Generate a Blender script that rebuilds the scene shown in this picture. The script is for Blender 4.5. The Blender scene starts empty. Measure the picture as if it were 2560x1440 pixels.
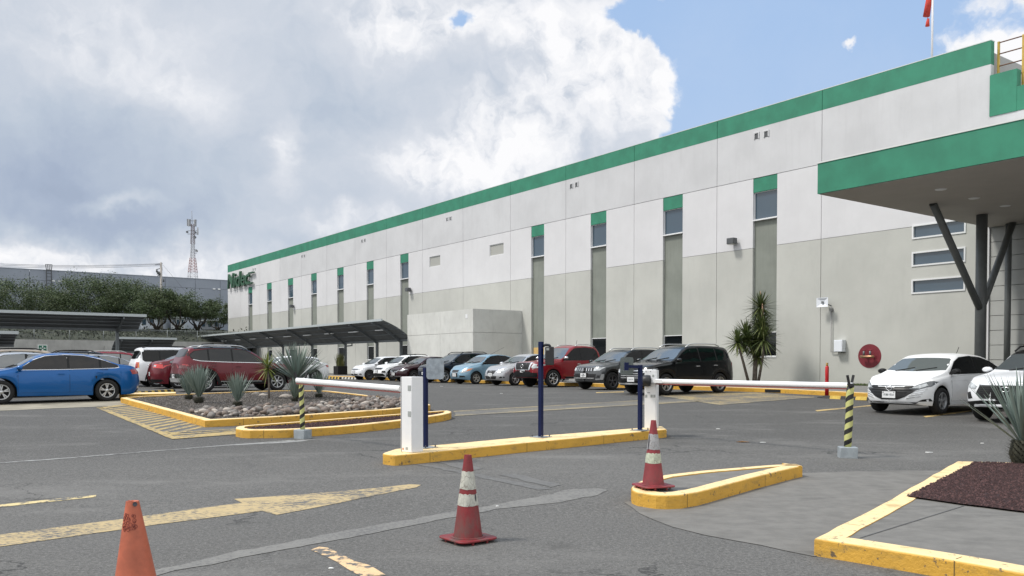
import bpy, bmesh, math, random
from mathutils import Vector, Matrix, noise
from mathutils.bvhtree import BVHTree
R = math.radians
sc = bpy.context.scene
COL = sc.collection
# ------------------------------------------------------------------ camera
F = 2130.0; CX = 1280.0; CY = 960.0; HOR = 909.0; HC = 1.47
PITCH = math.atan((CY - HOR) / F)
cd = bpy.data.cameras.new('camera'); cam = bpy.data.objects.new('camera', cd); COL.objects.link(cam)
cd.sensor_width = 36.0; cd.lens = 36.0 * F / 2560.0; cd.shift_y = (CY - 720.0) / 2560.0
cd.clip_start = 0.1; cd.clip_end = 9000.0
cam.location = (0, 0, HC); cam.rotation_euler = (math.pi / 2 - PITCH, 0, 0)
sc.camera = cam
# ------------------------------------------------------------------ light
sc.view_settings.view_transform = 'Standard'; sc.view_settings.look = 'None'
sc.view_settings.exposure = 0.30; sc.view_settings.gamma = 1.0
SUN_AZ = R(-98)      # from +Y, positive to the right
SUN_EL = R(56)
sl = bpy.data.lights.new('sun', 'SUN'); sl.energy = 2.5; sl.angle = R(10); sl.color = (1.0, 0.955, 0.89)
so = bpy.data.objects.new('sun', sl); COL.objects.link(so)
sdir = Vector((math.sin(SUN_AZ) * math.cos(SUN_EL), math.cos(SUN_AZ) * math.cos(SUN_EL), math.sin(SUN_EL)))
so.rotation_euler = (-sdir).to_track_quat('-Z', 'Y').to_euler(); so.location = sdir * 100
try:
    sc.cycles.max_bounces = 6; sc.cycles.diffuse_bounces = 3; sc.cycles.glossy_bounces = 3
    sc.cycles.transmission_bounces = 4; sc.cycles.caustics_reflective = False; sc.cycles.caustics_refractive = False
    sc.cycles.use_denoising = True
except Exception: pass

def pxdir(x, y):
    a = (x - CX) / F; b = (CY - y) / F
    c, s = math.cos(PITCH), math.sin(PITCH)
    return Vector((a, c + b * s, -s + b * c)).normalized()
# ------------------------------------------------------------------ world: sky texture and procedural clouds, laid out by compass direction
w = bpy.data.worlds.new('World'); sc.world = w; w.use_nodes = True
wn = w.node_tree; wn.nodes.clear()
def N(t, nt=wn, **k):
    n = nt.nodes.new(t)
    for a, b in k.items(): setattr(n, a, b)
    return n
def M(op, a, b=None, c=None, nt=wn, clamp=False):
    n = nt.nodes.new('ShaderNodeMath'); n.operation = op; n.use_clamp = clamp
    for i, v in enumerate((a, b, c)):
        if v is None: continue
        if isinstance(v, (int, float)): n.inputs[i].default_value = v
        else: nt.links.new(v, n.inputs[i])
    return n.outputs[0]
def VM(op, a, b=None, nt=wn, out=0):
    n = nt.nodes.new('ShaderNodeVectorMath'); n.operation = op
    for i, v in enumerate((a, b)):
        if v is None: continue
        if isinstance(v, (tuple, list)): n.inputs[i].default_value = v
        elif isinstance(v, (int, float)): n.inputs[3].default_value = v
        else: nt.links.new(v, n.inputs[i])
    return n.outputs[out]
def noi(vec, scale, detail=6, rough=.55, dist=0.0, nt=wn, off=(0, 0, 0), color=False):
    if off != (0, 0, 0): vec = VM('ADD', vec, off, nt=nt)
    n = nt.nodes.new('ShaderNodeTexNoise'); n.inputs['Scale'].default_value = scale; n.inputs['Detail'].default_value = detail
    n.inputs['Roughness'].default_value = rough; n.inputs['Distortion'].default_value = dist
    nt.links.new(vec, n.inputs['Vector'])
    return n.outputs['Color' if color else 'Fac']
def smooth(v, lo, hi, nt=wn, a=0.0, b=1.0):
    n = nt.nodes.new('ShaderNodeMapRange'); n.interpolation_type = 'SMOOTHSTEP'
    for i, q in ((1, lo), (2, hi), (3, a), (4, b)): n.inputs[i].default_value = q
    nt.links.new(v, n.inputs[0]); return n.outputs[0]
def mixc(f, a, b, nt=wn, blend='MIX'):
    n = nt.nodes.new('ShaderNodeMix'); n.data_type = 'RGBA'; n.blend_type = blend
    for k, v in ((0, f), (6, a), (7, b)):
        if isinstance(v, (int, float)): n.inputs[k].default_value = v
        elif isinstance(v, (tuple, list)): n.inputs[k].default_value = tuple(v)[:3] + (1,)
        else: nt.links.new(v, n.inputs[k])
    return n.outputs[2]
def srgb(r, g, b):
    f = lambda c: (c / 255 / 12.92) if c / 255 <= .04045 else ((c / 255 + .055) / 1.055) ** 2.4
    return (f(r), f(g), f(b))
def build_sky():
    tc = N('ShaderNodeTexCoord'); d = VM('NORMALIZE', tc.outputs['Generated'])
    sp = N('ShaderNodeSeparateXYZ'); wn.links.new(d, sp.inputs[0])
    az = M('ARCTAN2', sp.outputs[0], sp.outputs[1]); el = M('ARCSINE', sp.outputs[2])
    cb = N('ShaderNodeCombineXYZ'); wn.links.new(az, cb.inputs[0]); wn.links.new(el, cb.inputs[1]); P0 = cb.outputs[0]
    wr = noi(P0, 7, 5, .6, color=True); wr = VM('SUBTRACT', wr, (.5, .5, .5))
    wr2 = noi(P0, 30, 4, .6, off=(3, 1, 0), color=True); wr2 = VM('SUBTRACT', wr2, (.5, .5, .5))
    P = VM('ADD', P0, VM('MULTIPLY', wr, (.10, .10, 0))); P = VM('ADD', P, VM('MULTIPLY', wr2, (.028, .028, 0)))
    def ae(x, y):
        v = pxdir(x, y); return math.atan2(v.x, v.y), math.asin(v.z)
    def blobs(lst, vec):
        tot = None
        for (x, y, rx, ry, amp) in lst:
            a, e = ae(x, y)
            v = VM('SUBTRACT', vec, (a, e, 0)); v = VM('MULTIPLY', v, (F / rx, F / ry, 0))
            q = VM('DOT_PRODUCT', v, v, out=1)
            g = M('MULTIPLY', M('EXPONENT', M('MULTIPLY', q, -1.0)), amp)
            tot = g if tot is None else M('ADD', tot, g)
        return tot
    # where the cloud is
    cov = blobs([(500, 250, 900, 900, 1.3), (1150, 250, 420, 420, .9), (1370, 190, 240, 150, .75), (1555, 195, 130, 75, .70), (1430, 350, 150, 130, .3), (1250, 0, 120, 90, .1), (1640, 60, 190, 60, -.55), (1720, 330, 120, 150, -.5), (1830, 160, 80, 200, -.4),
                 (1155, 66, 75, 60, -1.55), (1165, 345, 45, 24, -1.45), (1290, 440, 300, 160, .5), (-900, 500, 900, 700, 1.0), (1560, 20, 160, 40, -.35),
                 (2520, 130, 150, 60, .62), (2530, 15, 130, 30, .42), (2110, 127, 26, 12, .50), (2700, 300, 200, 120, .6), (3400, 600, 500, 300, .5)], P)
    rest = M('MULTIPLY', smooth(M('ABSOLUTE', az), .75, 1.2), M('MULTIPLY', noi(P, 2.5, 6), 1.35))
    cov = M('ADD', cov, rest)
    f1 = noi(P, 11, 9, .62, off=(5, 2, 1)); f2 = noi(P, 45, 6, .6, off=(2, 5, 1)); bil = M('SUBTRACT', 1.0, M('ABSOLUTE', M('SUBTRACT', M('MULTIPLY', noi(P, 20, 3, .5, off=(6, 6, 1)), 2.0), 1.0)))
    cov2 = M('ADD', M('ADD', cov, M('MULTIPLY', M('SUBTRACT', f1, .5), .60)), M('MULTIPLY', M('SUBTRACT', f2, .5), .48))
    mask = smooth(cov2, .32, .60)
    rim = smooth(cov2, .44, 1.05, a=1.0, b=0.0)
    # how bright
    br = blobs([(1540, 180, 190, 110, .33), (1330, 50, 190, 70, .22), (1010, 60, 160, 110, .24), (1250, 330, 170, 120, .22), (1080, 420, 170, 60, .26), (1300, 430, 220, 80, .15), (150, 100, 330, 120, .09),
                (470, 230, 150, 60, .10), (330, 30, 260, 60, .04), (720, 380, 30, 70, .20), (310, 505, 80, 22, .22), (120, 645, 520, 55, .28), (850, 560, 200, 30, .18), (700, 480, 70, 40, .08),
                (140, 420, 300, 120, -.20), (250, 280, 180, 60, -.10), (820, 260, 160, 140, -.12), (380, 560, 360, 60, -.12), (620, 420, 90, 60, -.08), (1080, 180, 150, 60, -.06), (640, 120, 140, 90, -.05),
                (1640, 250, 90, 70, .1), (2520, 110, 160, 90, .35), (2110, 127, 60, 30, .2)], P)
    big = M('MULTIPLY', M('SUBTRACT', noi(P, 5, 5, .55, off=(1, 7, 2)), .5), .34)
    vo = N('ShaderNodeTexVoronoi', feature='SMOOTH_F1'); vo.inputs['Scale'].default_value = 15; vo.inputs['Smoothness'].default_value = .55
    wn.links.new(VM('ADD', P, VM('MULTIPLY', wr2, (.05, .05, 0))), vo.inputs['Vector'])
    vo2 = N('ShaderNodeTexVoronoi', feature='SMOOTH_F1'); vo2.inputs['Scale'].default_value = 42; vo2.inputs['Smoothness'].default_value = .5
    wn.links.new(P, vo2.inputs['Vector'])
    fine = M('MULTIPLY', M('SUBTRACT', noi(P, 34, 8, .62, off=(9, 7, 2)), .5), 1.05)
    puff = M('ADD', M('MULTIPLY', M('SUBTRACT', .45, vo.outputs['Distance']), .30), M('MULTIPLY', M('SUBTRACT', .4, vo2.outputs['Distance']), .16))
    # puffy detail only where cloud is bright; the flat grey deck on the left is soft
    puffw = smooth(br, .02, .32, a=.12, b=.85)
    bill = M('MULTIPLY', M('SUBTRACT', bil, .80), .55)
    val = M('ADD', M('ADD', M('ADD', br, .635), big), M('MULTIPLY', M('ADD', M('ADD', puff, fine), bill), puffw)); val = M('ADD', val, M('MULTIPLY', rim, .14))
    cr = N('ShaderNodeValToRGB'); wn.links.new(val, cr.inputs[0])
    els = cr.color_ramp.elements
    els[0].position = .22; els[0].color = srgb(150, 164, 186) + (1,)
    els[1].position = 1.0; els[1].color = srgb(250, 250, 252) + (1,)
    for p, c in ((.40, (168, 181, 202)), (.55, (188, 199, 214)), (.70, (210, 216, 226)), (.84, (236, 238, 243))):
        e = els.new(p); e.color = srgb(*c) + (1,)
    sky = N('ShaderNodeTexSky', sky_type='NISHITA'); sky.sun_disc = False; sky.sun_elevation = SUN_EL; sky.sun_rotation = SUN_AZ
    sky.air_density = 1.0; sky.dust_density = 1.2; sky.ozone_density = 1.5
    skc = VM('MULTIPLY', sky.outputs[0], (SKYK[0], SKYK[1], SKYK[2]))
    blue = mixc(.80, skc, srgb(172, 204, 246))
    # paler towards the horizon
    blue = mixc(smooth(el, .02, .46, a=.5, b=0.05), blue, srgb(200, 214, 232))
    thin = M('MULTIPLY', smooth(noi(P, 4, 7, .6, off=(2, 2, 8)), .45, .8), .18)
    blue = mixc(thin, blue, srgb(215, 226, 242))
    col = mixc(mask, blue, cr.outputs[0])
    bg = N('ShaderNodeBackground'); bg.inputs[1].default_value = 1.0
    # unseen sky overhead and behind is brightened and warmed as added fill light
    near = M('ADD', .83, M('MULTIPLY', M('MAXIMUM', smooth(M('ABSOLUTE', az), .9, 1.7), smooth(el, .55, 1.0)), .62))
    cn = N('ShaderNodeCombineXYZ'); wt = smooth(near, .9, 1.7)
    for i, k in enumerate((1.0, .955, .86)): wn.links.new(M('MULTIPLY', near, M('ADD', 1.0, M('MULTIPLY', wt, k - 1.0))), cn.inputs[i])
    col = VM('MULTIPLY', col, cn.outputs[0])
    col = VM('MULTIPLY', col, (1 / SKYS, 1 / SKYS, 1 / SKYS)); bg.inputs[1].default_value = SKYS
    wn.links.new(col, bg.inputs[0]); o = N('ShaderNodeOutputWorld'); wn.links.new(bg.outputs[0], o.inputs[0])
SKYS = 0.15
SKYK = (.10, .10, .10)
build_sky()
# ------------------------------------------------------------------ placing: the lot rises gently away from the camera
def g(Y):
    if Y <= 8: return 0.0
    if Y >= 30: return .45
    return .45 * (Y - 8) / 22
def P(x, y, h=0.0):
    """point of the lot (raised by h) that the pixel x, y of the photograph shows"""
    d = pxdir(x, y); o = Vector((0, 0, HC)); t = 5.0
    lo, hi = .5, 4000.
    for _ in range(60):
        t = (lo + hi) / 2; p = o + d * t
        if p.z > g(p.y) + h: lo = t
        else: hi = t
    return o + d * t
def PY(x, y, Y):
    d = pxdir(x, y); return Vector((0, 0, HC)) + d * (Y / d.y)
_v = pxdir(-262, HOR); U = Vector((_v.x, _v.y, 0)).normalized(); NN = Vector((-U.y, U.x, 0))   # U along the facade away, NN out of it
if NN.x > 0: NN = -NN
HEAD = math.atan2(NN.y, NN.x)
O = Vector((40.0, 0, 0))
def FW(s, off, z): return O + U * s + NN * off + Vector((0, 0, z))
def fs(x, off=0.0):
    """distance along the facade seen at pixel column x"""
    d = pxdir(x, HOR); o = O + NN * off
    # d*t = o + U*s
    det = d.x * (-U.y) + U.x * d.y
    t = (o.x * (-U.y) + U.x * o.y) / det
    p = d * t
    return (Vector((p.x, p.y, 0)) - o).dot(U), p.y
def fz(x, y, off=0.0):
    s, Y = fs(x, off); return HC + (HOR - y) * Y / F
# ------------------------------------------------------------------ objects
def tag(o, label=None, cat=None, group=None, kind=None):
    if label: o['label'] = label
    if cat: o['category'] = cat
    if group: o['group'] = group
    if kind: o['kind'] = kind
    return o
def thing(name, label, cat, loc=(0, 0, 0), group=None):
    o = bpy.data.objects.new(name, None); COL.objects.link(o); o.location = loc; o.empty_display_size = .2
    return tag(o, label, cat, group)
def wloc(o):
    v = Vector((0, 0, 0))
    while o is not None: v = v + o.location; o = o.parent
    return v
class MB:
    def __init__(s): s.v = []; s.f = []; s.m = []; s.sm = []
    def add(s, vs, fs_, m=0, smooth=False):
        b = len(s.v); s.v += [Vector(p) for p in vs]
        for f in fs_: s.f.append(tuple(b + i for i in f)); s.m.append(m); s.sm.append(smooth)
        return s
    def box(s, a, b, fr=None, m=0):
        vs = [Vector((x, y, z)) for z in (a[2], b[2]) for y in (a[1], b[1]) for x in (a[0], b[0])]
        if fr: vs = [fr(*p) for p in vs]
        return s.add(vs, [(0, 2, 3, 1), (4, 5, 7, 6), (0, 1, 5, 4), (2, 6, 7, 3), (0, 4, 6, 2), (1, 3, 7, 5)], m)
    def bar(s, p, q, wd, ht=None, m=0, up=Vector((0, 0, 1))):
        p = Vector(p); q = Vector(q); ht = ht or wd; d = (q - p).normalized()
        if abs(d.dot(up)) > .98: up = Vector((0, 1, 0))
        x = d.cross(up).normalized() * wd / 2; y = x.cross(d).normalized() * ht / 2
        return s.add([p - x - y, p + x - y, p + x + y, p - x + y, q - x - y, q + x - y, q + x + y, q - x + y],
                     [(0, 3, 2, 1), (4, 5, 6, 7), (0, 1, 5, 4), (1, 2, 6, 5), (2, 3, 7, 6), (3, 0, 4, 7)], m)
    def tube(s, pts, rad, n=8, m=0, caps=True, smooth=True):
        pts = [Vector(p) for p in pts]; rads = rad if isinstance(rad, (list, tuple)) else [rad] * len(pts)
        vs = []; up = None
        for i, p in enumerate(pts):
            d = (pts[min(i + 1, len(pts) - 1)] - pts[max(i - 1, 0)]).normalized()
            if up is None: up = Vector((0, 0, 1)) if abs(d.z) < .9 else Vector((1, 0, 0))
            x = d.cross(up).normalized(); y = x.cross(d).normalized(); up = y if abs(d.dot(y)) < .5 else up
            for k in range(n):
                a = 2 * math.pi * k / n; vs.append(p + (x * math.cos(a) + y * math.sin(a)) * rads[i])
        fc = []
        for i in range(len(pts) - 1):
            for k in range(n): fc.append((i * n + k, i * n + (k + 1) % n, (i + 1) * n + (k + 1) % n, (i + 1) * n + k))
        s.add(vs, fc, m, smooth)
        if caps:
            b = len(s.v) - len(vs)
            s.f.append(tuple(b + k for k in range(n))[::-1]); s.m.append(m); s.sm.append(False)
            s.f.append(tuple(b + (len(pts) - 1) * n + k for k in range(n))); s.m.append(m); s.sm.append(False)
        return s
    def lathe(s, prof, c=(0, 0, 0), ax='z', n=24, m=0, smooth=True, close=False):
        c = Vector(c); vs = []
        for (r, h) in prof:
            for k in range(n):
                a = 2 * math.pi * k / n; x, y = r * math.cos(a), r * math.sin(a)
                vs.append(c + (Vector((x, y, h)) if ax == 'z' else Vector((x, h, y)) if ax == 'y' else Vector((h, x, y))))
        L = len(prof); fc = []
        for i in range(L if close else L - 1):
            j = (i + 1) % L
            for k in range(n): fc.append((i * n + k, i * n + (k + 1) % n, j * n + (k + 1) % n, j * n + k))
        s.add(vs, fc, m, smooth); return s
    def prism(s, poly, h0, h1, fr=None, m=0, m_side=None):
        """poly of 3D-free 2D points, extruded from h0 to h1"""
        n = len(poly); vs = [Vector((p[0], p[1], h0)) for p in poly] + [Vector((p[0], p[1], h1)) for p in poly]
        if fr: vs = [fr(*p) for p in vs]
        b = len(s.v); s.v += vs
        s.f.append(tuple(b + i for i in range(n))[::-1]); s.m.append(m); s.sm.append(False)
        s.f.append(tuple(b + n + i for i in range(n))); s.m.append(m); s.sm.append(False)
        for i in range(n):
            j = (i + 1) % n; s.f.append((b + i, b + j, b + n + j, b + n + i)); s.m.append(m if m_side is None else m_side); s.sm.append(False)
        return s
    def build(s, name, mats, parent=None, origin=None, bevel=0, seg=2, normals=True, merge=False):
        me = bpy.data.meshes.new(name)
        org = wloc(parent) if parent is not None else Vector(origin) if origin is not None else Vector((0, 0, 0))
        me.from_pydata([tuple(p - org) for p in s.v], [], s.f)
        if not isinstance(mats, (list, tuple)): mats = [mats]
        for q in mats: me.materials.append(q)
        for p, i, k in zip(me.polygons, s.m, s.sm): p.material_index = i; p.use_smooth = k
        if normals or merge:
            bm = bmesh.new(); bm.from_mesh(me)
            if merge: bmesh.ops.remove_doubles(bm, verts=bm.verts, dist=1e-5)
            if normals: bmesh.ops.recalc_face_normals(bm, faces=bm.faces)
            bm.to_mesh(me); bm.free()
        o = bpy.data.objects.new(name, me); COL.objects.link(o)
        if parent is not None: o.parent = parent
        elif origin is not None: o.location = origin
        if bevel:
            b = o.modifiers.new('b', 'BEVEL'); b.width = bevel; b.segments = seg; b.limit_method = 'ANGLE'; b.angle_limit = R(35)
            for p in me.polygons: p.use_smooth = True
            me.set_sharp_from_angle(angle=R(40))
        return o
# ------------------------------------------------------------------ materials
def mat(name, col, rough=.6, metal=0.0, var=0.0, vscale=3.0, bump=0.0, bscale=60.0, coat=0.0, spec=.5, col2=None, stain=0.0, sscale=(.6, .6, .15), flake=0.0, trans=None):
    m = bpy.data.materials.new(name); m.use_nodes = True; nt = m.node_tree; b = nt.nodes['Principled BSDF']
    b.inputs['Base Color'].default_value = tuple(col) + (1,); b.inputs['Roughness'].default_value = rough; b.inputs['Metallic'].default_value = metal
    b.inputs['Specular IOR Level'].default_value = spec
    if coat: b.inputs['Coat Weight'].default_value = coat; b.inputs['Coat Roughness'].default_value = .04
    if var or stain or bump or flake or col2:
        ge = nt.nodes.new('ShaderNodeNewGeometry'); pos = ge.outputs['Position']
        if flake or trans == 'obj':
            tcn = nt.nodes.new('ShaderNodeTexCoord'); pos = tcn.outputs['Object']
        cur = tuple(col)
        if var or col2:
            c2 = col2 or tuple(c * (1 - var) for c in col); c1 = tuple(min(1, c * (1 + var * .5)) for c in col) if not col2 else tuple(col)
            f = smooth(noi(pos, vscale, 6, .62, nt=nt), .3, .7, nt=nt)
            cur = mixc(f, c1, c2, nt=nt)
        if stain:
            v = VM('MULTIPLY', pos, sscale, nt=nt)
            f = M('MULTIPLY', smooth(noi(v, 4, 8, .65, nt=nt, off=(7, 3, 5)), .48, .75, nt=nt), stain, nt=nt)
            cur = mixc(f, cur, tuple(c * .55 for c in col), nt=nt)
        if flake:
            f = noi(pos, 900, 2, .5, nt=nt); cur = mixc(M('MULTIPLY', smooth(f, .5, .75, nt=nt), flake, nt=nt), cur, tuple(min(1, c * 2.2 + .05) for c in col), nt=nt)
        if not isinstance(cur, tuple): nt.links.new(cur, b.inputs['Base Color'])
        if bump:
            bn = nt.nodes.new('ShaderNodeBump'); bn.inputs['Strength'].default_value = bump; bn.inputs['Distance'].default_value = .01
            nt.links.new(noi(pos, bscale, 5, .6, nt=nt), bn.inputs['Height']); nt.links.new(bn.outputs[0], b.inputs['Normal'])
    return m
# ------------------------------------------------------------------ ground materials
def m_asphalt(name='asphalt', base=(.100, .097, .0915)):
    m = bpy.data.materials.new(name); m.use_nodes = True; nt = m.node_tree; b = nt.nodes['Principled BSDF']
    ge = nt.nodes.new('ShaderNodeNewGeometry'); p = ge.outputs['Position']
    b.inputs['Roughness'].default_value = .85; b.inputs['Specular IOR Level'].default_value = .35
    big = smooth(noi(p, .13, 5, .6, nt=nt), .32, .68, nt=nt)
    cur = mixc(big, tuple(c * .84 for c in base), tuple(c * 1.10 for c in base), nt=nt)
    sxy = nt.nodes.new('ShaderNodeSeparateXYZ'); nt.links.new(p, sxy.inputs[0])      # the inner lot was laid later and is darker than the driveway
    yy = M('ADD', M('ADD', sxy.outputs[1], M('MULTIPLY', sxy.outputs[0], -.16, nt=nt), nt=nt), M('MULTIPLY', noi(p, .5, 4, .6, nt=nt, off=(1, 4, 2)), 3.0, nt=nt), nt=nt)
    cur = mixc(smooth(yy, 13.5, 17.0, nt=nt), cur, mixc(.88, cur, tuple(c * .50 for c in base), nt=nt), nt=nt)
    v = VM('MULTIPLY', p, (.35, 2.2, 1), nt=nt)
    tr = M('MULTIPLY', smooth(noi(v, .9, 5, .6, nt=nt, off=(3, 9, 1)), .5, .8, nt=nt), .30, nt=nt)
    cur = mixc(tr, cur, tuple(c * 1.45 for c in base), nt=nt)
    med = M('MULTIPLY', smooth(noi(p, 5, 6, .7, nt=nt, off=(1, 1, 6)), .5, .8, nt=nt), .35, nt=nt)
    cur = mixc(med, cur, tuple(c * .72 for c in base), nt=nt)
    sp = smooth(noi(p, 95, 3, .7, nt=nt), .38, .66, nt=nt)
    cur = mixc(M('MULTIPLY', sp, .55, nt=nt), cur, mixc(.5, cur, tuple(c * 3.4 for c in base), nt=nt), nt=nt)
    sp3 = smooth(noi(p, 26, 4, .75, nt=nt, off=(2, 8, 8)), .42, .62, nt=nt)
    cur = mixc(M('MULTIPLY', sp3, .62, nt=nt), cur, mixc(.5, cur, (.0, .0, .0), nt=nt), nt=nt)
    sp2 = smooth(noi(p, 42, 3, .7, nt=nt, off=(8, 8, 8)), .56, .70, nt=nt)
    cur = mixc(M('MULTIPLY', sp2, .75, nt=nt), cur, tuple(c * .30 for c in base), nt=nt)
    sp4 = smooth(noi(p, 38, 2, .6, nt=nt, off=(5, 8, 1)), .55, .68, nt=nt)
    cur = mixc(M('MULTIPLY', sp4, .55, nt=nt), cur, tuple(c * 2.2 for c in base), nt=nt)
    oil = M('MULTIPLY', smooth(noi(p, .9, 5, .7, nt=nt, off=(31, 8, 1)), .60, .74, nt=nt), .45, nt=nt)
    cur = mixc(oil, cur, tuple(c * .45 for c in base), nt=nt)
    du = M('MULTIPLY', smooth(noi(VM('MULTIPLY', p, (.6, 1.5, 1), nt=nt), .55, 7, .68, nt=nt, off=(13, 38, 1)), .52, .72, nt=nt), .42, nt=nt)
    cur = mixc(du, cur, tuple(c * 2.0 for c in base), nt=nt)
    # cracks, only here and there
    vo = nt.nodes.new('ShaderNodeTexVoronoi'); vo.feature = 'DISTANCE_TO_EDGE'; vo.inputs['Scale'].default_value = .28
    wv = VM('MULTIPLY', VM('SUBTRACT', noi(p, .8, 6, .65, nt=nt, color=True), (.5, .5, .5), nt=nt), (2.6, 2.6, 0), nt=nt)
    nt.links.new(VM('ADD', p, wv, nt=nt), vo.inputs['Vector'])
    ck = M('MULTIPLY', smooth(vo.outputs['Distance'], .002, .010, nt=nt, a=1.0, b=0.0), smooth(noi(p, .35, 3, .5, nt=nt, off=(4, 4, 4)), .50, .60, nt=nt), nt=nt)
    cur = mixc(M('MULTIPLY', ck, .7, nt=nt), cur, (.02, .02, .02), nt=nt)
    nt.links.new(cur, b.inputs['Base Color'])
    bn = nt.nodes.new('ShaderNodeBump'); bn.inputs['Strength'].default_value = .45; bn.inputs['Distance'].default_value = .006
    nt.links.new(noi(p, 80, 4, .7, nt=nt), bn.inputs['Height']); nt.links.new(bn.outputs[0], b.inputs['Normal'])
    return m
def m_worn(name, paint, keep=.5, under=(.085, .083, .080), sc=(1.0, 1.0, 1.0), soft=.05, scale=22):
    """road paint rubbed away in flecks"""
    m = bpy.data.materials.new(name); m.use_nodes = True; nt = m.node_tree; b = nt.nodes['Principled BSDF']
    ge = nt.nodes.new('ShaderNodeNewGeometry'); p = VM('MULTIPLY', ge.outputs['Position'], sc, nt=nt)
    b.inputs['Roughness'].default_value = .75
    f = noi(p, scale, 6, .7, nt=nt); f2 = noi(p, 1.3, 4, .6, nt=nt, off=(3, 3, 3))
    v = M('ADD', f, M('MULTIPLY', M('SUBTRACT', f2, .5, nt=nt), .5, nt=nt), nt=nt)
    k = smooth(v, keep - soft, keep + soft, nt=nt)
    pc = mixc(noi(p, 7, 5, .6, nt=nt), tuple(c * .82 for c in paint), tuple(min(1, c * 1.12) for c in paint), nt=nt)
    un = mixc(smooth(noi(ge.outputs['Position'], 95, 3, .7, nt=nt), .38, .66, nt=nt), under, tuple(c * 1.5 for c in under), nt=nt)
    nt.links.new(mixc(k, pc, un, nt=nt), b.inputs['Base Color'])
    return m
def m_kerb(name='kerb_paint', col=(.64, .36, .05)):
    m = bpy.data.materials.new(name); m.use_nodes = True; nt = m.node_tree; b = nt.nodes['Principled BSDF']
    ge = nt.nodes.new('ShaderNodeNewGeometry'); p = ge.outputs['Position']; b.inputs['Roughness'].default_value = .6
    cur = mixc(smooth(noi(p, 2.5, 6, .65, nt=nt), .3, .7, nt=nt), tuple(c * .88 for c in col), col, nt=nt)
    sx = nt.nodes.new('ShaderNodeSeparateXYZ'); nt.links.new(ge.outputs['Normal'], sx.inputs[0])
    pale_top = M('MULTIPLY', smooth(sx.outputs[2], .5, .95, nt=nt), .80, nt=nt)      # upward faces of the kerb are mixed towards a paler peach
    cur = mixc(pale_top, cur, (.90, .70, .40), nt=nt)
    st = M('MULTIPLY', smooth(noi(VM('MULTIPLY', p, (1, 1, 3), nt=nt), 3.2, 8, .7, nt=nt, off=(5, 1, 2)), .50, .72, nt=nt), .75, nt=nt)
    cur = mixc(st, cur, (.30, .20, .06), nt=nt)
    ch = smooth(M('ADD', noi(p, 14, 7, .75, nt=nt, off=(9, 1, 2)), M('MULTIPLY', noi(p, 1.1, 3, .6, nt=nt), .22, nt=nt), nt=nt), .715, .74, nt=nt)
    cur = mixc(M('MULTIPLY', ch, .9, nt=nt), cur, (.09, .075, .06), nt=nt)
    nt.links.new(cur, b.inputs['Base Color'])
    bn = nt.nodes.new('ShaderNodeBump'); bn.inputs['Strength'].default_value = .7; bn.inputs['Distance'].default_value = .012
    nt.links.new(noi(p, 25, 6, .65, nt=nt), bn.inputs['Height']); nt.links.new(bn.outputs[0], b.inputs['Normal'])
    return m
ASPH = m_asphalt()
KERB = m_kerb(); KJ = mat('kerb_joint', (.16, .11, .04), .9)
CONC = mat('concrete', (.165, .158, .145), .85, var=.16, vscale=5, bump=.4, bscale=40, stain=.65, sscale=(.5, 1.3, .8))
CONC2 = mat('pavement_concrete', (.20, .195, .185), .85, var=.2, vscale=1.5, bump=.2, stain=.4, sscale=(.8, .8, .8))
SEAL = m_worn('pale_filler', (.42, .42, .40), .62, scale=18)
GRAVEL = mat('gravel_stone', (.090, .080, .072), .95, var=.6, vscale=30, bump=1.0, bscale=38)
LAVA = mat('lava_gravel', (.045, .022, .022), .95, var=.55, vscale=40, bump=1.0, bscale=45)
DARK = mat('dark_joint', (.10, .10, .10), .9)  # plain dark grey for the walkway joint and the warehouse panel backing
STEEL = mat('painted_steel', (.16, .175, .18), .5, metal=.2, var=.15, vscale=4)
# ------------------------------------------------------------------ ground
def sheet(name, pts, h, material, kind='structure', label=None, cat=None, group=None):
    bm = bmesh.new(); vs = [bm.verts.new((p[0], p[1], 0)) for p in pts]; bm.faces.new(vs)
    bmesh.ops.triangulate(bm, faces=bm.faces)
    for yy in (8, 30):
        bmesh.ops.bisect_plane(bm, geom=bm.verts[:] + bm.edges[:] + bm.faces[:], plane_co=(0, yy, 0), plane_no=(0, 1, 0))
    cx = sum(p[0] for p in pts) / len(pts); cy = sum(p[1] for p in pts) / len(pts); oz = g(cy)
    for v in bm.verts: v.co.z = g(v.co.y) + h
    bmesh.ops.recalc_face_normals(bm, faces=bm.faces)
    if sum(f.normal.z for f in bm.faces) < 0: bmesh.ops.reverse_faces(bm, faces=bm.faces)
    for v in bm.verts: v.co -= Vector((cx, cy, oz))
    me = bpy.data.meshes.new(name); bm.to_mesh(me); bm.free(); me.materials.append(material)
    o = bpy.data.objects.new(name, me); COL.objects.link(o); o.location = (cx, cy, oz)
    return tag(o, label, cat, group, kind)
sheet('ground', [(-3000, -200), (3000, -200), (3000, 4500), (-3000, 4500)], 0, ASPH)
def px(*a): return [P(x, y) for x, y in a]
def wig(pts, step=.35, amp=.006, seed=1):
    """the outline again with points every step metres, nudged a little"""
    rnd = random.Random(seed); out = []
    for i, p in enumerate(pts):
        q = pts[(i + 1) % len(pts)]; p = Vector((p[0], p[1], 0)); q = Vector((q[0], q[1], 0)); n = max(1, int((q - p).length / step))
        for k in range(n):
            v = p.lerp(q, k / n)
            out.append(Vector((v.x + rnd.uniform(-amp, amp), v.y + rnd.uniform(-amp, amp), 0)))
    return out
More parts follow.
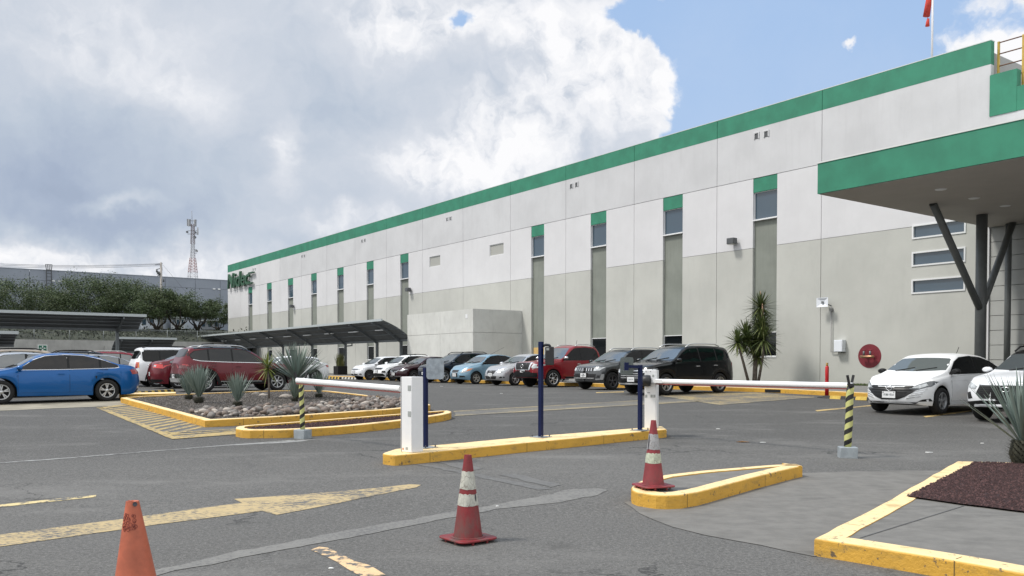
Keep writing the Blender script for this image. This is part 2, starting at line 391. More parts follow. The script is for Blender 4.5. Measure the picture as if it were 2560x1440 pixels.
def rounded(pts, r, n=4):
    out = []
    for i, p in enumerate(pts):
        a = pts[i - 1]; c = pts[(i + 1) % len(pts)]; rr = r[i] if isinstance(r, (list, tuple)) else r
        p = Vector((p[0], p[1], 0)); a = Vector((a[0], a[1], 0)); c = Vector((c[0], c[1], 0))
        d1 = (a - p); d2 = (c - p); l = min(rr, d1.length * .45, d2.length * .45)
        if l < 1e-3: out.append(p); continue
        A = p + d1.normalized() * l; C = p + d2.normalized() * l
        for k in range(n + 1):
            t = k / n; out.append(A * (1 - t) ** 2 + p * 2 * t * (1 - t) + C * t * t)
    return out
def inset(pts, d):
    n = len(pts); ar = sum(pts[i].x * pts[(i + 1) % n].y - pts[(i + 1) % n].x * pts[i].y for i in range(n)); sg = 1 if ar > 0 else -1
    out = []
    for i in range(n):
        a, p, c = pts[i - 1], pts[i], pts[(i + 1) % n]
        e1 = (p - a); e2 = (c - p)
        if e1.length < 1e-6: e1 = e2
        if e2.length < 1e-6: e2 = e1
        n1 = Vector((-e1.y, e1.x, 0)).normalized() * sg; n2 = Vector((-e2.y, e2.x, 0)).normalized() * sg
        m_ = (n1 + n2); k = m_.length
        m_ = m_.normalized() if k > .2 else n1
        out.append(p + m_ * d / max(.55, m_.dot(n1)))
    return out
def kerb_island(name, pts, h, wdt, fill=None, filldrop=.03, seed=1, fname='gravel', fkind='stuff', flabel=None):
    o_ = wig(pts, .35, .006, seed) if seed == 9 else wig(pts, .28, .009, seed)
    rings = [(o_, 0, -.05), (o_, 0, h - .02), (inset(o_, .008), 0, h - .006), (inset(o_, .025), 0, h)]
    if fill is not None:
        i_ = inset(o_, wdt); rings += [(i_, 0, h), (i_, 0, h - .10)]
    mb = MB(); n = len(o_)
    for (r, _, z) in rings: mb.v += [Vector((p.x, p.y, g(p.y) + z)) for p in r]
    for k in range(len(rings) - 1):
        for i in range(n):
            j = (i + 1) % n; mb.f.append((k * n + i, k * n + j, (k + 1) * n + j, (k + 1) * n + i)); mb.m.append(0); mb.sm.append(k in (1, 2))
    if fill is None:
        mb.f.append(tuple((len(rings) - 1) * n + i for i in range(n))); mb.m.append(0); mb.sm.append(False)
    # cast joints between the lengths of kerb, seen as thin dark lines down the face and over the top
    acc = 0.0; rj = random.Random(seed); nxt = rj.uniform(.6, 1.4)
    for i in range(n):
        a, b = o_[i], o_[(i + 1) % n]; L_ = (b - a).length; acc += L_
        if acc > nxt and L_ > .1:
            nxt = acc + rj.uniform(1.3, 2.2); d_ = (b - a).normalized(); ctr = (a + b) / 2; q_ = (inset(o_, .1)[i] - o_[i]).normalized(); z_ = g(ctr.y)
            pr = [ctr - d_ * .004 - q_ * .0015, ctr + d_ * .004 - q_ * .0015]
            top_ = [p + q_ * min(.13, wdt) for p in pr]
            mb.add([Vector((pr[0].x, pr[0].y, z_)), Vector((pr[1].x, pr[1].y, z_)), Vector((pr[1].x, pr[1].y, z_ + h - .008)), Vector((pr[0].x, pr[0].y, z_ + h - .008))], [(0, 1, 2, 3)], 1)
            e_ = [p + q_ * .027 for p in pr]
            mb.add([Vector((e_[0].x, e_[0].y, z_ + h + .0012)), Vector((e_[1].x, e_[1].y, z_ + h + .0012)), Vector((top_[1].x, top_[1].y, z_ + h + .0012)), Vector((top_[0].x, top_[0].y, z_ + h + .0012))], [(0, 1, 2, 3)], 1)
    c = sum((p for p in o_), Vector((0, 0, 0))) / n
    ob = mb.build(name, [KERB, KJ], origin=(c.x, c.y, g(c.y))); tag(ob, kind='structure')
    if fill is not None:
        f = sheet(fname, inset(o_, wdt - .01), h - filldrop, fill, kind=fkind)
        if flabel: tag(f, flabel)
    return o_
# ------------------------------------------------------------------ painted markings and slabs
YEL = (.45, .345, .18)
Y1 = m_worn('worn_yellow_paint', YEL, .535, scale=22, sc=(.7, 1.6, 1), soft=.07); Y2 = m_worn('faded_yellow_paint', (.36, .29, .16), .50, scale=30, soft=.12)
Y3 = m_worn('yellow_line_paint', (.50, .36, .15), .58, scale=12)
WORN = m_worn('grey_sealing', (.19, .184, .17), .56, scale=26, soft=.14); WORN2 = m_worn('faint_sealing', (.150, .146, .138), .47, scale=18, soft=.2)
def mark(name, pts, m, h=.004): return sheet(name, wig([Vector((p.x, p.y, 0)) for p in pts], *((.12, .022) if name == 'sealed_joint' else (.25, .010)), len(pts)), h, m)
mark('arrow_marking', px((-60, 1345), (400, 1285), (604, 1258), (587, 1248), (760, 1236), (940, 1221), (1025, 1211), (1050, 1213), (1040, 1219), (900, 1247), (780, 1271), (690, 1288), (672, 1283), (655, 1278), (400, 1311), (-60, 1376)), Y1)
mark('lane_dash_marking', px((-40, 1266), (240, 1238), (240, 1243), (-40, 1273)), m_worn('dash_paint', (.60, .48, .24), .52, scale=9))
mark('lane_dash_marking', px((778, 1376), (800, 1368), (822, 1370), (885, 1404), (925, 1414), (968, 1440), (905, 1441), (840, 1405)), m_worn('dash_paint_two', (.68, .47, .26), .51, scale=11))
mark('sealed_joint', px((300, 1470), (280, 1452), (600, 1378), (900, 1322), (1080, 1289), (1240, 1262), (1360, 1240), (1420, 1224), (1500, 1221), (1518, 1226), (1490, 1238), (1400, 1256), (1240, 1274), (1090, 1302), (900, 1340), (640, 1388), (400, 1436)), WORN)
mark('sealed_joint', px((-80, 1163), (200, 1142), (560, 1113), (655, 1106), (720, 1101), (790, 1099), (740, 1106), (660, 1110), (560, 1115), (200, 1144), (-80, 1166)), m_worn('thin_filler', (.27, .27, .26), .54, scale=10, soft=.1))
mark('sealed_joint', px((1040, 1161), (1060, 1160), (1380, 1222), (1350, 1226)), WORN2)
mark('sealed_joint', px((1250, 1188), (1285, 1184), (1400, 1212), (1378, 1219)), WORN2)
mark('sealed_joint', px((1095, 1156), (1150, 1153), (1205, 1172), (1170, 1178)), WORN2)
mark('concrete_strip', px((-60, 1012), (180, 1005), (310, 1000), (345, 1012), (240, 1017), (120, 1022), (-60, 1030)), mat('tan_concrete', (.30, .27, .21), .85, var=.25, vscale=2, stain=.4, sscale=(1, 1, 1)), .006)
# the hatched box beside the bed
mark('hatched_marking', px((240, 1021), (345, 1008), (378, 1018), (520, 1068), (592, 1070), (592, 1087), (430, 1099)), m_worn('hatch_ground', (.16, .145, .11), .42, scale=20, soft=.12), .003)
def stripes(q, n, m, wd=.5, name='hatched_marking', h=.007):
    a, b, c, d = [Vector((p.x, p.y, 0)) for p in px(*q)]; mb = MB()
    for i in range(n):
        t0 = (i + .5 - wd / 2) / n; t1 = (i + .5 + wd / 2) / n
        vs = [a.lerp(d, t0), b.lerp(c, t0), b.lerp(c, t1), a.lerp(d, t1)]
        mid = [vs[0].lerp(vs[1], .5), vs[3].lerp(vs[2], .5)]
        for quad in ((vs[0], mid[0], mid[1], vs[3]), (mid[0], vs[1], vs[2], mid[1])):
            mb.add([Vector((v.x, v.y, g(v.y) + h)) for v in quad], [(0, 1, 2, 3)])
    c0 = (a + b + c + d) / 4
    o = mb.build(name, m, origin=(c0.x, c0.y, g(c0.y)), normals=False); tag(o, kind='structure'); 
    for p in o.data.polygons:
        if p.normal.z < 0: p.flip()
Y4 = m_worn('hatch_paint', (.42, .31, .125), .56, scale=14)
stripes(((262, 1022), (352, 1014), (512, 1070), (426, 1092)), 15, Y4, .48)
stripes(((400, 1082), (588, 1072), (588, 1084), (432, 1095)), 3, Y4, .42, h=.009)
mark('yellow_line', px((240, 1020), (256, 1019), (436, 1092), (590, 1079), (590, 1087), (430, 1099)), Y4, .011)
mark('yellow_line', px((240, 1020), (345, 1007), (350, 1010), (256, 1023)), Y4, .011)
# crossing band and hatched corner on the right
XW = m_worn('crossing_ground', (.22, .195, .14), .46, scale=24, soft=.14)
mark('crossing_marking', px((1134, 1029), (1350, 1016), (1600, 1003), (1830, 990), (1860, 997), (1600, 1012), (1350, 1027), (1140, 1039)), XW, .003)
mark('hatched_marking', px((1655, 990), (1830, 977), (1900, 982), (2035, 993), (1900, 1005), (1795, 1011)), m_worn('corner_hatch', (.40, .30, .13), .47, scale=22, soft=.12), .004)
for q in (((1134, 1028), (1600, 1001), (1600, 1003), (1134, 1030)), ((1136, 1038), (1600, 1010), (1840, 997), (1840, 999), (1600, 1013), (1136, 1041)), ((1655, 988), (1800, 1010), (2035, 992), (2035, 994), (1798, 1013), (1650, 990))):
    mark('yellow_line', px(*q), Y2, .008)
for q in (((2038, 1026), (2200, 1011), (2204, 1013), (2042, 1029)), ((2308, 1041), (2460, 1022), (2464, 1024), (2314, 1044)), ((1490, 981), (1560, 979), (1560, 981), (1490, 983))):
    mark('parking_line', px(*q), Y3, .006)
# concrete apron by the right island
mark('concrete_apron', px((1560, 1256), (1600, 1284), (1680, 1318), (1760, 1338), (1900, 1364), (2040, 1393), (2200, 1330), (2400, 1178), (2250, 1177), (2150, 1179), (2000, 1184), (1900, 1200), (1720, 1240)), CONC, .005)
# ------------------------------------------------------------------ kerbed islands
gate_island = kerb_island('gate_island', rounded([P(x, y, .15) for x, y in ((955, 1133), (985, 1138), (1300, 1107.5), (1667, 1072.5), (1655, 1065), (1300, 1093), (985, 1122))], [.06, .15, 0, .06, .06, 0, .15]), .15, .2, None, seed=3)
thin = kerb_island('planting_kerb', rounded([P(x, y, .15) for x, y in ((584, 1070), (610, 1075), (720, 1074), (852, 1066), (976, 1054), (1060, 1043), (1115, 1035), (1132, 1029.5), (1118, 1025), (976, 1036), (750, 1053), (597, 1064))], .3), .15, .15, LAVA, .035, seed=5, fname='lava_gravel')
bed = kerb_island('planting_kerb', rounded([P(x, y, .15) for x, y in ((302, 994), (512, 1050), (700, 1041), (976, 1023), (1080, 1012), (1060, 1006), (1000, 998), (947, 991), (880, 983), (815, 976), (720, 975), (600, 979), (475, 984), (350, 990.5))], [0, 0, .3, .3, .3, .3, .5, .5, .5, .5, .5, .5, .5, 0]), .15, .15, GRAVEL, .03, seed=7, fname='gravel')
kerb_island('planting_kerb', rounded([P(x, y, .15) for x, y in ((1577, 1217), (1583, 1228), (1640, 1237), (1695, 1237), (1753, 1227), (1919, 1183), (2006, 1163), (1990, 1159), (1919, 1162), (1753, 1176), (1656, 1187), (1600, 1201))], [.15, .15, .3, .5, .4, .3, .02, .02, .3, .3, .3, .3]), .15, .15, CONC, .012, seed=9, fname='island_concrete', fkind='structure')
cor = [P(2036, 1344, .14), P(2334, 1390, .14), P(2560, 1430, .14), P(2950, 1500, .14), P(3200, 1230, .14), P(2760, 1163, .14), P(2560, 1156, .14), P(2392, 1152.5, .14)]
kerb_island('corner_kerb', rounded(cor, 0), .14, .19, CONC, .008, seed=11, fname='walkway', fkind='structure')
mul = [P(2268, 1242, .14), P(2560, 1281, .14), P(3100, 1350, .14), P(3080, 1230, .14), P(2750, 1168, .14), P(2560, 1160, .14), P(2436, 1157, .14)]
sheet('lava_gravel', wig([Vector((p.x, p.y, 0)) for p in mul], .12, .012, 3), .150, LAVA, kind='stuff')
j1, j2 = P(2150, 1343, .14), P(2410, 1263, .14); jd = (j2 - j1).normalized(); jn = Vector((-jd.y, jd.x, 0)) * .006
sheet('walkway_joint', [j1 - jn, j2 - jn, j2 + jn, j1 + jn], .1365, DARK)
# loose lumps on the gravel beds so that they read as stones, not paint
def lumps(name, poly, h, n, r0, r1, m, seed):
    rnd = random.Random(seed); mb = MB(); xs = [p.x for p in poly]; ys = [p.y for p in poly]
    def inside(x, y):
        c = False
        for i in range(len(poly)):
            a, b = poly[i], poly[i - 1]
            if (a.y > y) != (b.y > y) and x < (b.x - a.x) * (y - a.y) / (b.y - a.y) + a.x: c = not c
        return c
    k = 0
    for _ in range(n * 8):
        if k >= n: break
        x, y = rnd.uniform(min(xs), max(xs)), rnd.uniform(min(ys), max(ys))
        if not inside(x, y): continue
        k += 1; r = rnd.uniform(r0, r1); c = Vector((x, y, g(y) + h + r * .1)); a = rnd.uniform(0, 6.3)
        ps = [c + Vector((math.cos(a + i * 1.57) * r * rnd.uniform(.7, 1.2), math.sin(a + i * 1.57) * r * rnd.uniform(.7, 1.2), 0)) for i in range(4)]
        mb.add(ps + [c + Vector((rnd.uniform(-.3, .3) * r, rnd.uniform(-.3, .3) * r, r * rnd.uniform(.6, 1)))], [(0, 1, 4), (1, 2, 4), (2, 3, 4), (3, 0, 4)], rnd.choice((0, 0, 0, 1)))
    c0 = sum(poly, Vector((0, 0, 0))) / len(poly)
    o = mb.build(name, m, origin=(c0.x, c0.y, g(c0.y)), normals=False); tag(o, kind='stuff')
G2 = mat('gravel_pale', (.165, .15, .135), .9); L2 = mat('lava_pale', (.085, .042, .040), .9)
lumps('gravel', inset(bed, .2), .12, 16000, .014, .030, [GRAVEL, G2], 1)
lumps('lava_gravel', inset(thin, .17), .115, 4000, .014, .028, [LAVA, L2], 2)
lumps('lava_gravel', [Vector((p.x, p.y, 0)) for p in mul], .150, 22000, .008, .018, [LAVA, L2], 3)
# ------------------------------------------------------------------ pavement along the building
PAVH = .15
def strip_pts(s0, s1, o0, o1, n=1):
    return [FW(s0, o0, 0), FW(s1, o0, 0), FW(s1, o1, 0), FW(s0, o1, 0)]
KOFF = 7.5
sheet('pavement', strip_pts(20, 122, -.3, KOFF - .15), PAVH, CONC2)
mb = MB()
ss = [22, 30, 34, 36, 38, 40]; s = 40
while s < 96: ss.append(s + 2); s += 2
for a, b in zip(ss, ss[1:]):
    sx = (a + b) / 2
    for (o0, o1, z0, z1) in ((KOFF - .15, KOFF, -.05, PAVH + .005),):
        vs = []
        for s_ in (a, b):
            for (o_, z_) in ((o0, z0), (o1, z0), (o1, z1 - .015), (o1 - .015, z1), (o0, z1)):
                p = FW(s_, o_, 0); vs.append(Vector((p.x, p.y, g(p.y) + z_)))
        mb.add(vs, [(k, (k + 1) % 5, 5 + (k + 1) % 5, 5 + k) for k in range(5)])
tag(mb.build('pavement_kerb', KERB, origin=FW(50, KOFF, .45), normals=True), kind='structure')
q = P(1892, 984); sd = (Vector((q.x, q.y, 0)) - O).dot(U)
mb = MB().box((sd - .33, KOFF - .1, g(q.y) + .02), (sd + .33, KOFF + .004, g(q.y) + .125), FW)
tag(mb.build('drain_opening', mat('drain_dark', (.01, .01, .01), .9), origin=FW(sd, KOFF, .45)), 'dark drain opening cut in the yellow kerb right of the black car', 'drain')
GRASS = mat('grass_blade', (.075, .105, .03), .9, var=.4, vscale=3)
sheet('grass', strip_pts(36, 53.5, .06, 1.7), PAVH + .012, mat('grass_soil', (.07, .085, .035), .95, var=.4, vscale=5), kind='stuff')
rnd = random.Random(5); mb = MB()
for _ in range(9000):
    s_, o_ = rnd.uniform(36, 53.5), rnd.uniform(.06, 1.75); p = FW(s_, o_, 0); p.z = g(p.y) + PAVH; a = rnd.uniform(0, 6.3); hh = rnd.uniform(.03, .09)
    dv = Vector((math.cos(a), math.sin(a), 0)) * .012; mb.add([p - dv, p + dv, p + Vector((rnd.uniform(-.03, .03), rnd.uniform(-.03, .03), hh))], [(0, 1, 2)])
tag(mb.build('grass', GRASS, origin=FW(45, 1, .6), normals=False), kind='stuff')
# ------------------------------------------------------------------ the factory
W_UP = mat('wall_light_grey', (.545, .55, .565), .8, var=.07, vscale=.5, bump=.25, bscale=9, stain=.10, sscale=(1.2, 1.2, .10))
W_WH = mat('wall_white', (.61, .61, .625), .8, var=.05, vscale=.5, bump=.15, bscale=12, stain=.06, sscale=(1.2, 1.2, .12))
W_LO = mat('wall_grey', (.47, .475, .445), .8, var=.09, vscale=.35, bump=.25, bscale=9, stain=.10, sscale=(.8, .8, .15))
W_GR = mat('green_paint', (.028, .205, .125), .65, var=.16, vscale=1.2, stain=.15, sscale=(1.5, 1.5, .3))
W_ST = mat('recess_grey', (.215, .232, .205), .8, var=.12, vscale=.8, stain=.3, sscale=(2, 2, .1))
W_BK = mat('joint_filler', (.36, .36, .35), .9)
FRM = mat('window_frame_paint', (.70, .71, .72), .5); FRD = mat('window_frame_dark', (.08, .085, .09), .45)
def m_glass(name, col, rough=.04):
    m = bpy.data.materials.new(name); m.use_nodes = True; b = m.node_tree.nodes['Principled BSDF']
    b.inputs['Base Color'].default_value = tuple(col) + (1,); b.inputs['Roughness'].default_value = rough; b.inputs['Specular IOR Level'].default_value = .5
    b.inputs['IOR'].default_value = 1.5
    return m
GL_B = m_glass('blue_tinted_glass', (.045, .075, .105), .02); GL_B.node_tree.nodes['Principled BSDF'].inputs['Specular IOR Level'].default_value = .8; GL_D = m_glass('dark_glass', (.006, .008, .01)); GL_G = mat('frosted_glass', (.36, .36, .33), .35)
Z2 = 8.585 + HC; ZW = 5.37 + HC; ZG = 10.885 + HC; ZT = 11.74 + HC; ZB = .45
fac = thing('factory_building', 'long white and grey factory with a green parapet band and narrow window strips', 'building', FW(80, 0, ZB))
walls = MB(); band = MB()
cols = [(2467, 2050, None), (2050, 1790, (1940, 1880)), (1790, 1584, (1705, 1656)), (1584, 1414, (1515, 1476)), (1414, 1276, (1360, 1328)), (1276, 1158, None), (1158, 1057, None),
        (1057, 967, (1022, 1001.5)), (967, 889, (935, 917.5)), (889, 818, (860, 844)), (818, 755, (793, 779)), (755, 701, (734, 721)), (701, 650, (680.5, 668.7)), (650, 602, (632, 622)), (602, 571, None)]
GP = .012
def S(x): return fs(x)[0]
def wb(mb, s0, s1, z0, z1, m, o0=-.25, o1=0.0): mb.box((s0, o0, z0), (s1, o1, z1), FW, m)
holes = [(1259, 1224, 611, 640), (1101, 1074, 641, 667)]
def opening(xa, xb, za, zb): return (S(xa), S(xb), za, zb)
win_list = []
hz = []
s_a, s_b = S(2411), S(2277)
for (ya, yb) in ((565, 600), (632, 668), (700, 736)): hz.append((s_a, s_b, fz(2277, yb), fz(2277, ya)))
for ci, (xa, xb, st) in enumerate(cols):
    a, b = S(xa), S(xb); A, B = a + (GP if ci else 0), b - GP
    top = 1 if xb < 655 else 0
    wb(walls, A, B, Z2 + .012, ZG, top); wb(band, A, B, ZG + .001, ZT, 0, -.25, .004)
    if st:
        s1, s2 = S(st[0]), S(st[1])
        for (c, d) in ((A, s1), (s2, B)):
            wb(walls, c, d, ZW + .008, Z2 - .012, 1); wb(walls, c, d, ZB, ZW - .008, 2)
        wlo = .33 + HC; whi = 1.46 + HC; w1, w2 = 6.66 + HC, 7.93 + HC
        if 1300 < st[1] < 1340:   # a yellow door stands here instead of a window
            wb(walls, s1, s2, ZB, ZB + .15, 2); 
        else: wb(walls, s1, s2, ZB, wlo, 2)
        rec = MB(); wb(rec, s1, s2, (whi if not 1300 < st[1] < 1340 else 1.0 + HC) + .002, w1, 0, -.25, -.13); rec.build('recessed_strip', W_ST, fac)
        gpan = MB(); wb(gpan, s1, s2, w2, Z2 - .012, 0, -.25, -.02); gpan.build('green_panel', W_GR, fac)
        win_list.append((s1, s2, w1, w2, 'up')); 
        if not 1300 < st[1] < 1340: win_list.append((s1, s2, wlo, whi, 'lo'))
    else:
        op = []
        if xa in (1276, 1158):
            x1, x2, yb_, ya_ = (1259, 1224, 639, 611) if xa == 1276 else (1101, 1074, 667, 641)
            op = [(S(x1), S(x2), fz((x1 + x2) / 2, yb_), fz((x1 + x2) / 2, ya_))]
        if xa == 2467:
            # three slot windows in the lower grey zone; the top one reaches over the colour line
            s1, s2 = hz[0][0], hz[0][1]
            wb(walls, A, s1, ZW + .008, Z2 - .012, 1); wb(walls, s2, B, ZW + .008, Z2 - .012, 1); wb(walls, A, s1, ZB, ZW - .008, 2); wb(walls, s2, B, ZB, ZW - .008, 2)
            zs = ZB
            for (_, _, z0, z1) in sorted(hz, key=lambda q: q[2]):
                wb(walls, s1, s2, zs, z0, 2); zs = z1
            if zs < ZW: wb(walls, s1, s2, zs, ZW - .008, 2); zs = ZW + .008
            wb(walls, s1, s2, zs, Z2 - .012, 1)
            for h_ in hz: win_list.append(h_ + ('hz',))
        elif op:
            s1, s2, z0, z1 = op[0]
            wb(walls, A, s1, ZW + .008, Z2 - .012, 1); wb(walls, s2, B, ZW + .008, Z2 - .012, 1); wb(walls, s1, s2, ZW + .008, z0, 1); wb(walls, s1, s2, z1, Z2 - .012, 1)
            wb(walls, A, B, ZB, ZW - .008, 2); win_list.append((s1, s2, z0, z1, 'sm'))
        else:
            wb(walls, A, B, ZW + .008, Z2 - .012, 1); wb(walls, A, B, ZB, ZW - .008, 2)
sE = S(571); s0W = S(2467)
walls.box((s0W + .01, -40, ZB), (sE - .02, -.26, ZT - .4), FW, 3)
walls.box((sE - .2, -40, ZB), (sE, -.262, ZT - .02), FW, 1)
walls.build('wall', [W_UP, W_WH, W_LO, W_BK], fac); band.build('parapet_band', W_GR, fac)
MB().box((s0W, -.30, ZT), (sE, .012, ZT + .03), FW).build('coping', mat('coping_metal', (.55, .60, .58), .5), fac)
for (s1, s2, z0, z1, k) in win_list:
    mb = MB(); t = .035 if k != 'hz' else .06; o0, o1 = (-.19, -.09) if k in ('up', 'lo') else (-.12, -.03)
    if k == 'hz': o0, o1 = -.10, .03
    mb.box((s1, o0, z0), (s1 + t, o1, z1), FW); mb.box((s2 - t, o0, z0), (s2, o1, z1), FW); mb.box((s1 + t, o0, z0), (s2 - t, o1, z0 + t), FW); mb.box((s1 + t, o0, z1 - t), (s2 - t, o1, z1), FW)
    if k in ('up', 'lo'): mb.box((s1 - .005, -.12, z0 - .05), (s2 + .005, .025, z0 - .001), FW)
    wdw = mb.build('window', FRM if k != 'up' else [FRM], fac)
    MB().box((s1 + t, o0 + .02, z0 + t), (s2 - t, o0 + .05, z1 - t), FW).build('pane', GL_B if k in ('up', 'hz') else GL_D if k == 'lo' else GL_G, wdw)
dS1, dS2 = S(1357), S(1331)
dr = MB().box((dS1, -.2, ZB + .15), (dS2, -.1, 1.0 + HC), FW).build('door', mat('yellow_door', (.62, .42, .16), .6, var=.1), fac)
MB().box((dS1 + .12, -.1, 1.5), (dS1 + .16, -.05, 1.62), FW).build('handle', STEEL, dr)
for (x, y, sz) in ((1888, 343, .30), (1912, 338, .30), (1428, 467, .28), (1441, 463, .28), (1119, 549, .26), (1127, 547, .26), (907, 603, .26), (914, 601, .26), (757, 641, .26), (763, 640, .26), (635, 674, .26), (640, 673, .26)):
    s_ = S(x); z_ = fz(x, y); mb = MB(); h_ = sz / 2
    mb.box((s_ - h_, 0.001, z_ - h_), (s_ - h_ + .05, .04, z_ + h_), FW, 0); mb.box((s_ + h_ - .05, 0.001, z_ - h_), (s_ + h_, .04, z_ + h_), FW, 0); mb.box((s_ - h_ + .05, 0.001, z_ + h_ - .05), (s_ + h_ - .05, .04, z_ + h_), FW, 0)
    mb.box((s_ - h_ + .05, .001, z_ - h_), (s_ + h_ - .05, .012, z_ + h_ - .05), FW, 1)
    mb.build('vent', [W_UP, FRD], fac)
# letters on the far end
LET = mat('sign_green', (.022, .085, .042), .5, var=.15, vscale=3); LETS = mat('sign_green_side', (.02, .06, .035), .5)
s_l, s_r = S(577), S(632); zc = fz(600, 713); sgn = thing('wall_sign', 'dark green raised company name on the far end of the white wall', 'sign', FW((s_l + s_r) / 2, 0, zc))
Rm = Matrix.Identity(4); Rm.col[0][:3] = -U; Rm.col[1][:3] = (0, 0, 1); Rm.col[2][:3] = NN
xx = 0; tot = s_l - s_r
wds = {'N': .285, 'i': .10, 'd': .235, 'e': .19, 'c': .19}; xpos = 0
for ch in 'Nidec':
    cu = bpy.data.curves.new('letter', 'FONT'); cu.body = ch; cu.size = 1; cu.extrude = .05; cu.offset = .012; cu.shear = .12
    tmp = bpy.data.objects.new('letter', cu); COL.objects.link(tmp); dg = bpy.context.evaluated_depsgraph_get(); me = bpy.data.meshes.new_from_object(tmp.evaluated_get(dg)); bpy.data.objects.remove(tmp); bpy.data.curves.remove(cu)
    xs = [v.co.x for v in me.vertices]; ys = [v.co.y for v in me.vertices]; x0, x1 = min(xs), max(xs)
    wd = wds[ch] * tot; hs = 1.72 / .72
    for v in me.vertices:
        lx = (v.co.x - x0) / (x1 - x0) * wd * .97 + xpos; ly = v.co.y * hs; lz = v.co.z * 2.2 + .25
        q = FW(s_l, 0, zc - .20) + (-U) * lx + Vector((0, 0, ly)) + NN * lz; v.co = q - sgn.location
    xpos += wd; me.materials.clear(); me.materials.append(LET)
    lo = bpy.data.objects.new('letter', me); COL.objects.link(lo); lo.parent = sgn
MB().box((s_r - .75, .12, zc - .22), (s_r + .5, .38, zc - .08), FW).build('letter_tail', LET, sgn); MB().box((s_r - 1.2, .12, zc + .92), (s_r + .3, .38, zc + 1.06), FW).build('letter_tail', LET, sgn)
# ------------------------------------------------------------------ annex
aS0, aY0 = fs(1307); pA = PY(1182.7, 909, 52.2); aS1 = (pA - O).dot(U); aO = (Vector((pA.x, pA.y, 0)) - O).dot(NN); aS2 = fs(1018.7, aO)[0]
an = thing('annex_building', 'low grey concrete annex with a flat roof built against the factory wall', 'building', FW((aS1 + aS2) / 2, aO / 2, .6))
mb = MB(); zt = 3.36 + HC; zm = 1.92 + HC; W_AN = mat('annex_wall', (.56, .565, .54), .8, var=.1, vscale=.7, bump=.15, bscale=12, stain=.25, sscale=(1, 1, .35))
sJ = aS1 + 3.9
mb.box((aS1 + .03, .02, .5), (aS2 - .02, aO - .03, zt - .25), FW, 1)
for (c, d) in ((aS1, sJ - .01), (sJ + .01, aS2)):
    for (e, f) in ((.5, zm - .01), (zm + .01, zt)): mb.box((c, aO - .15, e), (d, aO, f), FW, 0)
for (e, f) in ((.5, zm - .01), (zm + .01, zt)):
    mb.box((aS1 - .001, .01, e), (aS1 + .15, aO - .152, f), FW, 0)
mb.build('wall', [W_AN, W_BK], an)
MB().box((aS1 + .6, aO - .01, zt - .55), (aS1 + .85, aO + .012, zt - .3), FW).build('vent', FRM, an)
# ------------------------------------------------------------------ entrance block and canopy
ent = thing('entrance_block', 'lower white block with a stepped green top right of the long facade', 'building', FW(s0W - 8, 0, .6))
mb = MB(); zw0 = .55; zz = zw0; SE = s0W - 16
while zz < 4.97 + HC + .3:
    z1_ = min(zz + .535, 4.97 + HC + .3); mb.box((SE, -.25, zz), (s0W - .06, -.02, z1_ - .018), FW, 2); zz += .535
mb.box((SE, -12, zw0), (s0W - .05, -.26, 9.8 + HC), FW, 3)
mb.box((s0W - .055, -.25, zw0), (s0W - .005, .05, 4.97 + HC), FW, 0)
sq = S(2534)
mb.box((SE, -.25, 4.97 + HC + .31), (s0W - .01, .03, 8.97 + HC), FW, 1)
mb.build('wall', [W_WH, W_UP, mat('grooved_wall', (.40, .41, .395), .8, var=.08, vscale=1), W_BK], ent)
mb = MB(); mb.box((SE, -.25, 8.97 + HC + .002), (sq - .001, .05, 9.83 + HC), FW); mb.box((sq, -.25, 8.97 + HC + .002), (s0W, .06, 10.46 + HC), FW); mb.build('parapet_band', W_GR, ent)
rl = thing('roof_railing', 'yellow post railing with brown rails on the entrance roof', 'railing', FW(s0W - 3, -.3, 11))
RPO = mat('railing_yellow', (.50, .33, .06), .5, var=.2, vscale=5); RRA = mat('railing_brown', (.16, .075, .045), .5, var=.2)
for i, sx in enumerate((s0W - .12, S(2537), S(2537) - 1.35, S(2537) - 2.7)):
    mb = MB(); mb.box((sx - .035, -.36, 9.9 + HC), (sx + .035, -.29, 11.72 + HC), FW); mb.build('post', RPO, rl)
for zz in (11.68, 11.27, 10.83, 10.38):
    MB().tube([FW(s0W - .1, -.33, zz + HC), FW(s0W - 7, -.33, zz + HC)], .022, 6).build('rail', RRA, rl)
can = thing('entrance_canopy', 'flat roofed entrance canopy with a deep green fascia held up by branching grey columns', 'canopy', FW(s0W - 7, 5, .6))
cz0, cz1 = 4.97 + HC, 5.85 + HC; pC = PY(2040, 909, 25.1); cO = (Vector((pC.x, pC.y, 0)) - O).dot(NN); cS = (Vector((pC.x, pC.y, 0)) - O).dot(U)
mb = MB(); mb.box((SE, .07, cz0), (cS, cO, cz1), FW); mb.build('fascia', W_GR, can)
mb = MB(); mb.box((SE + .1, .09, cz0 - .02), (cS - .05, cO - .05, cz0 - .002), FW); mb.build('soffit', mat('soffit_plaster', (.40, .375, .345), .8, var=.06, vscale=1), can)
mb = MB(); mb.box((SE, .06, cz1), (cS + .02, cO + .02, cz1 + .04), FW); mb.build('roof_flashing', mat('flashing', (.62, .64, .63), .5), can)
CST = mat('column_paint', (.125, .135, .135), .45, var=.12, vscale=3)
def onsof(x, y):
    Y = 4.97 * F / (HOR - y); return PY(x, 909, Y).xy
for (x, y) in ((2347, 474), (2430, 496), (2508, 515)):
    q = onsof(x, y); MB().lathe([(0, cz0 - .035), (.14, cz0 - .035), (.16, cz0 - .02)], (q.x, q.y, 0), n=20).build('downlight', FRM, can)
c1 = onsof(2450, 537); c1 = Vector((c1.x, c1.y, .6))
col_ = MB().tube([c1, Vector((c1.x, c1.y, cz0 - .03))], .172, 24).build('column', CST, can)
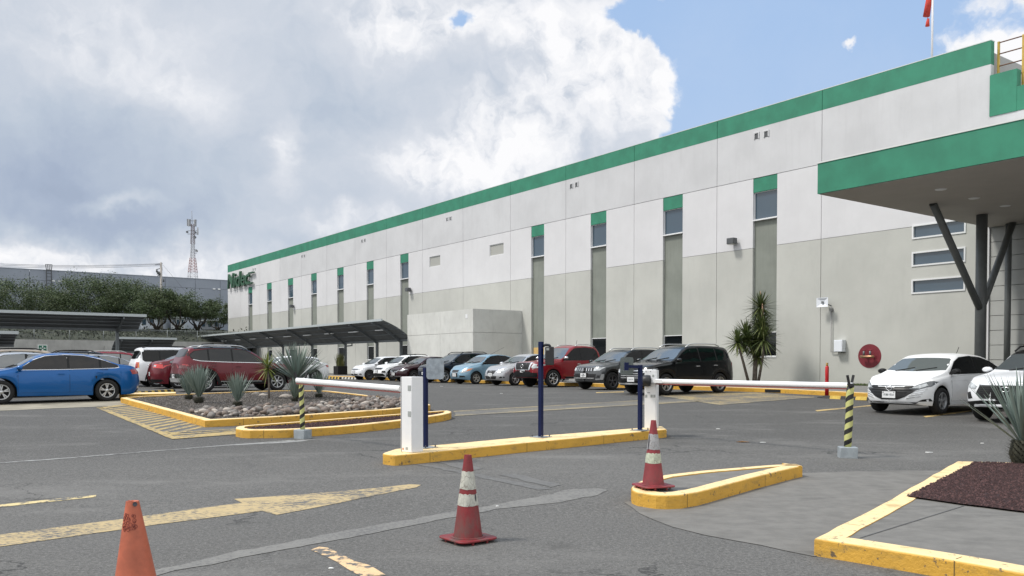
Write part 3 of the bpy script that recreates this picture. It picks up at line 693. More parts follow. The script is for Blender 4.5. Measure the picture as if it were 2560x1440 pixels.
jz = 1.86 + HC; b1 = onsof(2328, 509); b2 = onsof(2527, 557)
MB().tube([Vector((c1.x, c1.y, jz - .1)), Vector((b1.x, b1.y, cz0 - .03))], .115, 18).build('brace', CST, can)
MB().tube([Vector((c1.x, c1.y, jz - .1)), Vector((b2.x, b2.y, cz0 - .03))], .115, 18).build('brace', CST, can)
c2 = onsof(2526, 556); MB().tube([Vector((c2.x + .02, c2.y + .25, .6)), Vector((c2.x + .02, c2.y + .25, cz0 - .03))], .105, 18).build('column', CST, can)
# ------------------------------------------------------------------ things on the wall
def flood(x, y, off=.35):
    s_ = S(x); z_ = fz(x, y); o = thing('wall_floodlight', '', 'floodlight', FW(s_, .0, z_), 'floodlights on the factory wall')
    mb = MB(); mb.box((s_ - .2, .12, z_ - .14), (s_ + .2, .42, z_ + .14), FW); mb.build('housing', FRD, o, bevel=.02)
    MB().box((s_ - .16, .14, z_ - .165), (s_ + .16, .40, z_ - .142), FW).build('lens', GL_G, o)
    MB().box((s_ - .06, .001, z_ - .08), (s_ + .06, .12, z_ + .08), FW).build('bracket', FRD, o); return o
flood(1837, 605)['label'] = 'dark floodlight high on the wall left of the yucca, nearest the canopy'
flood(1028, 725)['label'] = 'dark floodlight on the white wall above the near end of the carport'
flood(736, 766)['label'] = 'small dark floodlight on the wall close to the company sign'
s_ = S(2068); z_ = fz(2068, 757); sc_ = S(2080)
hp = thing('horn_loudspeaker', 'white rectangular horn loudspeaker on a conduit right of the yucca', 'loudspeaker', FW(s_, 0, z_))
mb = MB()
rings = [(.28, .20, .40), (.25, .17, .395), (.08, .07, .34), (.04, .04, .36)]
vs = [];
for (a, b, d) in rings: vs += [FW(s_ + i * a, d, z_ + j * b) for (i, j) in ((-1, -1), (1, -1), (1, 1), (-1, 1))]
mb.add(vs, [(k * 4 + i, k * 4 + (i + 1) % 4, k * 4 + 4 + (i + 1) % 4, k * 4 + 4 + i) for k in range(3) for i in range(4)])
HW = mat('horn_white', (.72, .75, .80), .4); mb.build('horn', HW, hp); MB().lathe([(0, .34), (.05, .30), (.07, .2), (.07, .05)], (0, 0, 0), 'z', 12).v
bl = MB(); bl.box((s_ - .05, .2, z_ - .05), (s_ + .05, .4, z_ + .05), FW); bl.build('driver', STEEL, hp); MB().tube([FW(s_, .25, z_), FW(s_, .12, z_ - .05), FW(sc_, .08, z_ - .15)], .025, 8).build('bracket', STEEL, hp)
sb = S(2103); zb = fz(2100, 865); sc_ = S(2080)
mb = MB(); mb.tube([FW(sc_, .08, fz(2080, 765)), FW(sc_, .08, fz(2080, 880)), FW(sc_ - .25, .08, fz(2080, 880))], .02, 8); mb.box((sc_ - .05, .0, fz(2080, 775) - .05), (sc_ + .05, .14, fz(2080, 775) + .05), FW)
mb.build('conduit', mat('conduit_grey', (.22, .22, .22), .5), hp)
eb = thing('electric_box', 'white metal electric box at the foot of the loudspeaker conduit', 'electric box', FW(sb, 0, zb))
MB().box((sb - .22, .02, zb - .25), (sb + .18, .27, zb + .25), FW).build('cabinet', HW, eb, bevel=.01)
MB().box((sb - .20, .27, zb - .23), (sb + .16, .285, zb + .23), FW).build('door', HW, eb); MB().box((sb - .2, .02, zb - .29), (sb - .1, .20, zb - .252), FW).build('gland', FRD, eb)
sh = S(2174); zh = fz(2174, 890); RED = mat('hydrant_red', (.17, .014, .024), .6, var=.15, vscale=4)
hy = thing('fire_hose_inlet', 'brass twin hose inlet on a round red disc painted on the wall', 'fire inlet', FW(sh, 0, zh))
mb = MB(); mb.prism([(sh + .51 * math.cos(a * math.pi / 24), zh + .49 * math.sin(a * math.pi / 24)) for a in range(48)], .001, .012, lambda a, b, c: FW(a, c, b)); mb.build('red_disc', RED, hy)
BR = mat('brass', (.42, .24, .14), .35, metal=.8, var=.2, vscale=8)
MB().tube([FW(sh + .29, .16, zh - .02), FW(sh + .2, .22, zh - .03), FW(sh - .2, .22, zh - .03), FW(sh - .29, .16, zh - .02)], .055, 12).build('pipe', BR, hy)
for q in (.2, -.2):
    v_ = MB().tube([FW(sh + q * .7, .2, zh + .03), FW(sh + q * .7, .2, zh + .20)], .04, 10).build('valve', STEEL, hy); MB().tube([FW(sh + q * .7 + .09, .2, zh + .23), FW(sh + q * .7 - .09, .2, zh + .23)], .02, 8).build('valve_handle', RED, v_)
# ------------------------------------------------------------------ windsock on the roof
sF, _ = fs(2321, -3); ws = thing('windsock', 'torn red windsock hanging limp from a thin pole on the roof', 'windsock', FW(sF, -3, 12.6))
_, Yf = fs(2321, -3); ztop = HC + (HOR + 60) * Yf / F
MB().tube([FW(sF, -3, 12.4), FW(sF, -3, ztop)], .045, 8).build('pole', mat('pole_white', (.6, .6, .62), .4), ws)
SOCK = mat('sock_red', (.60, .06, .04), .8, var=.25, vscale=3)
def zp(y): return HC + (HOR - y) * Yf / F
mb = MB(); k = Yf / F
for (a, b, r0, r1, dx0, dx1) in ((-30, 45, .10, .14, -.06, -.20), (52, 70, .05, .09, -.18, -.16)):
    mb.tube([FW(sF - dx0 * 1, -3, zp(a)), FW(sF - (dx0 + dx1) / 2 + .03, -3, zp((a + b) / 2)), FW(sF - dx1 * 1.3, -3, zp(b))], [r0, (r0 + r1) / 2, r1], 9, caps=True)
mb.bar(FW(sF + .2, -3, zp(44)), FW(sF + .2, -3, zp(54)), .02)
mb.build('sock', SOCK, ws); MB().bar(FW(sF, -3, zp(-40)), FW(sF + .12, -3, zp(-34)), .03).build('swivel', STEEL, ws)
# ------------------------------------------------------------------ cars
def pchip(pts):
    xs = [p[0] for p in pts]; ys = [p[1] for p in pts]; n = len(xs)
    h = [xs[i + 1] - xs[i] for i in range(n - 1)]; d = [(ys[i + 1] - ys[i]) / h[i] for i in range(n - 1)]
    m = [0] * n; m[0] = d[0]; m[-1] = d[-1]
    for i in range(1, n - 1):
        if d[i - 1] * d[i] > 0:
            w1 = 2 * h[i] + h[i - 1]; w2 = h[i] + 2 * h[i - 1]; m[i] = (w1 + w2) / (w1 / d[i - 1] + w2 / d[i])
    def f(x):
        if x <= xs[0]: return ys[0]
        if x >= xs[-1]: return ys[-1]
        i = max(k for k in range(n - 1) if xs[k] <= x); t = (x - xs[i]) / h[i]
        return (2 * t**3 - 3 * t**2 + 1) * ys[i] + (t**3 - 2 * t**2 + t) * h[i] * m[i] + (-2 * t**3 + 3 * t**2) * ys[i + 1] + (t**3 - t**2) * h[i] * m[i + 1]
    return f
RUB = mat('tyre_rubber', (.010, .010, .0105), .85, bump=.2, bscale=80); PLA = mat('black_plastic', (.009, .0095, .010), .6, spec=.3); RIMS = mat('alloy_rim', (.50, .51, .52), .3, metal=.75)
RIMD = mat('dark_rim', (.06, .06, .065), .4, metal=.4); CHR = mat('chrome', (.72, .73, .75), .22, metal=.75); HUB = mat('brake_dark', (.010, .010, .011), .8)
LAMP = mat('headlamp_glass', (.55, .58, .60), .08, var=.5, vscale=9, coat=1.0); LAMPD = mat('headlamp_dark', (.10, .11, .12), .08, coat=1.0); AMB = mat('amber_lens', (.70, .20, .03), .15, coat=1.0); REDL = mat('tail_lens', (.35, .012, .015), .12, coat=1.0)
PLT = mat('plate_white', (.70, .71, .72), .4); PLG = mat('plate_print', (.22, .24, .25), .5); WGL = m_glass('car_glass', (.005, .006, .007), .03); WSG = m_glass('windscreen_glass', (.06, .072, .078), .04)
WGL.node_tree.nodes['Principled BSDF'].inputs['Specular IOR Level'].default_value = .32
WSG.node_tree.nodes['Principled BSDF'].inputs['Specular IOR Level'].default_value = 1.0; WSG.node_tree.nodes['Principled BSDF'].inputs['IOR'].default_value = 1.75
GRL = mat('grille_black', (.012, .012, .013), .45); SEAM = mat('panel_gap', (.01, .01, .01), .8); SILV = mat('skid_silver', (.55, .56, .57), .35, metal=.5)
def paint(name, col, fl=.25, rough=.32, metal=.25): return mat(name, col, rough, metal=metal, coat=.40, flake=fl, spec=.35)
SEDAN = dict(L=4.64, W=1.80, H=1.44, xa=(-1.30, 1.40), r=.325, sill=.20, hg=.60, a=.75, nexp=3.0,
    top=[(-2.32, .93), (-2.25, 1.02), (-2.0, 1.08), (-1.72, 1.11), (-1.2, 1.30), (-.75, 1.405), (-.2, 1.44), (.25, 1.415), (.55, 1.32), (1.08, 1.03), (1.22, .985), (1.7, .90), (2.1, .80), (2.27, .70), (2.32, .66)],
    belt=[(-2.32, .86), (-1.9, .98), (-1.2, .97), (0, .925), (1.1, .88), (1.8, .78), (2.32, .58)],
    front=[(.2, -.14), (.3, -.03), (.45, 0), (.6, -.03), (.75, -.14), (.95, -.3)], rear=[(.25, .12), (.4, .03), (.6, 0), (.8, .03), (1.0, .10), (1.1, .16)],
    dlo=[(1.00, .945), (.93, .995), (.58, 1.225), (.30, 1.33), (-.2, 1.37), (-.7, 1.345), (-1.15, 1.24), (-1.60, 1.075), (-1.63, 1.015), (-1.52, .995), (-.8, .975), (0, .955)],
    bpill=[-.28], cpill=-1.12, ws=(1.16, .54), rw=(-1.60, -.98), doors=((1.05, -.30), (-.31, -1.32)), roofedge=(.55, -1.0))
def spec(base, **k): d = dict(base); d.update(k); return d
HATCH = spec(SEDAN, L=3.93, W=1.66, H=1.47, xa=(-1.18, 1.24), r=.30, top=[(-1.96, .95), (-1.93, 1.05), (-1.85, 1.18), (-1.62, 1.38), (-1.3, 1.45), (-.5, 1.48), (.05, 1.46), (.35, 1.36), (.92, 1.02), (1.05, .975), (1.5, .90), (1.8, .78), (1.92, .68), (1.96, .64)],
    belt=[(-1.96, .90), (-1.5, .96), (0, .92), (.95, .88), (1.5, .80), (1.96, .56)],
    dlo=[(.86, .95), (.78, 1.00), (.42, 1.24), (.12, 1.37), (-.5, 1.40), (-1.1, 1.37), (-1.50, 1.28), (-1.60, 1.10), (-1.45, 1.0), (-.6, .965)], bpill=[-.32], cpill=-1.12, ws=(1.0, .32), rw=(-1.93, -1.60), doors=((.9, -.34), (-.35, -1.15)))
SUV = spec(SEDAN, L=4.30, W=1.78, H=1.62, xa=(-1.28, 1.36), r=.345, sill=.27, hg=.66, a=.6, nexp=3.6,
    top=[(-2.15, 1.02), (-2.12, 1.12), (-2.05, 1.30), (-1.85, 1.52), (-1.6, 1.585), (-.8, 1.62), (-.1, 1.61), (.25, 1.55), (.45, 1.46), (.98, 1.13), (1.12, 1.075), (1.6, 1.01), (1.95, .95), (2.1, .90), (2.15, .86)],
    belt=[(-2.15, .98), (-1.6, 1.06), (0, 1.02), (1.0, .98), (1.7, .90), (2.15, .78)],
    front=[(.25, -.12), (.35, -.04), (.5, 0), (.7, -.01), (.85, -.06), (1.05, -.2)], rear=[(.25, .10), (.4, .02), (.6, 0), (.85, .04), (1.0, .05), (1.15, .10), (1.5, .25)],
    dlo=[(.93, 1.045), (.86, 1.09), (.50, 1.32), (.18, 1.48), (-.4, 1.525), (-1.1, 1.51), (-1.62, 1.44), (-1.80, 1.30), (-1.74, 1.20), (-1.5, 1.12), (-.6, 1.075)], bpill=[-.30], cpill=-1.15, ws=(1.06, .40), rw=(-2.10, -1.86), doors=((.98, -.32), (-.33, -1.22)))
PICK = spec(SUV, L=5.25, W=1.85, H=1.83, xa=(-1.62, 1.62), r=.375, sill=.36, hg=.78, a=.55, nexp=4.2,
    top=[(-2.62, 1.12), (-1.25, 1.13), (-1.17, 1.16), (-1.12, 1.60), (-1.0, 1.77), (-.4, 1.83), (.15, 1.82), (.5, 1.72), (1.10, 1.25), (1.25, 1.20), (1.8, 1.15), (2.3, 1.11), (2.55, 1.08), (2.62, 1.04)],
    belt=[(-2.62, 1.08), (-1.3, 1.10), (0, 1.12), (1.0, 1.10), (2.0, 1.04), (2.62, .94)],
    front=[(.35, -.14), (.45, -.04), (.6, 0), (.8, 0), (1.0, -.03), (1.2, -.15)], rear=[(.35, .10), (.6, 0), (1.2, 0)],
    dlo=[(1.06, 1.17), (.95, 1.24), (.62, 1.47), (.28, 1.68), (-.3, 1.72), (-.85, 1.68), (-1.0, 1.56), (-1.02, 1.22), (-.9, 1.18), (0, 1.17)], bpill=[0.02], cpill=None, ws=(1.20, .48), rw=(-1.2, -1.05), doors=((1.15, .0), (-.02, -1.05)))
class Car:
    def __init__(c, sp, name, label, cat, pm, group=None, roofm=None):
        c.s = sp; c.pm = pm; c.root = thing(name, label, cat, group=group); c.body(roofm)
    def body(c, roofm):
        s = c.s; L2 = s['L'] / 2; W2 = s['W'] / 2; r = s['r']; Ra = r + .055
        ft, fb = pchip(s['top']), pchip(s['belt']); ff, fr = pchip(s['front']), pchip(s['rear'])
        xs = set()
        for p in s['top']: xs.add(p[0])
        for k in range(26): xs.add(-L2 + .02 + (2 * L2 - .04) * k / 25)
        for t in (.0, .004, .015, .04, .08, .14, .22, .32): xs.add(L2 - t * s['a']); xs.add(-L2 + t * s['a'])
        arch = []
        for xw in s['xa']:
            for k in range(0, 13): arch.append(xw + Ra * math.cos(math.pi * k / 12))
            arch += [xw + Ra + .004, xw - Ra - .004]
        xs = [x for x in xs if all(abs(x - q) > .022 for q in arch)] + arch; xs.sort()
        out = [xs[0]]
        for x in xs[1:]:
            if x - out[-1] > .0025: out.append(x)
        xs = out
        def halfw(x):
            d = max(0, abs(x) - (L2 - s['a'])) / s['a']
            return W2 * max(.0, 1 - d ** s['nexp']) ** (1 / s['nexp']) if d < 1 else 0
        # gentle taper towards the ends
        def wd(x): return halfw(x) * (1 - .035 * (abs(x) / L2) ** 2)
        side = [(0, .955), (.07, .972), (.18, .985), (.36, .998), (.55, 1.0), (.74, .994), (.88, .985), (1, .965)]
        rings = []
        for x in xs:
            w_ = max(wd(x), .012); zl = s['sill']
            zend = s['sill'] + .06 * max(0, (abs(x) - L2 + .5) / .5) ** 2
            zl = zend
            for xw in s['xa']:
                d = abs(x - xw)
                if d <= Ra + 1e-6: zl = max(zl, r + math.sqrt(max(0, Ra * Ra - d * d)))
            zt = ft(x); zb = min(fb(x), zt - .035); zl = min(zl, zb - .05)
            gh = zt - zb; yt = w_ * .965 - .33 * max(0, gh - .06) - .02 * min(1, gh / .1)
            yt = max(yt, w_ * .5); crown = .035 + .02 * min(1, gh / .3); crown = min(crown, gh * .6)
            pts = [(0, zl), (w_ * .9, zl)]
            pts += [(w_ * f, zl + (zb - zl) * t) for t, f in side]
            yb = w_ * .965; ze = zt - crown
            for t in (.06, .30, .55, .78): pts.append((yb + (yt - yb) * t - .01 * min(1, gh / .1) * (t > .1), zb + (ze - zb) * t))
            pts += [(yt - .006, ze - .03 * min(1, gh / .5)), (yt - .05 * min(1, gh / .3), ze + (zt - ze) * .30)]
            for t in (.82, .6, .35, 0): pts.append((yt * t if t < .8 else yt * t, zt - crown * .75 * (t ** 2)))
            ring = []
            for (y, z) in pts:
                kf = max(0, (x - (L2 - .55)) / .55); kr = max(0, (-x - (L2 - .45)) / .45)
                dx = ff(z) * kf ** 1.3 + fr(z) * kr ** 1.3
                ring.append((x + dx, y, z))
            rings.append(ring)
        n = len(rings[0]); vs = []; fs_ = []; ms = []
        for ring in rings: vs += [Vector(p) for p in ring] + [Vector((p[0], -p[1], p[2])) for p in ring[1:-1]]
        m_ = 2 * n - 2
        idx = list(range(n)) + list(range(m_ - 1, n - 1, -1))
        for i in range(len(rings) - 1):
            for k in range(m_):
                a, b = idx[k], idx[(k + 1) % m_]
                fs_.append((i * m_ + a, i * m_ + b, (i + 1) * m_ + b, (i + 1) * m_ + a))
                kk = min(k, m_ - 1 - k); xm = (xs[i] + xs[i + 1]) / 2
                mi = 0
                if kk <= 1: mi = 1
                if roofm and kk >= n - 6 and s['roofedge'][1] - .6 < xm < s['roofedge'][0] - .15: mi = 2
                ms.append(mi)
        for e in (0, len(rings) - 1): fs_.append(tuple(e * m_ + a for a in (idx if e == 0 else idx[::-1]))); ms.append(0)
        mb = MB(); mb.v = vs; mb.f = fs_; mb.m = ms; mb.sm = [True] * len(fs_)
        c.b = mb.build('body', [c.pm, PLA] + ([roofm] if roofm else []), c.root)
        c.b.data.set_sharp_from_angle(angle=R(42))
        me = c.b.data
        c.bvh = BVHTree.FromPolygons([v.co.copy() for v in me.vertices], [tuple(p.vertices) for p in me.polygons])
        c.ft = ft; c.fb = fb
    def hit(c, ax, u, v, off):
        if ax == 'L': o, d = Vector((u, 3, v)), Vector((0, -1, 0))
        elif ax == 'R': o, d = Vector((u, -3, v)), Vector((0, 1, 0))
        elif ax == 'F': o, d = Vector((6, u, v)), Vector((-1, 0, 0))
        elif ax == 'B': o, d = Vector((-6, u, v)), Vector((1, 0, 0))
        else: o, d = Vector((u, v, 4)), Vector((0, 0, -1))
        h = c.bvh.ray_cast(o, d)
        if h[0] is None: return None
        nn = h[1]
        if nn.dot(d) > 0: nn = -nn
        return h[0] + (nn * .5 - d * .5).normalized() * off
    def decal(c, name, poly, ax, m, off=.006, parent=None, step=.09, skirt=True):
        bm = bmesh.new(); f = bm.faces.new([bm.verts.new((p[0], p[1], 0)) for p in poly]); bmesh.ops.triangulate(bm, faces=[f])
        us = [p[0] for p in poly]; v_s = [p[1] for p in poly]
        for (lo, hi, no) in ((min(us), max(us), (1, 0, 0)), (min(v_s), max(v_s), (0, 1, 0))):
            k = lo + step
            while k < hi - .005:
                bmesh.ops.bisect_plane(bm, geom=bm.verts[:] + bm.edges[:] + bm.faces[:], plane_co=(k * no[0], k * no[1], 0), plane_no=no); k += step
        be = [e for e in bm.edges if e.is_boundary]; inner = {}
        bad = []
        for v in list(bm.verts):
            h = c.hit(ax, v.co.x, v.co.y, off)
            if h is None: bad.append(v); continue
            inner[v] = c.hit(ax, v.co.x, v.co.y, -.012); v.co = h
        if skirt and be:
            r_ = bmesh.ops.extrude_edge_only(bm, edges=be); nv = [g_ for g_ in r_['geom'] if isinstance(g_, bmesh.types.BMVert)]
            src = {}
            for v in nv:
                for e in v.link_edges:
                    w_ = e.other_vert(v)
                    if w_ in inner and (w_.co - v.co).length < 1e-6: src[v] = w_
            for v, w_ in src.items():
                if inner[w_] is not None: v.co = inner[w_]
        if bad: bmesh.ops.delete(bm, geom=bad, context='VERTS')
        bmesh.ops.recalc_face_normals(bm, faces=bm.faces)
        me = bpy.data.meshes.new(name)
        for f in bm.faces: f.smooth = True
        bm.to_mesh(me); bm.free(); me.materials.append(m)
        if len(me.polygons):
            me.set_sharp_from_angle(angle=R(40))
            c_ = sum((p.center for p in me.polygons), Vector()) / len(me.polygons)
            ref = {'L': (0, 1, 0), 'R': (0, -1, 0), 'F': (1, 0, .2), 'B': (-1, 0, .2), 'T': (0, 0, 1)}[ax]
            if sum(p.normal.dot(Vector(ref)) * p.area for p in me.polygons) < 0:
                me.flip_normals()
        o = bpy.data.objects.new(name, me); COL.objects.link(o); o.parent = parent or c.root
        return o
    def both(c, name, poly, ax, m, off=.006, parent=None, step=.09):
        """the shape on both sides: for 'S' left and right flank, for 'F' and 'B' mirrored in y"""
        if ax == 'S': return [c.decal(name, poly, 'L', m, off, parent, step), c.decal(name, poly, 'R', m, off, parent, step)]
        return [c.decal(name, poly, ax, m, off, parent, step), c.decal(name, [(-a, b) for a, b in poly][::-1], ax, m, off, parent, step)]
    def glass(c, tint=None, trim=None, wsm=None):
        s = c.s; tint = tint or WGL
        dlo = s['dlo']
        for ax in 'LR':
            fr = c.decal('window_trim', [(x + (.016 if x > 0 else -.016 if x < -1 else 0), z + (.016 if z > c.fb(x) + .2 else -.014)) for x, z in dlo], ax, trim or PLA, .004, step=.15)
            c.decal('pillar', [(x, z) for x, z in dlo], ax, PLA, .006, parent=fr, step=.15)
            cuts = [9] + s['bpill'] + ([s['cpill']] if s['cpill'] else []) + [-9]
            for i in range(len(cuts) - 1):
                hi = cuts[i] - (.03 if i else 0); lo = cuts[i + 1] + .03
                pl = clip(clip(dlo, hi, True), lo, False)
                if len(pl) > 2: c.decal('side_window', pl, ax, tint, .008, parent=fr, step=.15)
        # windscreen and rear glass, shaped by the lengths where they start and end
        def band(x0, x1, kind, m):
            z0, z1 = c.ft(x0), c.ft(x1); W2 = s['W'] / 2
            def yw(z, x): 
                gh = z - c.fb(x); return W2 * .965 - .33 * max(0, gh - .06) - .075
            y0 = min(yw(z0, x0), W2 * .86); y1 = yw(z1, x1) - .02
            pts = [(-y0, z0 + .02), (-y0 * .5, z0 + .0), (0, z0 - .01), (y0 * .5, z0), (y0, z0 + .02), ((y0 + y1) / 2 + .012, (z0 + z1) / 2 - .01), (y1, z1 - .05), (y1 - .05, z1 - .03), (y1 * .5, z1 - .015), (0, z1 - .01), (-y1 * .5, z1 - .015), (-y1 + .05, z1 - .03), (-y1, z1 - .05), (-(y0 + y1) / 2 - .012, (z0 + z1) / 2 - .01)]
            return c.decal(kind, pts, 'F' if x0 > 0 else 'B', m, .006, step=.12)
        w_ = band(s['ws'][0], s['ws'][1], 'windscreen', wsm or WSG)
        x0 = s['ws'][0]; z0 = c.ft(x0)
        for yy in (.08, -.45):
            a = c.hit('T', x0 + .02, yy + .0, .02); b = c.hit('F', yy + .42, z0 + .075, .02)
            if a and b: MB().bar(a, b, .018).build('wiper', PLA, w_)
        if s['rw']: band(s['rw'][0], s['rw'][1], 'rear_window', tint)
    def wheels(c, style='five', rm=None, dark=None):
        s = c.s; r = s['r']; rm = rm or RIMS; yo = s['W'] / 2 - .012
        for xw in s['xa']:
            for sg in (1, -1):
                wroot = MB().lathe([(0, sg * (yo - .11)), (r * .66, sg * (yo - .11)), (r * .66, sg * (yo - .20)), (0, sg * (yo - .20))], (xw, 0, r), 'y', 24, smooth=False).build('wheel', HUB, c.root)
                rr = r * .655
                MB().lathe([(rr, sg * (yo - .02)), (rr + .02, sg * yo), (r * .86, sg * (yo + .002)), (r * .96, sg * (yo - .02)), (r, sg * (yo - .05)), (r, sg * (yo - .17)), (r * .95, sg * (yo - .21)), (rr, sg * (yo - .20))], (xw, 0, r), 'y', 36).build('tyre', RUB, wroot)
                mb = MB(); mb.lathe([(rr, sg * (yo - .20)), (rr, sg * (yo - .015)), (rr - .012, sg * (yo - .01)), (rr - .025, sg * (yo - .03)), (rr - .03, sg * (yo - .2))], (xw, 0, r), 'y', 32)
                yf = sg * (yo - .035); yb_ = sg * (yo - .065)
                cc = Vector((xw, 0, r)); mb.lathe([(0, yf), (.055, yf), (.06, yb_)], (xw, 0, r), 'y', 14)
                nsp = {'five': 5, 'ten': 10, 'seven': 7, 'steel': 0, 'split': 5, 'six': 6}[style]; ph = .3
                for k in range(nsp):
                    for off_ in ((0,) if style not in ('split',) else (-.16, .16)):
                        a = ph + 2 * math.pi * k / nsp; a0 = a + off_ * .35; a1 = a + off_
                        wd0, wd1 = {'five': (.05, .075), 'ten': (.02, .026), 'seven': (.03, .045), 'split': (.022, .034), 'six': (.045, .07)}[style]
                        p0 = Vector((math.cos(a0) * .045, 0, math.sin(a0) * .045)); p1 = Vector((math.cos(a1) * (rr - .018), 0, math.sin(a1) * (rr - .018)))
                        t = (p1 - p0).normalized(); q = Vector((-t.z, 0, t.x))
                        vs = [cc + p0 - q * wd0 / 2, cc + p0 + q * wd0 / 2, cc + p1 + q * wd1 / 2, cc + p1 - q * wd1 / 2]
                        mb.add([v + Vector((0, yf, 0)) for v in vs] + [v + Vector((0, yb_, 0)) for v in vs], [(0, 1, 2, 3), (7, 6, 5, 4), (0, 4, 5, 1), (1, 5, 6, 2), (2, 6, 7, 3), (3, 7, 4, 0)])
                if style == 'steel':
                    mb.lathe([(.0, yf), (.07, yf), (.09, yb_ - sg * .02), (rr * .6, yb_), (rr * .8, yf), (rr - .02, yb_)], (xw, 0, r), 'y', 24)
                mb.build('rim', rm, wroot)
    def doors(c, chrome=False, seam=True, hz=None):
        s = c.s; hm = CHR if chrome else c.pm
        for sg, ax in ((1, 'L'), (-1, 'R')):
            for i, (x1, x0) in enumerate(s['doors']):
                x1 = min(x1, s['xa'][1] - s['r'] - .085)
                zt = lambda x: c.fb(x) - .005
                za = s['sill'] + .10; r_ = s['r'] + .085; xw = s['xa'][0]
                low = [(x0, za), (x1, za)]
                if i == 1:
                    low = []
                    if x0 < xw + r_:
                        a0 = math.acos(max(-1, min(1, (x0 - xw) / r_))); a1 = math.asin((za - s['r']) / r_)
                        low = [(xw + r_ * math.cos(a0 + (a1 - a0) * k / 7), s['r'] + r_ * math.sin(a0 + (a1 - a0) * k / 7)) for k in range(8)] + [(x1, za)]
                    else: low = [(x0, za), (x1, za)]
                poly = low + [(x1, zt(x1)), ((x0 + x1) / 2, zt((x0 + x1) / 2)), (x0, zt(x0))]
                cx_, cz_ = (x0 + x1) / 2, sum(p[1] for p in poly) / len(poly); big = [(x + (.007 if x > cx_ else -.007), z + (-.004 if z < cz_ else .004)) for x, z in poly]
                c.decal('door_gap', big, ax, SEAM, .0015, step=.16)
                d = c.decal('door', poly, ax, c.pm, .004, step=.12)
                hx = x0 + .13; hzz = hz or (c.fb(hx) - .115)
                p = c.hit(ax, hx, hzz, .02); q = c.hit(ax, hx + .17, hzz, .02)
                if p and q: MB().bar(p, q, .03, .028).build('handle', hm, d)
    def mirrors(c, m=None, x=None, z=None):
        s = c.s; x = x or s['dlo'][0][0] - .05; z = z or s['dlo'][0][1] + .06; y = s['W'] / 2
        for sg in (1, -1):
            mb = MB(); n = 10
            for (dx, kx) in ((-.05, .85), (-.03, 1), (.03, .9), (.09, .5)):
                mb.v += [Vector((x + dx, sg * (y + .07 + .115 * kx * math.cos(a * math.pi * 2 / n)), z + .07 * kx * math.sin(a * math.pi * 2 / n))) for a in range(n)]
            for k in range(3):
                for a in range(n): mb.f.append((k * n + a, k * n + (a + 1) % n, (k + 1) * n + (a + 1) % n, (k + 1) * n + a)); mb.m.append(0); mb.sm.append(True)
            for k in (0, 3): mb.f.append(tuple(k * n + a for a in range(n))); mb.m.append(0 if k else 1); mb.sm.append(False)
            mb.bar((x + .02, sg * (y - .08), z - .05), (x + .02, sg * (y + .06), z - .03), .05, .04, 1)
            mb.build('mirror', [m or c.pm, PLA], c.root)
    def cladding(c, m=None, wdt=.075, sill=True):
        s = c.s; r = s['r'] + .058; m = m or PLA
        for xw in s['xa']:
            pl = [(xw + (r) * math.cos(R(a)), s['r'] + r * math.sin(R(a))) for a in range(-8, 189, 14)] + [(xw + (r + wdt) * math.cos(R(a)), s['r'] + (r + wdt) * math.sin(R(a))) for a in range(188, -9, -14)]
            c.both('arch_trim', pl, 'S', m, .018, step=.3)
        if sill:
            a, b = s['xa'][0] + r + .02, s['xa'][1] - r - .02
            c.both('sill_trim', [(a, s['sill'] + .012), (b, s['sill'] + .012), (b, s['sill'] + .14), (a, s['sill'] + .14)], 'S', m, .014, step=.3)
    def rails(c, m=None, x=(.25, -1.45)):
        s = c.s
        for sg in (1, -1):
            pts = []
            for k in range(9):
                xx_ = x[0] + (x[1] - x[0]) * k / 8; y = s['W'] / 2 * .965 - .33 * (c.ft(xx_) - c.fb(xx_)) - .04
                pts.append((xx_, sg * y, c.ft(xx_) + (.035 if 0 < k < 8 else -.02)))
            MB().tube(pts, .02, 8).build('roof_rail', m or SILV, c.root)
    def plate(c, ax, z, text=None, back=None):
        for (w_, h_, of, m, nm) in ((.185, .095, .012, PLA, 'plate_holder'), (.165, .078, .018, PLT, 'licence_plate')):
            hs_ = [c.hit(ax, yy, z + dz, 0) for yy in (-w_, 0, w_) for dz in (-h_, 0, h_)]; sg_ = 1 if ax == 'F' else -1; xm = max(h.x * sg_ for h in hs_ if h) + of * .6
            o = MB().box((min(sg_ * (xm - .05), sg_ * xm), -w_, z - h_), (max(sg_ * (xm - .05), sg_ * xm), w_, z + h_)).build(nm, m, c.root)
        if text:
            cu = bpy.data.curves.new('plate_text', 'FONT'); cu.body = text; cu.size = .066; cu.extrude = .001; cu.align_x = 'CENTER'; cu.align_y = 'CENTER'; cu.offset = .002
            tmp = bpy.data.objects.new('plate_text', cu); COL.objects.link(tmp); dg = bpy.context.evaluated_depsgraph_get(); me = bpy.data.meshes.new_from_object(tmp.evaluated_get(dg)); bpy.data.objects.remove(tmp)
            sgn_ = 1 if ax == 'F' else -1; h = Vector((sgn_ * (xm + .002), 0, z))
            for v in me.vertices: v.co = Vector((h.x + sgn_ * v.co.z, sgn_ * v.co.x * .82, z + v.co.y))
            me.materials.append(PLG); t = bpy.data.objects.new('plate_text', me); COL.objects.link(t); t.parent = o
        else:
            sgn_ = 1 if ax == 'F' else -1; MB().box((min(sgn_ * xm, sgn_ * (xm + .002)), -.12, z - .03), (max(sgn_ * xm, sgn_ * (xm + .002)), .12, z + .025)).build('plate_print', PLG_S, o)
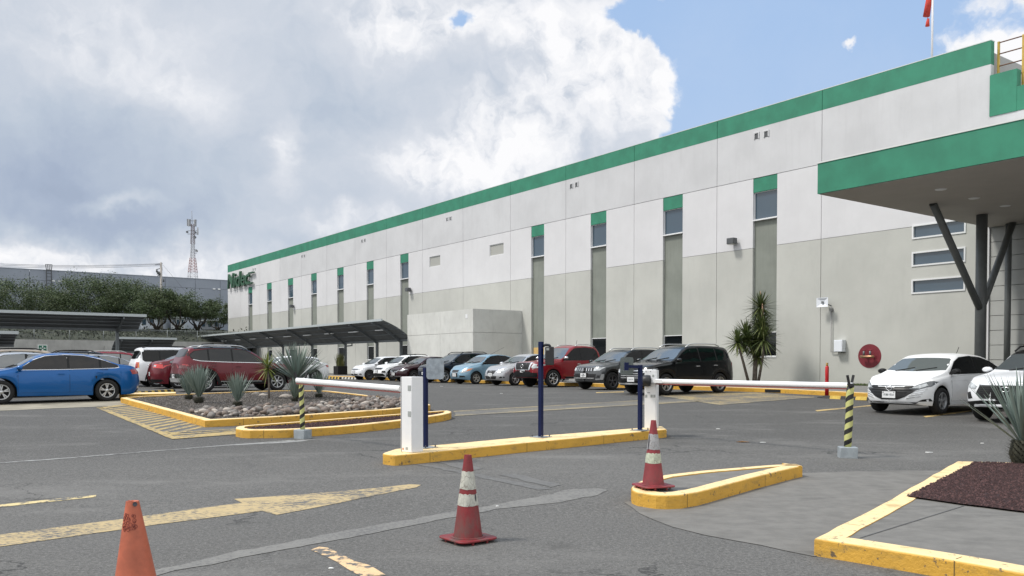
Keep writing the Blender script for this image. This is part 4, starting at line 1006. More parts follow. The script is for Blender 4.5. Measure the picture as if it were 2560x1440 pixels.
    def emblem(c, ax, z, r=.06, m=None, ring=True, wide=1.0):
        h = c.hit(ax, 0, z, .02)
        sg = 1 if ax == 'F' else -1; pts = [(h.x, sg * r * wide * math.cos(a * math.pi / 10), z + r * math.sin(a * math.pi / 10)) for a in range(21)]
        mb = MB().tube(pts, .011, 6, caps=False)
        return mb, h
    def put(c, x, y, head, tilt=True):
        c.root.location = (x, y, g(y)); c.root.rotation_euler = (0, 0, head)
        return c
PLG_S = mat('plate_smudge', (.45, .47, .48), .5, var=.4, vscale=30)
def clip(poly, x, keep_less):
    out = []
    for i, p in enumerate(poly):
        q = poly[(i + 1) % len(poly)]; ip = (p[0] <= x) == keep_less; iq = (q[0] <= x) == keep_less
        if ip: out.append(p)
        if ip != iq:
            t = (x - p[0]) / (q[0] - p[0]); out.append((x, p[1] + (q[1] - p[1]) * t))
    return out
def place(xp, Y, local, head=HEAD):
    """put the car so that its point local (x forward, y left) stands at depth Y in column xp"""
    p = PY(xp, HOR, Y); a = math.cos(head), math.sin(head)
    return p.x - (a[0] * local[0] - a[1] * local[1]), Y - (a[1] * local[0] + a[0] * local[1]), head
def fl(c): return (c.s['xa'][1], c.s['W'] / 2)      # near front wheel
BACK = HEAD + math.pi
GR1 = 'cars parked nose out in the row before the factory'; GR2 = 'cars parked in the left part of the lot'
WHITE = paint('white_paint', (.80, .81, .82), 0, .3, 0); WHITE2 = paint('pearl_white_paint', (.74, .755, .78), .05, .3, 0)
def poly_lamp(y0, z0, y1, z1, h0, h1): return [(y0, z0), (y1, z1), (y1 + .01, z1 + h1), (y0, z0 + h0)]
# --- white sedan at the right
c = Car(spec(SEDAN, L=4.50, W=1.74, H=1.46, r=.31, nexp=2.6, a=.85, xa=(-1.25, 1.37),
    top=[(-2.25, .95), (-2.2, 1.04), (-2.0, 1.09), (-1.75, 1.13), (-1.2, 1.32), (-.7, 1.43), (-.15, 1.46), (.3, 1.43), (.62, 1.31), (1.12, 1.03), (1.25, .985), (1.7, .89), (2.05, .78), (2.2, .69), (2.25, .65)]),
    'parked_car', 'white four-door sedan nose out at right, with number plate and black mirrors', 'car', WHITE, GR1)
c.glass(WGL, None, m_glass('clear_windscreen', (.10, .115, .115), .03)); c.wheels('five', mat('wheel_cover', (.30, .31, .32), .4, metal=.5)); c.doors(); c.mirrors(PLA)
c.decal('grille', [(-.20, .34), (.20, .34), (.36, .40), (.66, .60), (.50, .675), (-.50, .675), (-.66, .60), (-.36, .40)], 'F', GRL, .008)
for z in (.50, .56, .62):
    c.both('grille_bar', [(.12, z), (.38 + (z - .5) * 1.6, z), (.42 + (z - .5) * 1.6, z + .018), (.12, z + .018)], 'F', PLA, .016)
for k in range(4): c.both('chrome_slat', [(.40 + k * .045, .37 + k * .055), (.66 + k * .03, .42 + k * .06), (.66 + k * .03, .435 + k * .06), (.42 + k * .045, .385 + k * .055)], 'F', CHR, .014)
c.both('headlight', [(.44, .60), (.62, .58), (.80, .66), (.86, .79), (.76, .775), (.60, .70)], 'F', LAMPD, .012); c.both('headlight_reflector', [(.50, .625), (.64, .61), (.76, .68), (.72, .73), (.60, .675)], 'F', LAMP, .02)
c.decal('air_intake', [(-.50, .215), (.50, .215), (.62, .285), (-.62, .285)], 'F', GRL, .008); c.decal('chin_strip', [(-.56, .245), (.56, .245), (.50, .262), (-.50, .262)], 'F', SILV, .018); c.both('fog_recess', [(.60, .30), (.80, .31), (.82, .38), (.68, .35)], 'F', GRL, .008)
c.plate('F', .455, 'UUH-142-A'); mb, h = c.emblem('F', .615, .062, wide=1.15); mb.bar((h.x, -.085, .615), (h.x, .085, .615), .03, .012); mb.build('emblem', CHR, c.root)
MB().tube([(-.9, .0, 1.42), (-1.05, .0, 1.62)], .008, 6).build('aerial', PLA, c.root)
c.put(*place(2361, 19.9 + .2, fl(c)))
# --- white suv at the right edge, dark roof
c = Car(spec(SUV, L=4.60, W=1.88, xa=(-1.36, 1.46), r=.36), 'parked_suv', 'white suv with a black roof at the right edge, half behind the agave', 'suv', WHITE2, GR1, roofm=paint('black_roof_paint', (.01, .01, .011), 0))
c.glass(); c.wheels('ten', RIMD); c.doors(); c.mirrors(); c.cladding(SILV if False else PLA); c.rails(PLA)
c.decal('grille', [(-.60, .60), (-.50, .50), (.50, .50), (.60, .60), (.52, .78), (-.52, .78)], 'F', GRL, .01)
for k in range(5): c.decal('grille_bar', [(-.50, .55 + k * .045), (.50, .55 + k * .045), (.50, .565 + k * .045), (-.50, .565 + k * .045)], 'F', PLA, .018)
c.decal('chrome_strip', [(-.55, .785), (.55, .785), (.55, .80), (-.55, .80)], 'F', CHR, .014)
c.both('headlight', [(.58, .76), (.62, .70), (.86, .74), (.90, .84), (.70, .83)], 'F', LAMP, .012); c.both('fog_recess', [(.68, .50), (.80, .48), (.84, .62), (.74, .64)], 'F', GRL, .008)
c.decal('lower_bumper', [(-.85, .31), (.85, .31), (.85, .42), (.5, .46), (-.5, .46), (-.85, .42)], 'F', PLA, .012); c.decal('skid_plate', [(-.5, .33), (.5, .33), (.55, .36), (-.55, .36)], 'F', SILV, .025)
c.plate('F', .56); mb, h = c.emblem('F', .70, .05, wide=1.9); mb.build('emblem', CHR, c.root)
c.put(*place(2445, 19.0, (c.s['xa'][1], -c.s['W'] / 2)))
# --- black suv
BLK = paint('black_metallic', (.004, .005, .006), .08, .25); GRY = paint('grey_metallic', (.10, .105, .11), .3, .28, .5)
c = Car(spec(SUV, L=4.45, W=1.75, H=1.68, xa=(-1.29, 1.37), top=[(a[0] * 1.03, a[1] * 1.035) for a in SUV['top']], dlo=[(x * 1.03, z * 1.035) for x, z in SUV['dlo']], belt=[(x * 1.04, z * 1.03) for x, z in SUV['belt']], rw=(-2.16, -1.9)), 'parked_suv', 'black suv parked nose out behind the right barrier arm, beside the hatched corner', 'suv', BLK, GR1)
c.glass(); c.wheels('split', RIMS); c.doors(chrome=True); c.mirrors(); c.cladding(); c.rails(SILV)
c.decal('grille', [(-.52, .62), (-.42, .46), (.42, .46), (.52, .62), (.50, .80), (-.50, .80)], 'F', GRL, .01)
c.decal('chrome_strip', [(-.78, .80), (-.3, .77), (.3, .77), (.78, .80), (.78, .84), (.3, .805), (-.3, .805), (-.78, .84)], 'F', CHR, .02)
for k in range(3): c.decal('grille_bar', [(-.46, .54 + k * .07), (.46, .54 + k * .07), (.46, .56 + k * .07), (-.46, .56 + k * .07)], 'F', SILV, .016)
c.both('headlight', [(.54, .72), (.80, .76), (.84, .86), (.56, .79)], 'F', LAMP, .014); c.decal('chin_strip', [(-.6, .33), (.6, .33), (.72, .38), (.60, .36), (-.60, .36), (-.72, .38)], 'F', SILV, .02); c.plate('F', .50)
c.both('side_strip', [(-.75, .30), (.75, .30), (.75, .33), (-.75, .33)], 'S', SILV, .03); c.both('tail_light', [(.62, .98), (.86, .94), (.86, 1.06), (.64, 1.06)], 'B', REDL, .012)
c.both('tail_light', [(-2.16, .96), (-1.92, .98), (-1.98, 1.07), (-2.16, 1.08)], 'S', REDL, .012)
c.put(*place(1669, 28.2, fl(c)))
# --- grey suv
c = Car(spec(SUV, L=4.18, W=1.78, H=1.61), 'parked_suv', 'dark grey suv with a slatted chrome grille between the red pickup and the black suv', 'suv', GRY, GR1, roofm=BLK)
c.glass(); c.wheels('split', mat('dark_alloy', (.10, .10, .11), .35, metal=.6)); c.doors(); c.mirrors(BLK); c.cladding(); c.rails(SILV, (.2, -1.4))
c.decal('grille', [(-.46, .72), (.46, .72), (.48, .85), (-.48, .85)], 'F', GRL, .01)
for k in range(7):
    if k != 3: c.decal('grille_slat', [(-.40 + k * .13, .73), (-.36 + k * .13, .73), (-.38 + k * .13, .84), (-.42 + k * .13, .84)], 'F', CHR, .02)
q = c.hit('F', 0, .785, .02); mb = MB()
for a, b in (((.045, .84), (-.05, .81)), ((-.05, .81), (.05, .76)), ((.05, .76), (-.045, .73))): mb.bar((q.x + .01, a[0], a[1]), (q.x + .01, b[0], b[1]), .022)
mb.build('emblem', CHR, c.root)
c.both('headlight', [(.50, .74), (.74, .75), (.84, .88), (.52, .84)], 'F', LAMP, .012); c.decal('air_intake', [(-.55, .46), (.55, .46), (.62, .62), (-.62, .62)], 'F', GRL, .01); c.decal('bumper_bar', [(-.52, .44), (.52, .44), (.54, .475), (-.54, .475)], 'F', SILV, .025)
c.both('fog_surround', [(.60, .40), (.84, .40), (.84, .62), (.80, .62), (.76, .45), (.60, .44)], 'F', SILV, .02); c.both('fog_light', [(.68, .5), (.74, .5), (.75, .57), (.67, .57)], 'F', GRL, .012); c.plate('F', .57)
c.put(*place(1534, 32.8, fl(c)))
# --- red pickup
REDP = paint('red_paint', (.21, .006, .013), .05, .3, 0)
c = Car(PICK, 'pickup_truck', 'red crew cab pickup truck with a black grille in a chrome frame', 'pickup', REDP, GR1)
c.glass(); c.wheels('six', CHR); c.doors(chrome=True); c.mirrors(CHR, z=1.27); c.rails(SILV, (.2, -.95))
for sg in (1, -1):   # flared wheel arches
    pass
c.cladding(REDP, .09, False)
c.decal('grille_frame', [(-.62, 1.06), (-.50, .74), (.50, .74), (.62, 1.06)], 'F', CHR, .02); gq = c.decal('grille', [(-.50, 1.045), (-.42, .77), (.42, .77), (.50, 1.045)], 'F', GRL, .035)
mb, h = c.emblem('F', .91, .085); mb.v = [v + Vector((.03, 0, 0)) for v in mb.v]; mb.bar((h.x + .03, -.11, .91), (h.x + .03, .11, .91), .035, .012); mb.build('emblem', CHR, c.root)
c.both('headlight', [(.60, .86), (.66, .80), (.86, .84), (.90, .98), (.66, 1.02)], 'F', LAMP, .014); c.decal('bumper', [(-.90, .44), (.90, .44), (.88, .62), (.42, .70), (-.42, .70), (-.88, .62)], 'F', PLA, .02); c.plate('F', .72)
c.both('corner_bumper', [(.58, .64), (.88, .62), (.88, .78), (.62, .74)], 'F', REDP, .03)
MB().tube([(-.55, -.2, 1.80), (-.62, -.2, 2.08)], .008, 6).build('aerial', PLA, c.root)
mb = MB(); mb.tube([(-.75, .9, .42), (.95, .9, .42)], .045, 8); mb.build('side_step', PLA, c.root)
c.put(*place(1385, 36.6, fl(c)))
# --- silver sedan
SIL = paint('silver_paint', (.46, .47, .49), .2, .3, .5)
c = Car(spec(SEDAN, L=4.45, W=1.70, H=1.49, top=[(a[0] * .96, a[1] * 1.035) for a in SEDAN['top']], belt=[(a[0] * .96, a[1] * 1.03) for a in SEDAN['belt']], dlo=[(x * .96, z * 1.035) for x, z in SEDAN['dlo']], xa=(-1.25, 1.35), r=.30, rw=(-1.54, -.88), ws=(1.11, .52)), 'parked_car', 'silver sedan half hidden behind the red pickup', 'car', SIL, GR1)
c.s['L'] = 4.45
c.glass(); c.wheels('five', RIMS); c.doors(); c.mirrors()
c.decal('grille', [(-.34, .70), (-.28, .55), (.28, .55), (.34, .70)], 'F', GRL, .01); mb, h = c.emblem('F', .64, .055); mb.bar((h.x, -.07, .64), (h.x, .07, .64), .025, .012); mb.build('emblem', CHR, c.root)
c.both('headlight', [(.42, .62), (.66, .60), (.82, .80), (.62, .76)], 'F', LAMP, .012); c.decal('air_intake', [(-.38, .30), (.38, .30), (.44, .44), (-.44, .44)], 'F', GRL, .01); c.both('fog_recess', [(.56, .34), (.76, .36), (.74, .42), (.62, .42)], 'F', GRL, .01); c.plate('F', .50)
c.put(*place(1290, 39.4, fl(c)))
# --- light blue hatchback sedan
LBL = paint('light_blue_paint', (.20, .33, .43), .15, .3, .3)
c = Car(spec(SEDAN, L=4.10, W=1.69, H=1.50, top=[(a[0] * .885, a[1] * 1.045) for a in SEDAN['top']], belt=[(a[0] * .885, a[1] * 1.03) for a in SEDAN['belt']], dlo=[(x * .885, z * 1.045) for x, z in SEDAN['dlo']], xa=(-1.2, 1.26), r=.30, bpill=[-.26], cpill=-.99, rw=(-1.42, -.80), ws=(1.03, .48), doors=((.95, -.27), (-.28, -1.14)), roofedge=(.5, -.9)), 'parked_car', 'light blue small sedan with amber cornered headlights and a long raked aerial', 'car', LBL, GR1)
c.glass(); c.wheels('five', mat('beige_alloy', (.38, .37, .34), .4, metal=.4)); c.doors(); c.mirrors(PLA); c.cladding(LBL, .05, False)
c.decal('grille', [(-.30, .70), (-.27, .60), (.27, .60), (.30, .70)], 'F', GRL, .01); c.decal('chrome_strip', [(-.28, .575), (.28, .575), (.28, .592), (-.28, .592)], 'F', SILV, .014)
for a in c.both('headlight', [(.44, .58), (.56, .55), (.74, .62), (.80, .76), (.60, .72)], 'F', LAMP, .014): pass
c.both('indicator', [(.70, .63), (.80, .68), (.82, .78), (.74, .76)], 'F', AMB, .02); c.decal('air_intake', [(-.26, .36), (.26, .36), (.26, .55), (-.26, .55)], 'F', PLA, .01); c.both('fog_recess', [(.40, .34), (.70, .35), (.66, .42), (.44, .42)], 'F', GRL, .01); c.plate('F', .46)
MB().tube([(.10, .35, 1.48), (-.75, .35, 1.86)], .006, 6).build('aerial', PLA, c.root)
c.put(*place(1192, 42.2, fl(c)))
# --- dark blue suv
c = Car(spec(SUV, L=4.4, H=1.62), 'parked_suv', 'dark blue suv behind the grey mirror plate of the gate', 'suv', paint('navy_paint', (.009, .018, .034), .2, .28, .3), GR1)
c.glass(); c.wheels('split', RIMS); c.doors(); c.mirrors(); c.cladding(); c.rails(PLA)
c.decal('grille', [(-.5, .60), (.5, .60), (.52, .82), (-.52, .82)], 'F', GRL, .01); c.both('headlight', [(.54, .72), (.76, .74), (.84, .86), (.58, .82)], 'F', LAMP, .012); c.plate('F', .5)
for k in range(3): c.decal('grille_bar', [(-.46, .64 + k * .06), (.46, .64 + k * .06), (.46, .655 + k * .06), (-.46, .655 + k * .06)], 'F', SILV, .016)
c.put(*place(1113, 45.0, fl(c)))
# --- maroon sedan
c = Car(spec(SEDAN, L=4.55, W=1.76), 'parked_car', 'dark maroon sedan with bright headlights, left of the grey mirror plate', 'car', paint('maroon_paint', (.028, .005, .009), .15, .25, .2), GR1)
c.glass(); c.wheels('ten', mat('two_tone_rim', (.2, .2, .21), .3, metal=.6)); c.doors(); c.mirrors()
c.decal('grille', [(-.46, .66), (-.30, .56), (.30, .56), (.46, .66), (.36, .69), (-.36, .69)], 'F', GRL, .01); c.decal('chrome_strip', [(-.48, .655), (-.3, .54), (.3, .54), (.48, .655), (.44, .66), (.28, .565), (-.28, .565), (-.44, .66)], 'F', CHR, .018)
c.both('headlight', [(.46, .60), (.70, .60), (.84, .72), (.66, .72)], 'F', LAMP, .012); c.decal('chin_strip', [(-.6, .30), (.6, .30), (.60, .32), (-.60, .32)], 'F', SILV, .014); c.plate('F', .44)
c.put(*place(1037, 47.8, fl(c)))
# --- white small suv
c = Car(spec(HATCH, H=1.54, r=.31, top=[(a[0], a[1] * 1.045) for a in HATCH['top']], dlo=[(x, z * 1.045) for x, z in HATCH['dlo']], belt=[(x, z * 1.04) for x, z in HATCH['belt']]), 'parked_car', 'small white hatchback with black lower bumper and roof rails', 'car', WHITE, GR1)
c.glass(); c.wheels('steel', RIMD); c.doors(); c.mirrors(); c.cladding(); c.rails(PLA, (.0, -1.2))
c.decal('grille', [(-.42, .66), (.42, .66), (.46, .78), (-.46, .78)], 'F', GRL, .01); c.both('headlight', [(.44, .66), (.70, .68), (.78, .82), (.48, .78)], 'F', LAMP, .014); c.decal('lower_bumper', [(-.7, .28), (.7, .28), (.62, .44), (-.62, .44)], 'F', PLA, .012); c.both('fog_recess', [(.52, .48), (.72, .48), (.70, .60), (.54, .60)], 'F', GRL, .012); c.plate('F', .54)
c.put(*place(984, 50.4, fl(c)))
# --- white hatchback
c = Car(HATCH, 'parked_car', 'white hatchback first from the left in the row, with plain dark steel wheels', 'car', WHITE2, GR1)
c.glass(); c.wheels('steel', RIMD); c.doors(); c.mirrors()
c.decal('grille', [(-.38, .62), (.38, .62), (.42, .70), (-.42, .70)], 'F', GRL, .01); c.decal('grille_bar', [(-.36, .65), (.36, .65), (.36, .667), (-.36, .667)], 'F', CHR, .016); c.both('headlight', [(.40, .62), (.64, .64), (.76, .78), (.50, .73)], 'F', LAMP, .014)
c.decal('air_intake', [(-.42, .30), (.42, .30), (.46, .38), (-.46, .38)], 'F', GRL, .01); c.both('fog_recess', [(.56, .34), (.70, .34), (.68, .40), (.58, .40)], 'F', GRL, .01); c.plate('F', .47)
c.put(*place(925, 53.0, fl(c)))
# --- blue sedan on the left, seen from its left flank
BLU = paint('blue_paint', (.0, .088, .30), .06, .28, .3)
c = Car(spec(SEDAN, W=1.80), 'parked_car', 'bright blue sedan in front on the left, with chrome window trim', 'car', BLU, GR2)
c.glass(m_glass('brown_tint_glass', (.007, .006, .006), .03), CHR); c.wheels('split', RIMS); c.doors(); c.mirrors()
c.both('headlight', [(.46, .60), (.70, .60), (.84, .72), (.60, .70)], 'F', LAMP, .012); c.decal('grille', [(-.4, .5), (.4, .5), (.46, .66), (-.46, .66)], 'F', GRL, .01)
c.both('tail_light', [(.30, .84), (.80, .80), (.82, .93), (.30, .90)], 'B', REDL, .012); c.both('tail_light', [(-2.26, .80), (-1.98, .89), (-2.0, .96), (-2.26, .95)], 'S', REDL, .010)
c.both('fuel_flap', [(-1.60 + .065 * math.cos(a * .52), .86 + .065 * math.sin(a * .52)) for a in range(12)], 'S', BLU, .005, step=.4)
c.decal('rear_diffuser', [(-.7, .24), (.7, .24), (.6, .36), (-.6, .36)], 'B', PLA, .012); c.plate('B', .62)
c.put(*place(268, 25.2, (c.s['xa'][0], c.s['W'] / 2)))
# --- dark red suv, tail and right flank
DRD = paint('dark_red_paint', (.115, .003, .010), .12, .28, .15)
c = Car(spec(SUV, L=4.34, W=1.80, H=1.66, r=.35, top=[(a[0] * 1.01, a[1] * 1.02) for a in SUV['top']], dlo=[(x, z * 1.015) for x, z in SUV['dlo']]), 'parked_suv', 'dark red suv with a black roof and roof bars, tail towards the blue sedan', 'suv', DRD, GR2, roofm=BLK)
c.glass(m_glass('brown_tint_glass_two', (.012, .013, .014), .03), None); c.both('chrome_line', [(-1.70, 1.155), (-1.45, 1.105), (-.6, 1.068), (.92, 1.035), (.92, 1.052), (-.6, 1.085), (-1.44, 1.122), (-1.70, 1.175)], 'S', CHR, .013); c.wheels('seven', RIMS); c.doors(); c.mirrors(BLK); c.cladding(wdt=.10); c.rails(SILV, (.3, -1.5))
for x in (-.05, -.95): MB().bar((x, -.62, 1.74), (x, .62, 1.74), .09, .035).build('roof_bar', PLA, c.root)
c.decal('rear_bumper', [(-.84, .34), (.84, .34), (.86, .58), (.55, .66), (-.55, .66), (-.86, .58)], 'B', PLA, .012); c.decal('skid_plate', [(-.62, .36), (.62, .36), (.70, .50), (.50, .50), (.40, .44), (-.40, .44), (-.50, .50), (-.70, .50)], 'B', SILV, .03); c.plate('B', .56)
c.both('tail_light', [(.52, .86), (.86, .84), (.88, .98), (.52, .94)], 'B', mat('dark_tail_lens', (.10, .01, .012), .12, coat=1.0), .014); c.both('tail_light', [(-2.12, .86), (-1.84, .95), (-1.90, 1.0), (-2.12, .99)], 'S', REDL, .010)
c.both('side_strip', [(-.75, .37), (.75, .37), (.75, .39), (-.75, .39)], 'S', CHR, .03); c.both('headlight', [(.5, .78), (.8, .78), (.86, .88), (.56, .88)], 'F', LAMP, .012); c.both('headlight', [(1.86, .80), (2.08, .74), (2.06, .86), (1.84, .92)], 'S', LAMPD, .012)
c.put(*place(694, 32.0, (c.s['xa'][1], -c.s['W'] / 2), BACK))
# --- red sedan, tail
c = Car(spec(SEDAN, L=4.5, W=1.74, H=1.50, top=[(a[0], a[1] * 1.04) for a in SEDAN['top']], belt=[(a[0], a[1] * 1.05) for a in SEDAN['belt']], dlo=[(x, z * 1.04) for x, z in SEDAN['dlo']]), 'parked_car', 'red sedan with a bright tail light between the blue sedan and dark red suv', 'car', paint('wine_red_paint', (.13, .008, .016), .1, .28, .1), GR2)
c.glass(WSG); c.wheels('ten', RIMS); c.doors(); c.mirrors()
for q in c.both('tail_light', [(.42, .86), (.80, .82), (.84, .98), (.44, 1.0)], 'B', mat('bright_tail_lens', (.60, .02, .02), .12, coat=1.0), .014): pass
c.both('reverse_light', [(.46, .90), (.60, .89), (.60, .95), (.46, .95)], 'B', LAMP, .022); c.plate('B', .60); c.decal('rear_lower', [(-.8, .26), (.8, .26), (.78, .38), (-.78, .38)], 'B', PLA, .012); mb, h = c.emblem('B', .92, .06); mb.build('emblem', CHR, c.root)
c.put(*place(392, 34.2, (-c.s['L'] / 2 + .12, -.82), BACK))
# --- boxy white suv
c = Car(spec(SUV, L=4.35, W=1.80, H=1.74, nexp=5, top=[(-2.17, 1.05), (-2.15, 1.2), (-2.08, 1.55), (-2.0, 1.68), (-1.7, 1.73), (-.8, 1.745), (0, 1.73), (.3, 1.66), (.95, 1.17), (1.1, 1.12), (1.6, 1.06), (2.0, .98), (2.17, .8)], dlo=[(.9, 1.09), (.42, 1.42), (.14, 1.58), (-.5, 1.61), (-1.72, 1.59), (-1.82, 1.50), (-1.82, 1.20), (-1.74, 1.12), (-.6, 1.10)], cpill=-1.12, rw=(-2.145, -2.06)), 'parked_suv', 'boxy white suv with black roof rails behind the red sedan', 'suv', WHITE2, GR2)
c.glass(); c.wheels('five', RIMS); c.doors(); c.mirrors(); c.cladding(); c.rails(PLA, (.2, -1.8)); c.plate('B', .6)
c.both('tail_light', [(.66, .82), (.78, .82), (.78, 1.08), (.67, 1.08)], 'B', REDL, .014); c.both('indicator', [(-2.08, .84), (-1.98, .84), (-1.98, 1.08), (-2.07, 1.08)], 'S', AMB, .012)
c.put(*place(343, 36.6, (-c.s['L'] / 2 + .1, -.88), BACK))
# --- further cars of the left rows, mostly hidden
def plain(sp, label, m, x, Y, local, head, name='parked_car', cat='car', rails=None, wheels='five', roofm=None, tint=None):
    c = Car(sp, name, label, cat, m, GR2, roofm=roofm); c.glass(tint or WSG); c.wheels(wheels, RIMS); c.doors(); c.mirrors()
    if rails: c.rails(rails)
    c.both('headlight', [(.5, .6 * sp['H'] / 1.44), (.76, .62 * sp['H'] / 1.44), (.84, .74 * sp['H'] / 1.44), (.58, .72 * sp['H'] / 1.44)], 'F', LAMP, .012)
    c.both('tail_light', [(.50, .84), (.80, .82), (.82, .94), (.52, .94)], 'B', REDL, .012)
    c.put(*place(x, Y, local, head)); return c
plain(SEDAN, 'silver sedan just behind the blue sedan on the left edge', SIL, 60, 27.9, (-.3, 0), HEAD, tint=WSG)
plain(spec(SUV), 'beige suv on the far left behind the silver sedan', paint('beige_paint', (.40, .33, .25), .1), 0, 35.5, (0, 0), HEAD, 'parked_suv', 'suv', rails=PLA)
plain(spec(SUV), 'dark suv with black roof rails seen over the roof of the blue sedan', BLK, 148, 40.5, (0, 0), HEAD, 'parked_suv', 'suv', rails=PLA)
plain(spec(SUV, H=1.66), 'red suv with pale roof rails seen over the boot of the blue sedan', REDP, 232, 43.0, (0, 0), HEAD, 'parked_suv', 'suv', rails=mat('pale_rail', (.6, .6, .58), .4))
plain(spec(SEDAN), 'silver grey sedan with its roof showing left of the boxy white suv', paint('grey_silver_paint', (.36, .37, .39), .2), 222, 38.5, (0, 0), HEAD)
plain(spec(SEDAN), 'red sedan seen low between the silver grey sedan and the boxy white suv', REDP, 318, 44.5, (0, 0), BACK)
plain(spec(SEDAN, L=4.7, nexp=2.6), 'white fastback sedan parked behind the tall agave', WHITE, 789, 46.5, (-1.30, .9), HEAD, wheels='split')
plain(spec(HATCH), 'white hatchback beyond the fastback sedan, behind the yucca sapling', WHITE2, 735, 54.0, (-.2, 0), HEAD)
# ------------------------------------------------------------------ barrier gates
GW = mat('cabinet_white', (.76, .765, .775), .4, var=.05, vscale=2); ALU = mat('arm_white', (.82, .83, .84), .3); ALU2 = mat('arm_metal', (.45, .44, .42), .3, metal=.7)
BLK_P = mat('pivot_black', (.018, .018, .02), .5); NAVY = mat('navy_post', (.002, .008, .052), .5, var=.1, spec=.25); GALV = mat('galvanised_plate', (.30, .34, .38), .45, metal=.3, var=.3, vscale=10)
STK = mat('sticker_grey', (.33, .35, .34), .5); BLOCK = mat('block_grey_paint', (.30, .335, .36), .6, var=.2, vscale=6, bump=.2); INK = mat('print_dark', (.05, .05, .06), .6); ORS = mat('sticker_orange', (.65, .25, .05), .5)
def frame(p, ang):
    c_, s_ = math.cos(ang), math.sin(ang)
    return lambda x, y, z: Vector((p.x + x * c_ - y * s_, p.y + x * s_ + y * c_, p.z + z))
def m_stripes(name, pitch=.16):
    m = bpy.data.materials.new(name); m.use_nodes = True; nt = m.node_tree; b = nt.nodes['Principled BSDF']; b.inputs['Roughness'].default_value = .5
    tc = nt.nodes.new('ShaderNodeTexCoord'); sp = nt.nodes.new('ShaderNodeSeparateXYZ'); nt.links.new(tc.outputs['Object'], sp.inputs[0])
    a = M('DIVIDE', M('ARCTAN2', sp.outputs[1], sp.outputs[0], nt=nt), 2 * math.pi, nt=nt)
    v = M('SUBTRACT', M('DIVIDE', sp.outputs[2], pitch, nt=nt), a, nt=nt)
    f = M('GREATER_THAN', M('FRACT', M('ADD', v, 20.0, nt=nt), nt=nt), .54, nt=nt)
    yel = mixc(noi(tc.outputs['Object'], 14, 4, nt=nt), (.42, .42, .14), (.58, .58, .24), nt=nt)
    nt.links.new(mixc(f, yel, (.012, .012, .012), nt=nt), b.inputs['Base Color'])
    return m
def striped_post(name, label, base, h, rad, tilt=(0, 0), fork=True, face=0.0):
    """padded arm rest post standing in a painted concrete block"""
    t = thing(name, label, 'post', base, 'striped rests for the barrier arms')
    fr = frame(base, face); s_ = .125
    mb = MB(); mb.box((-s_ * 1.0, -s_ * .8, -.01), (s_ * 1.0, s_ * .8, .16), fr); mb.build('block', BLOCK, t, bevel=.01)
    top = base + Vector((tilt[0], tilt[1], h)); n = 9; rnd = random.Random(4)
    pts = [base.lerp(top, k / n) + Vector((0, 0, .16 * (1 - k / n))) + Vector((rnd.uniform(-.004, .004), rnd.uniform(-.004, .004), 0)) for k in range(n + 1)]
    o = MB().tube(pts, [rad * rnd.uniform(.95, 1.08) for _ in pts], 16).build('pole', m_stripes('warning_stripes'), t)
    if fork:
        mb = MB(); mb.tube([top - Vector((0, 0, .05)), top + Vector((0, 0, .03))], rad * .9, 10)
        d = Vector((math.cos(face), math.sin(face), 0)); w_ = Vector((-d.y, d.x, 0))
        for sg in (1, -1):
            mb.bar(top + w_ * sg * .06 - Vector((0, 0, .03)) + d * sg * .02, top + w_ * sg * .085 + Vector((0, 0, .15)) + d * sg * .06, .035, .02, up=w_)
        mb.bar(top - w_ * .09, top + w_ * .09, .07, .03); mb.build('fork', BLK_P, t)
    return t, top
def arm(parent, p, q, w_=.05, h_=.10):
    d = (q - p).normalized(); sd = d.cross(Vector((0, 0, 1))).normalized(); up = sd.cross(d)
    mb = MB(); n = 14; prof = [(w_ / 2 * math.cos(a * 2 * math.pi / n) , h_ / 2 * math.sin(a * 2 * math.pi / n)) for a in range(n)]
    vs = [e + sd * a + up * b for e in (p, q) for a, b in prof]
    mb.add(vs, [(k, (k + 1) % n, n + (k + 1) % n, n + k) for k in range(n)], 0, True); mb.add(vs[:n], [tuple(range(n))], 0); mb.add(vs[n:], [tuple(range(n))], 0)
    o = mb.build('arm', ALU, parent)
    MB().bar(p - up * (h_ / 2 + .008), q - up * (h_ / 2 + .008), w_ * .55, .018, up=up).build('rubber_edge', mat('arm_edge', (.22, .06, .05) if w_ > .055 else (.35, .31, .25), .5), o)
    return o
# left gate
pb = P(1003, 1129, .15); ang = R(-43)
ga = thing('barrier_gate', 'white barrier cabinet at the rounded end of the island with its arm reaching left', 'barrier gate', pb, 'barrier gates')
fr = frame(pb, ang)   # x to the right and towards the camera, y away
mb = MB(); mb.box((.004, .0, 0), (.225, .215, 1.055), fr); mb.build('cabinet', GW, ga, bevel=.006)
fr2 = frame(pb, ang)
dd = MB().box((-.012, .004, .03), (.002, .211, 1.05), fr).build('door', GW, ga)
MB().box((.0035, -.003, .0), (.010, .0, 1.05), fr).build('door_seam', INK, ga)
for (a, b, z0, z1, m) in ((.15, .215, .86, .935, STK), (.15, .215, .50, .575, STK), (.10, .145, .035, .07, STK), (.03, .055, .03, .055, ORS)):
    MB().box((a, -.004, z0), (b, -.001, z1), fr).build('sticker', m, ga)
for (y0, z0, w_, h_) in ((.10, 1.0, .014, .02), (.085, .90, .05, .014)): MB().box((-.016, y0, z0), (-.012, y0 + w_, z0 + h_), fr).build('lock' if z0 > .95 else 'maker_plate', INK, ga)
hub = fr(.26, .27, .90)
post, top = striped_post('arm_rest', 'leaning yellow and black striped rest under the left barrier arm', P(757, 1096), 1.02, .042, (-.03, .02), True, R(150))
post.location = P(757, 1096)
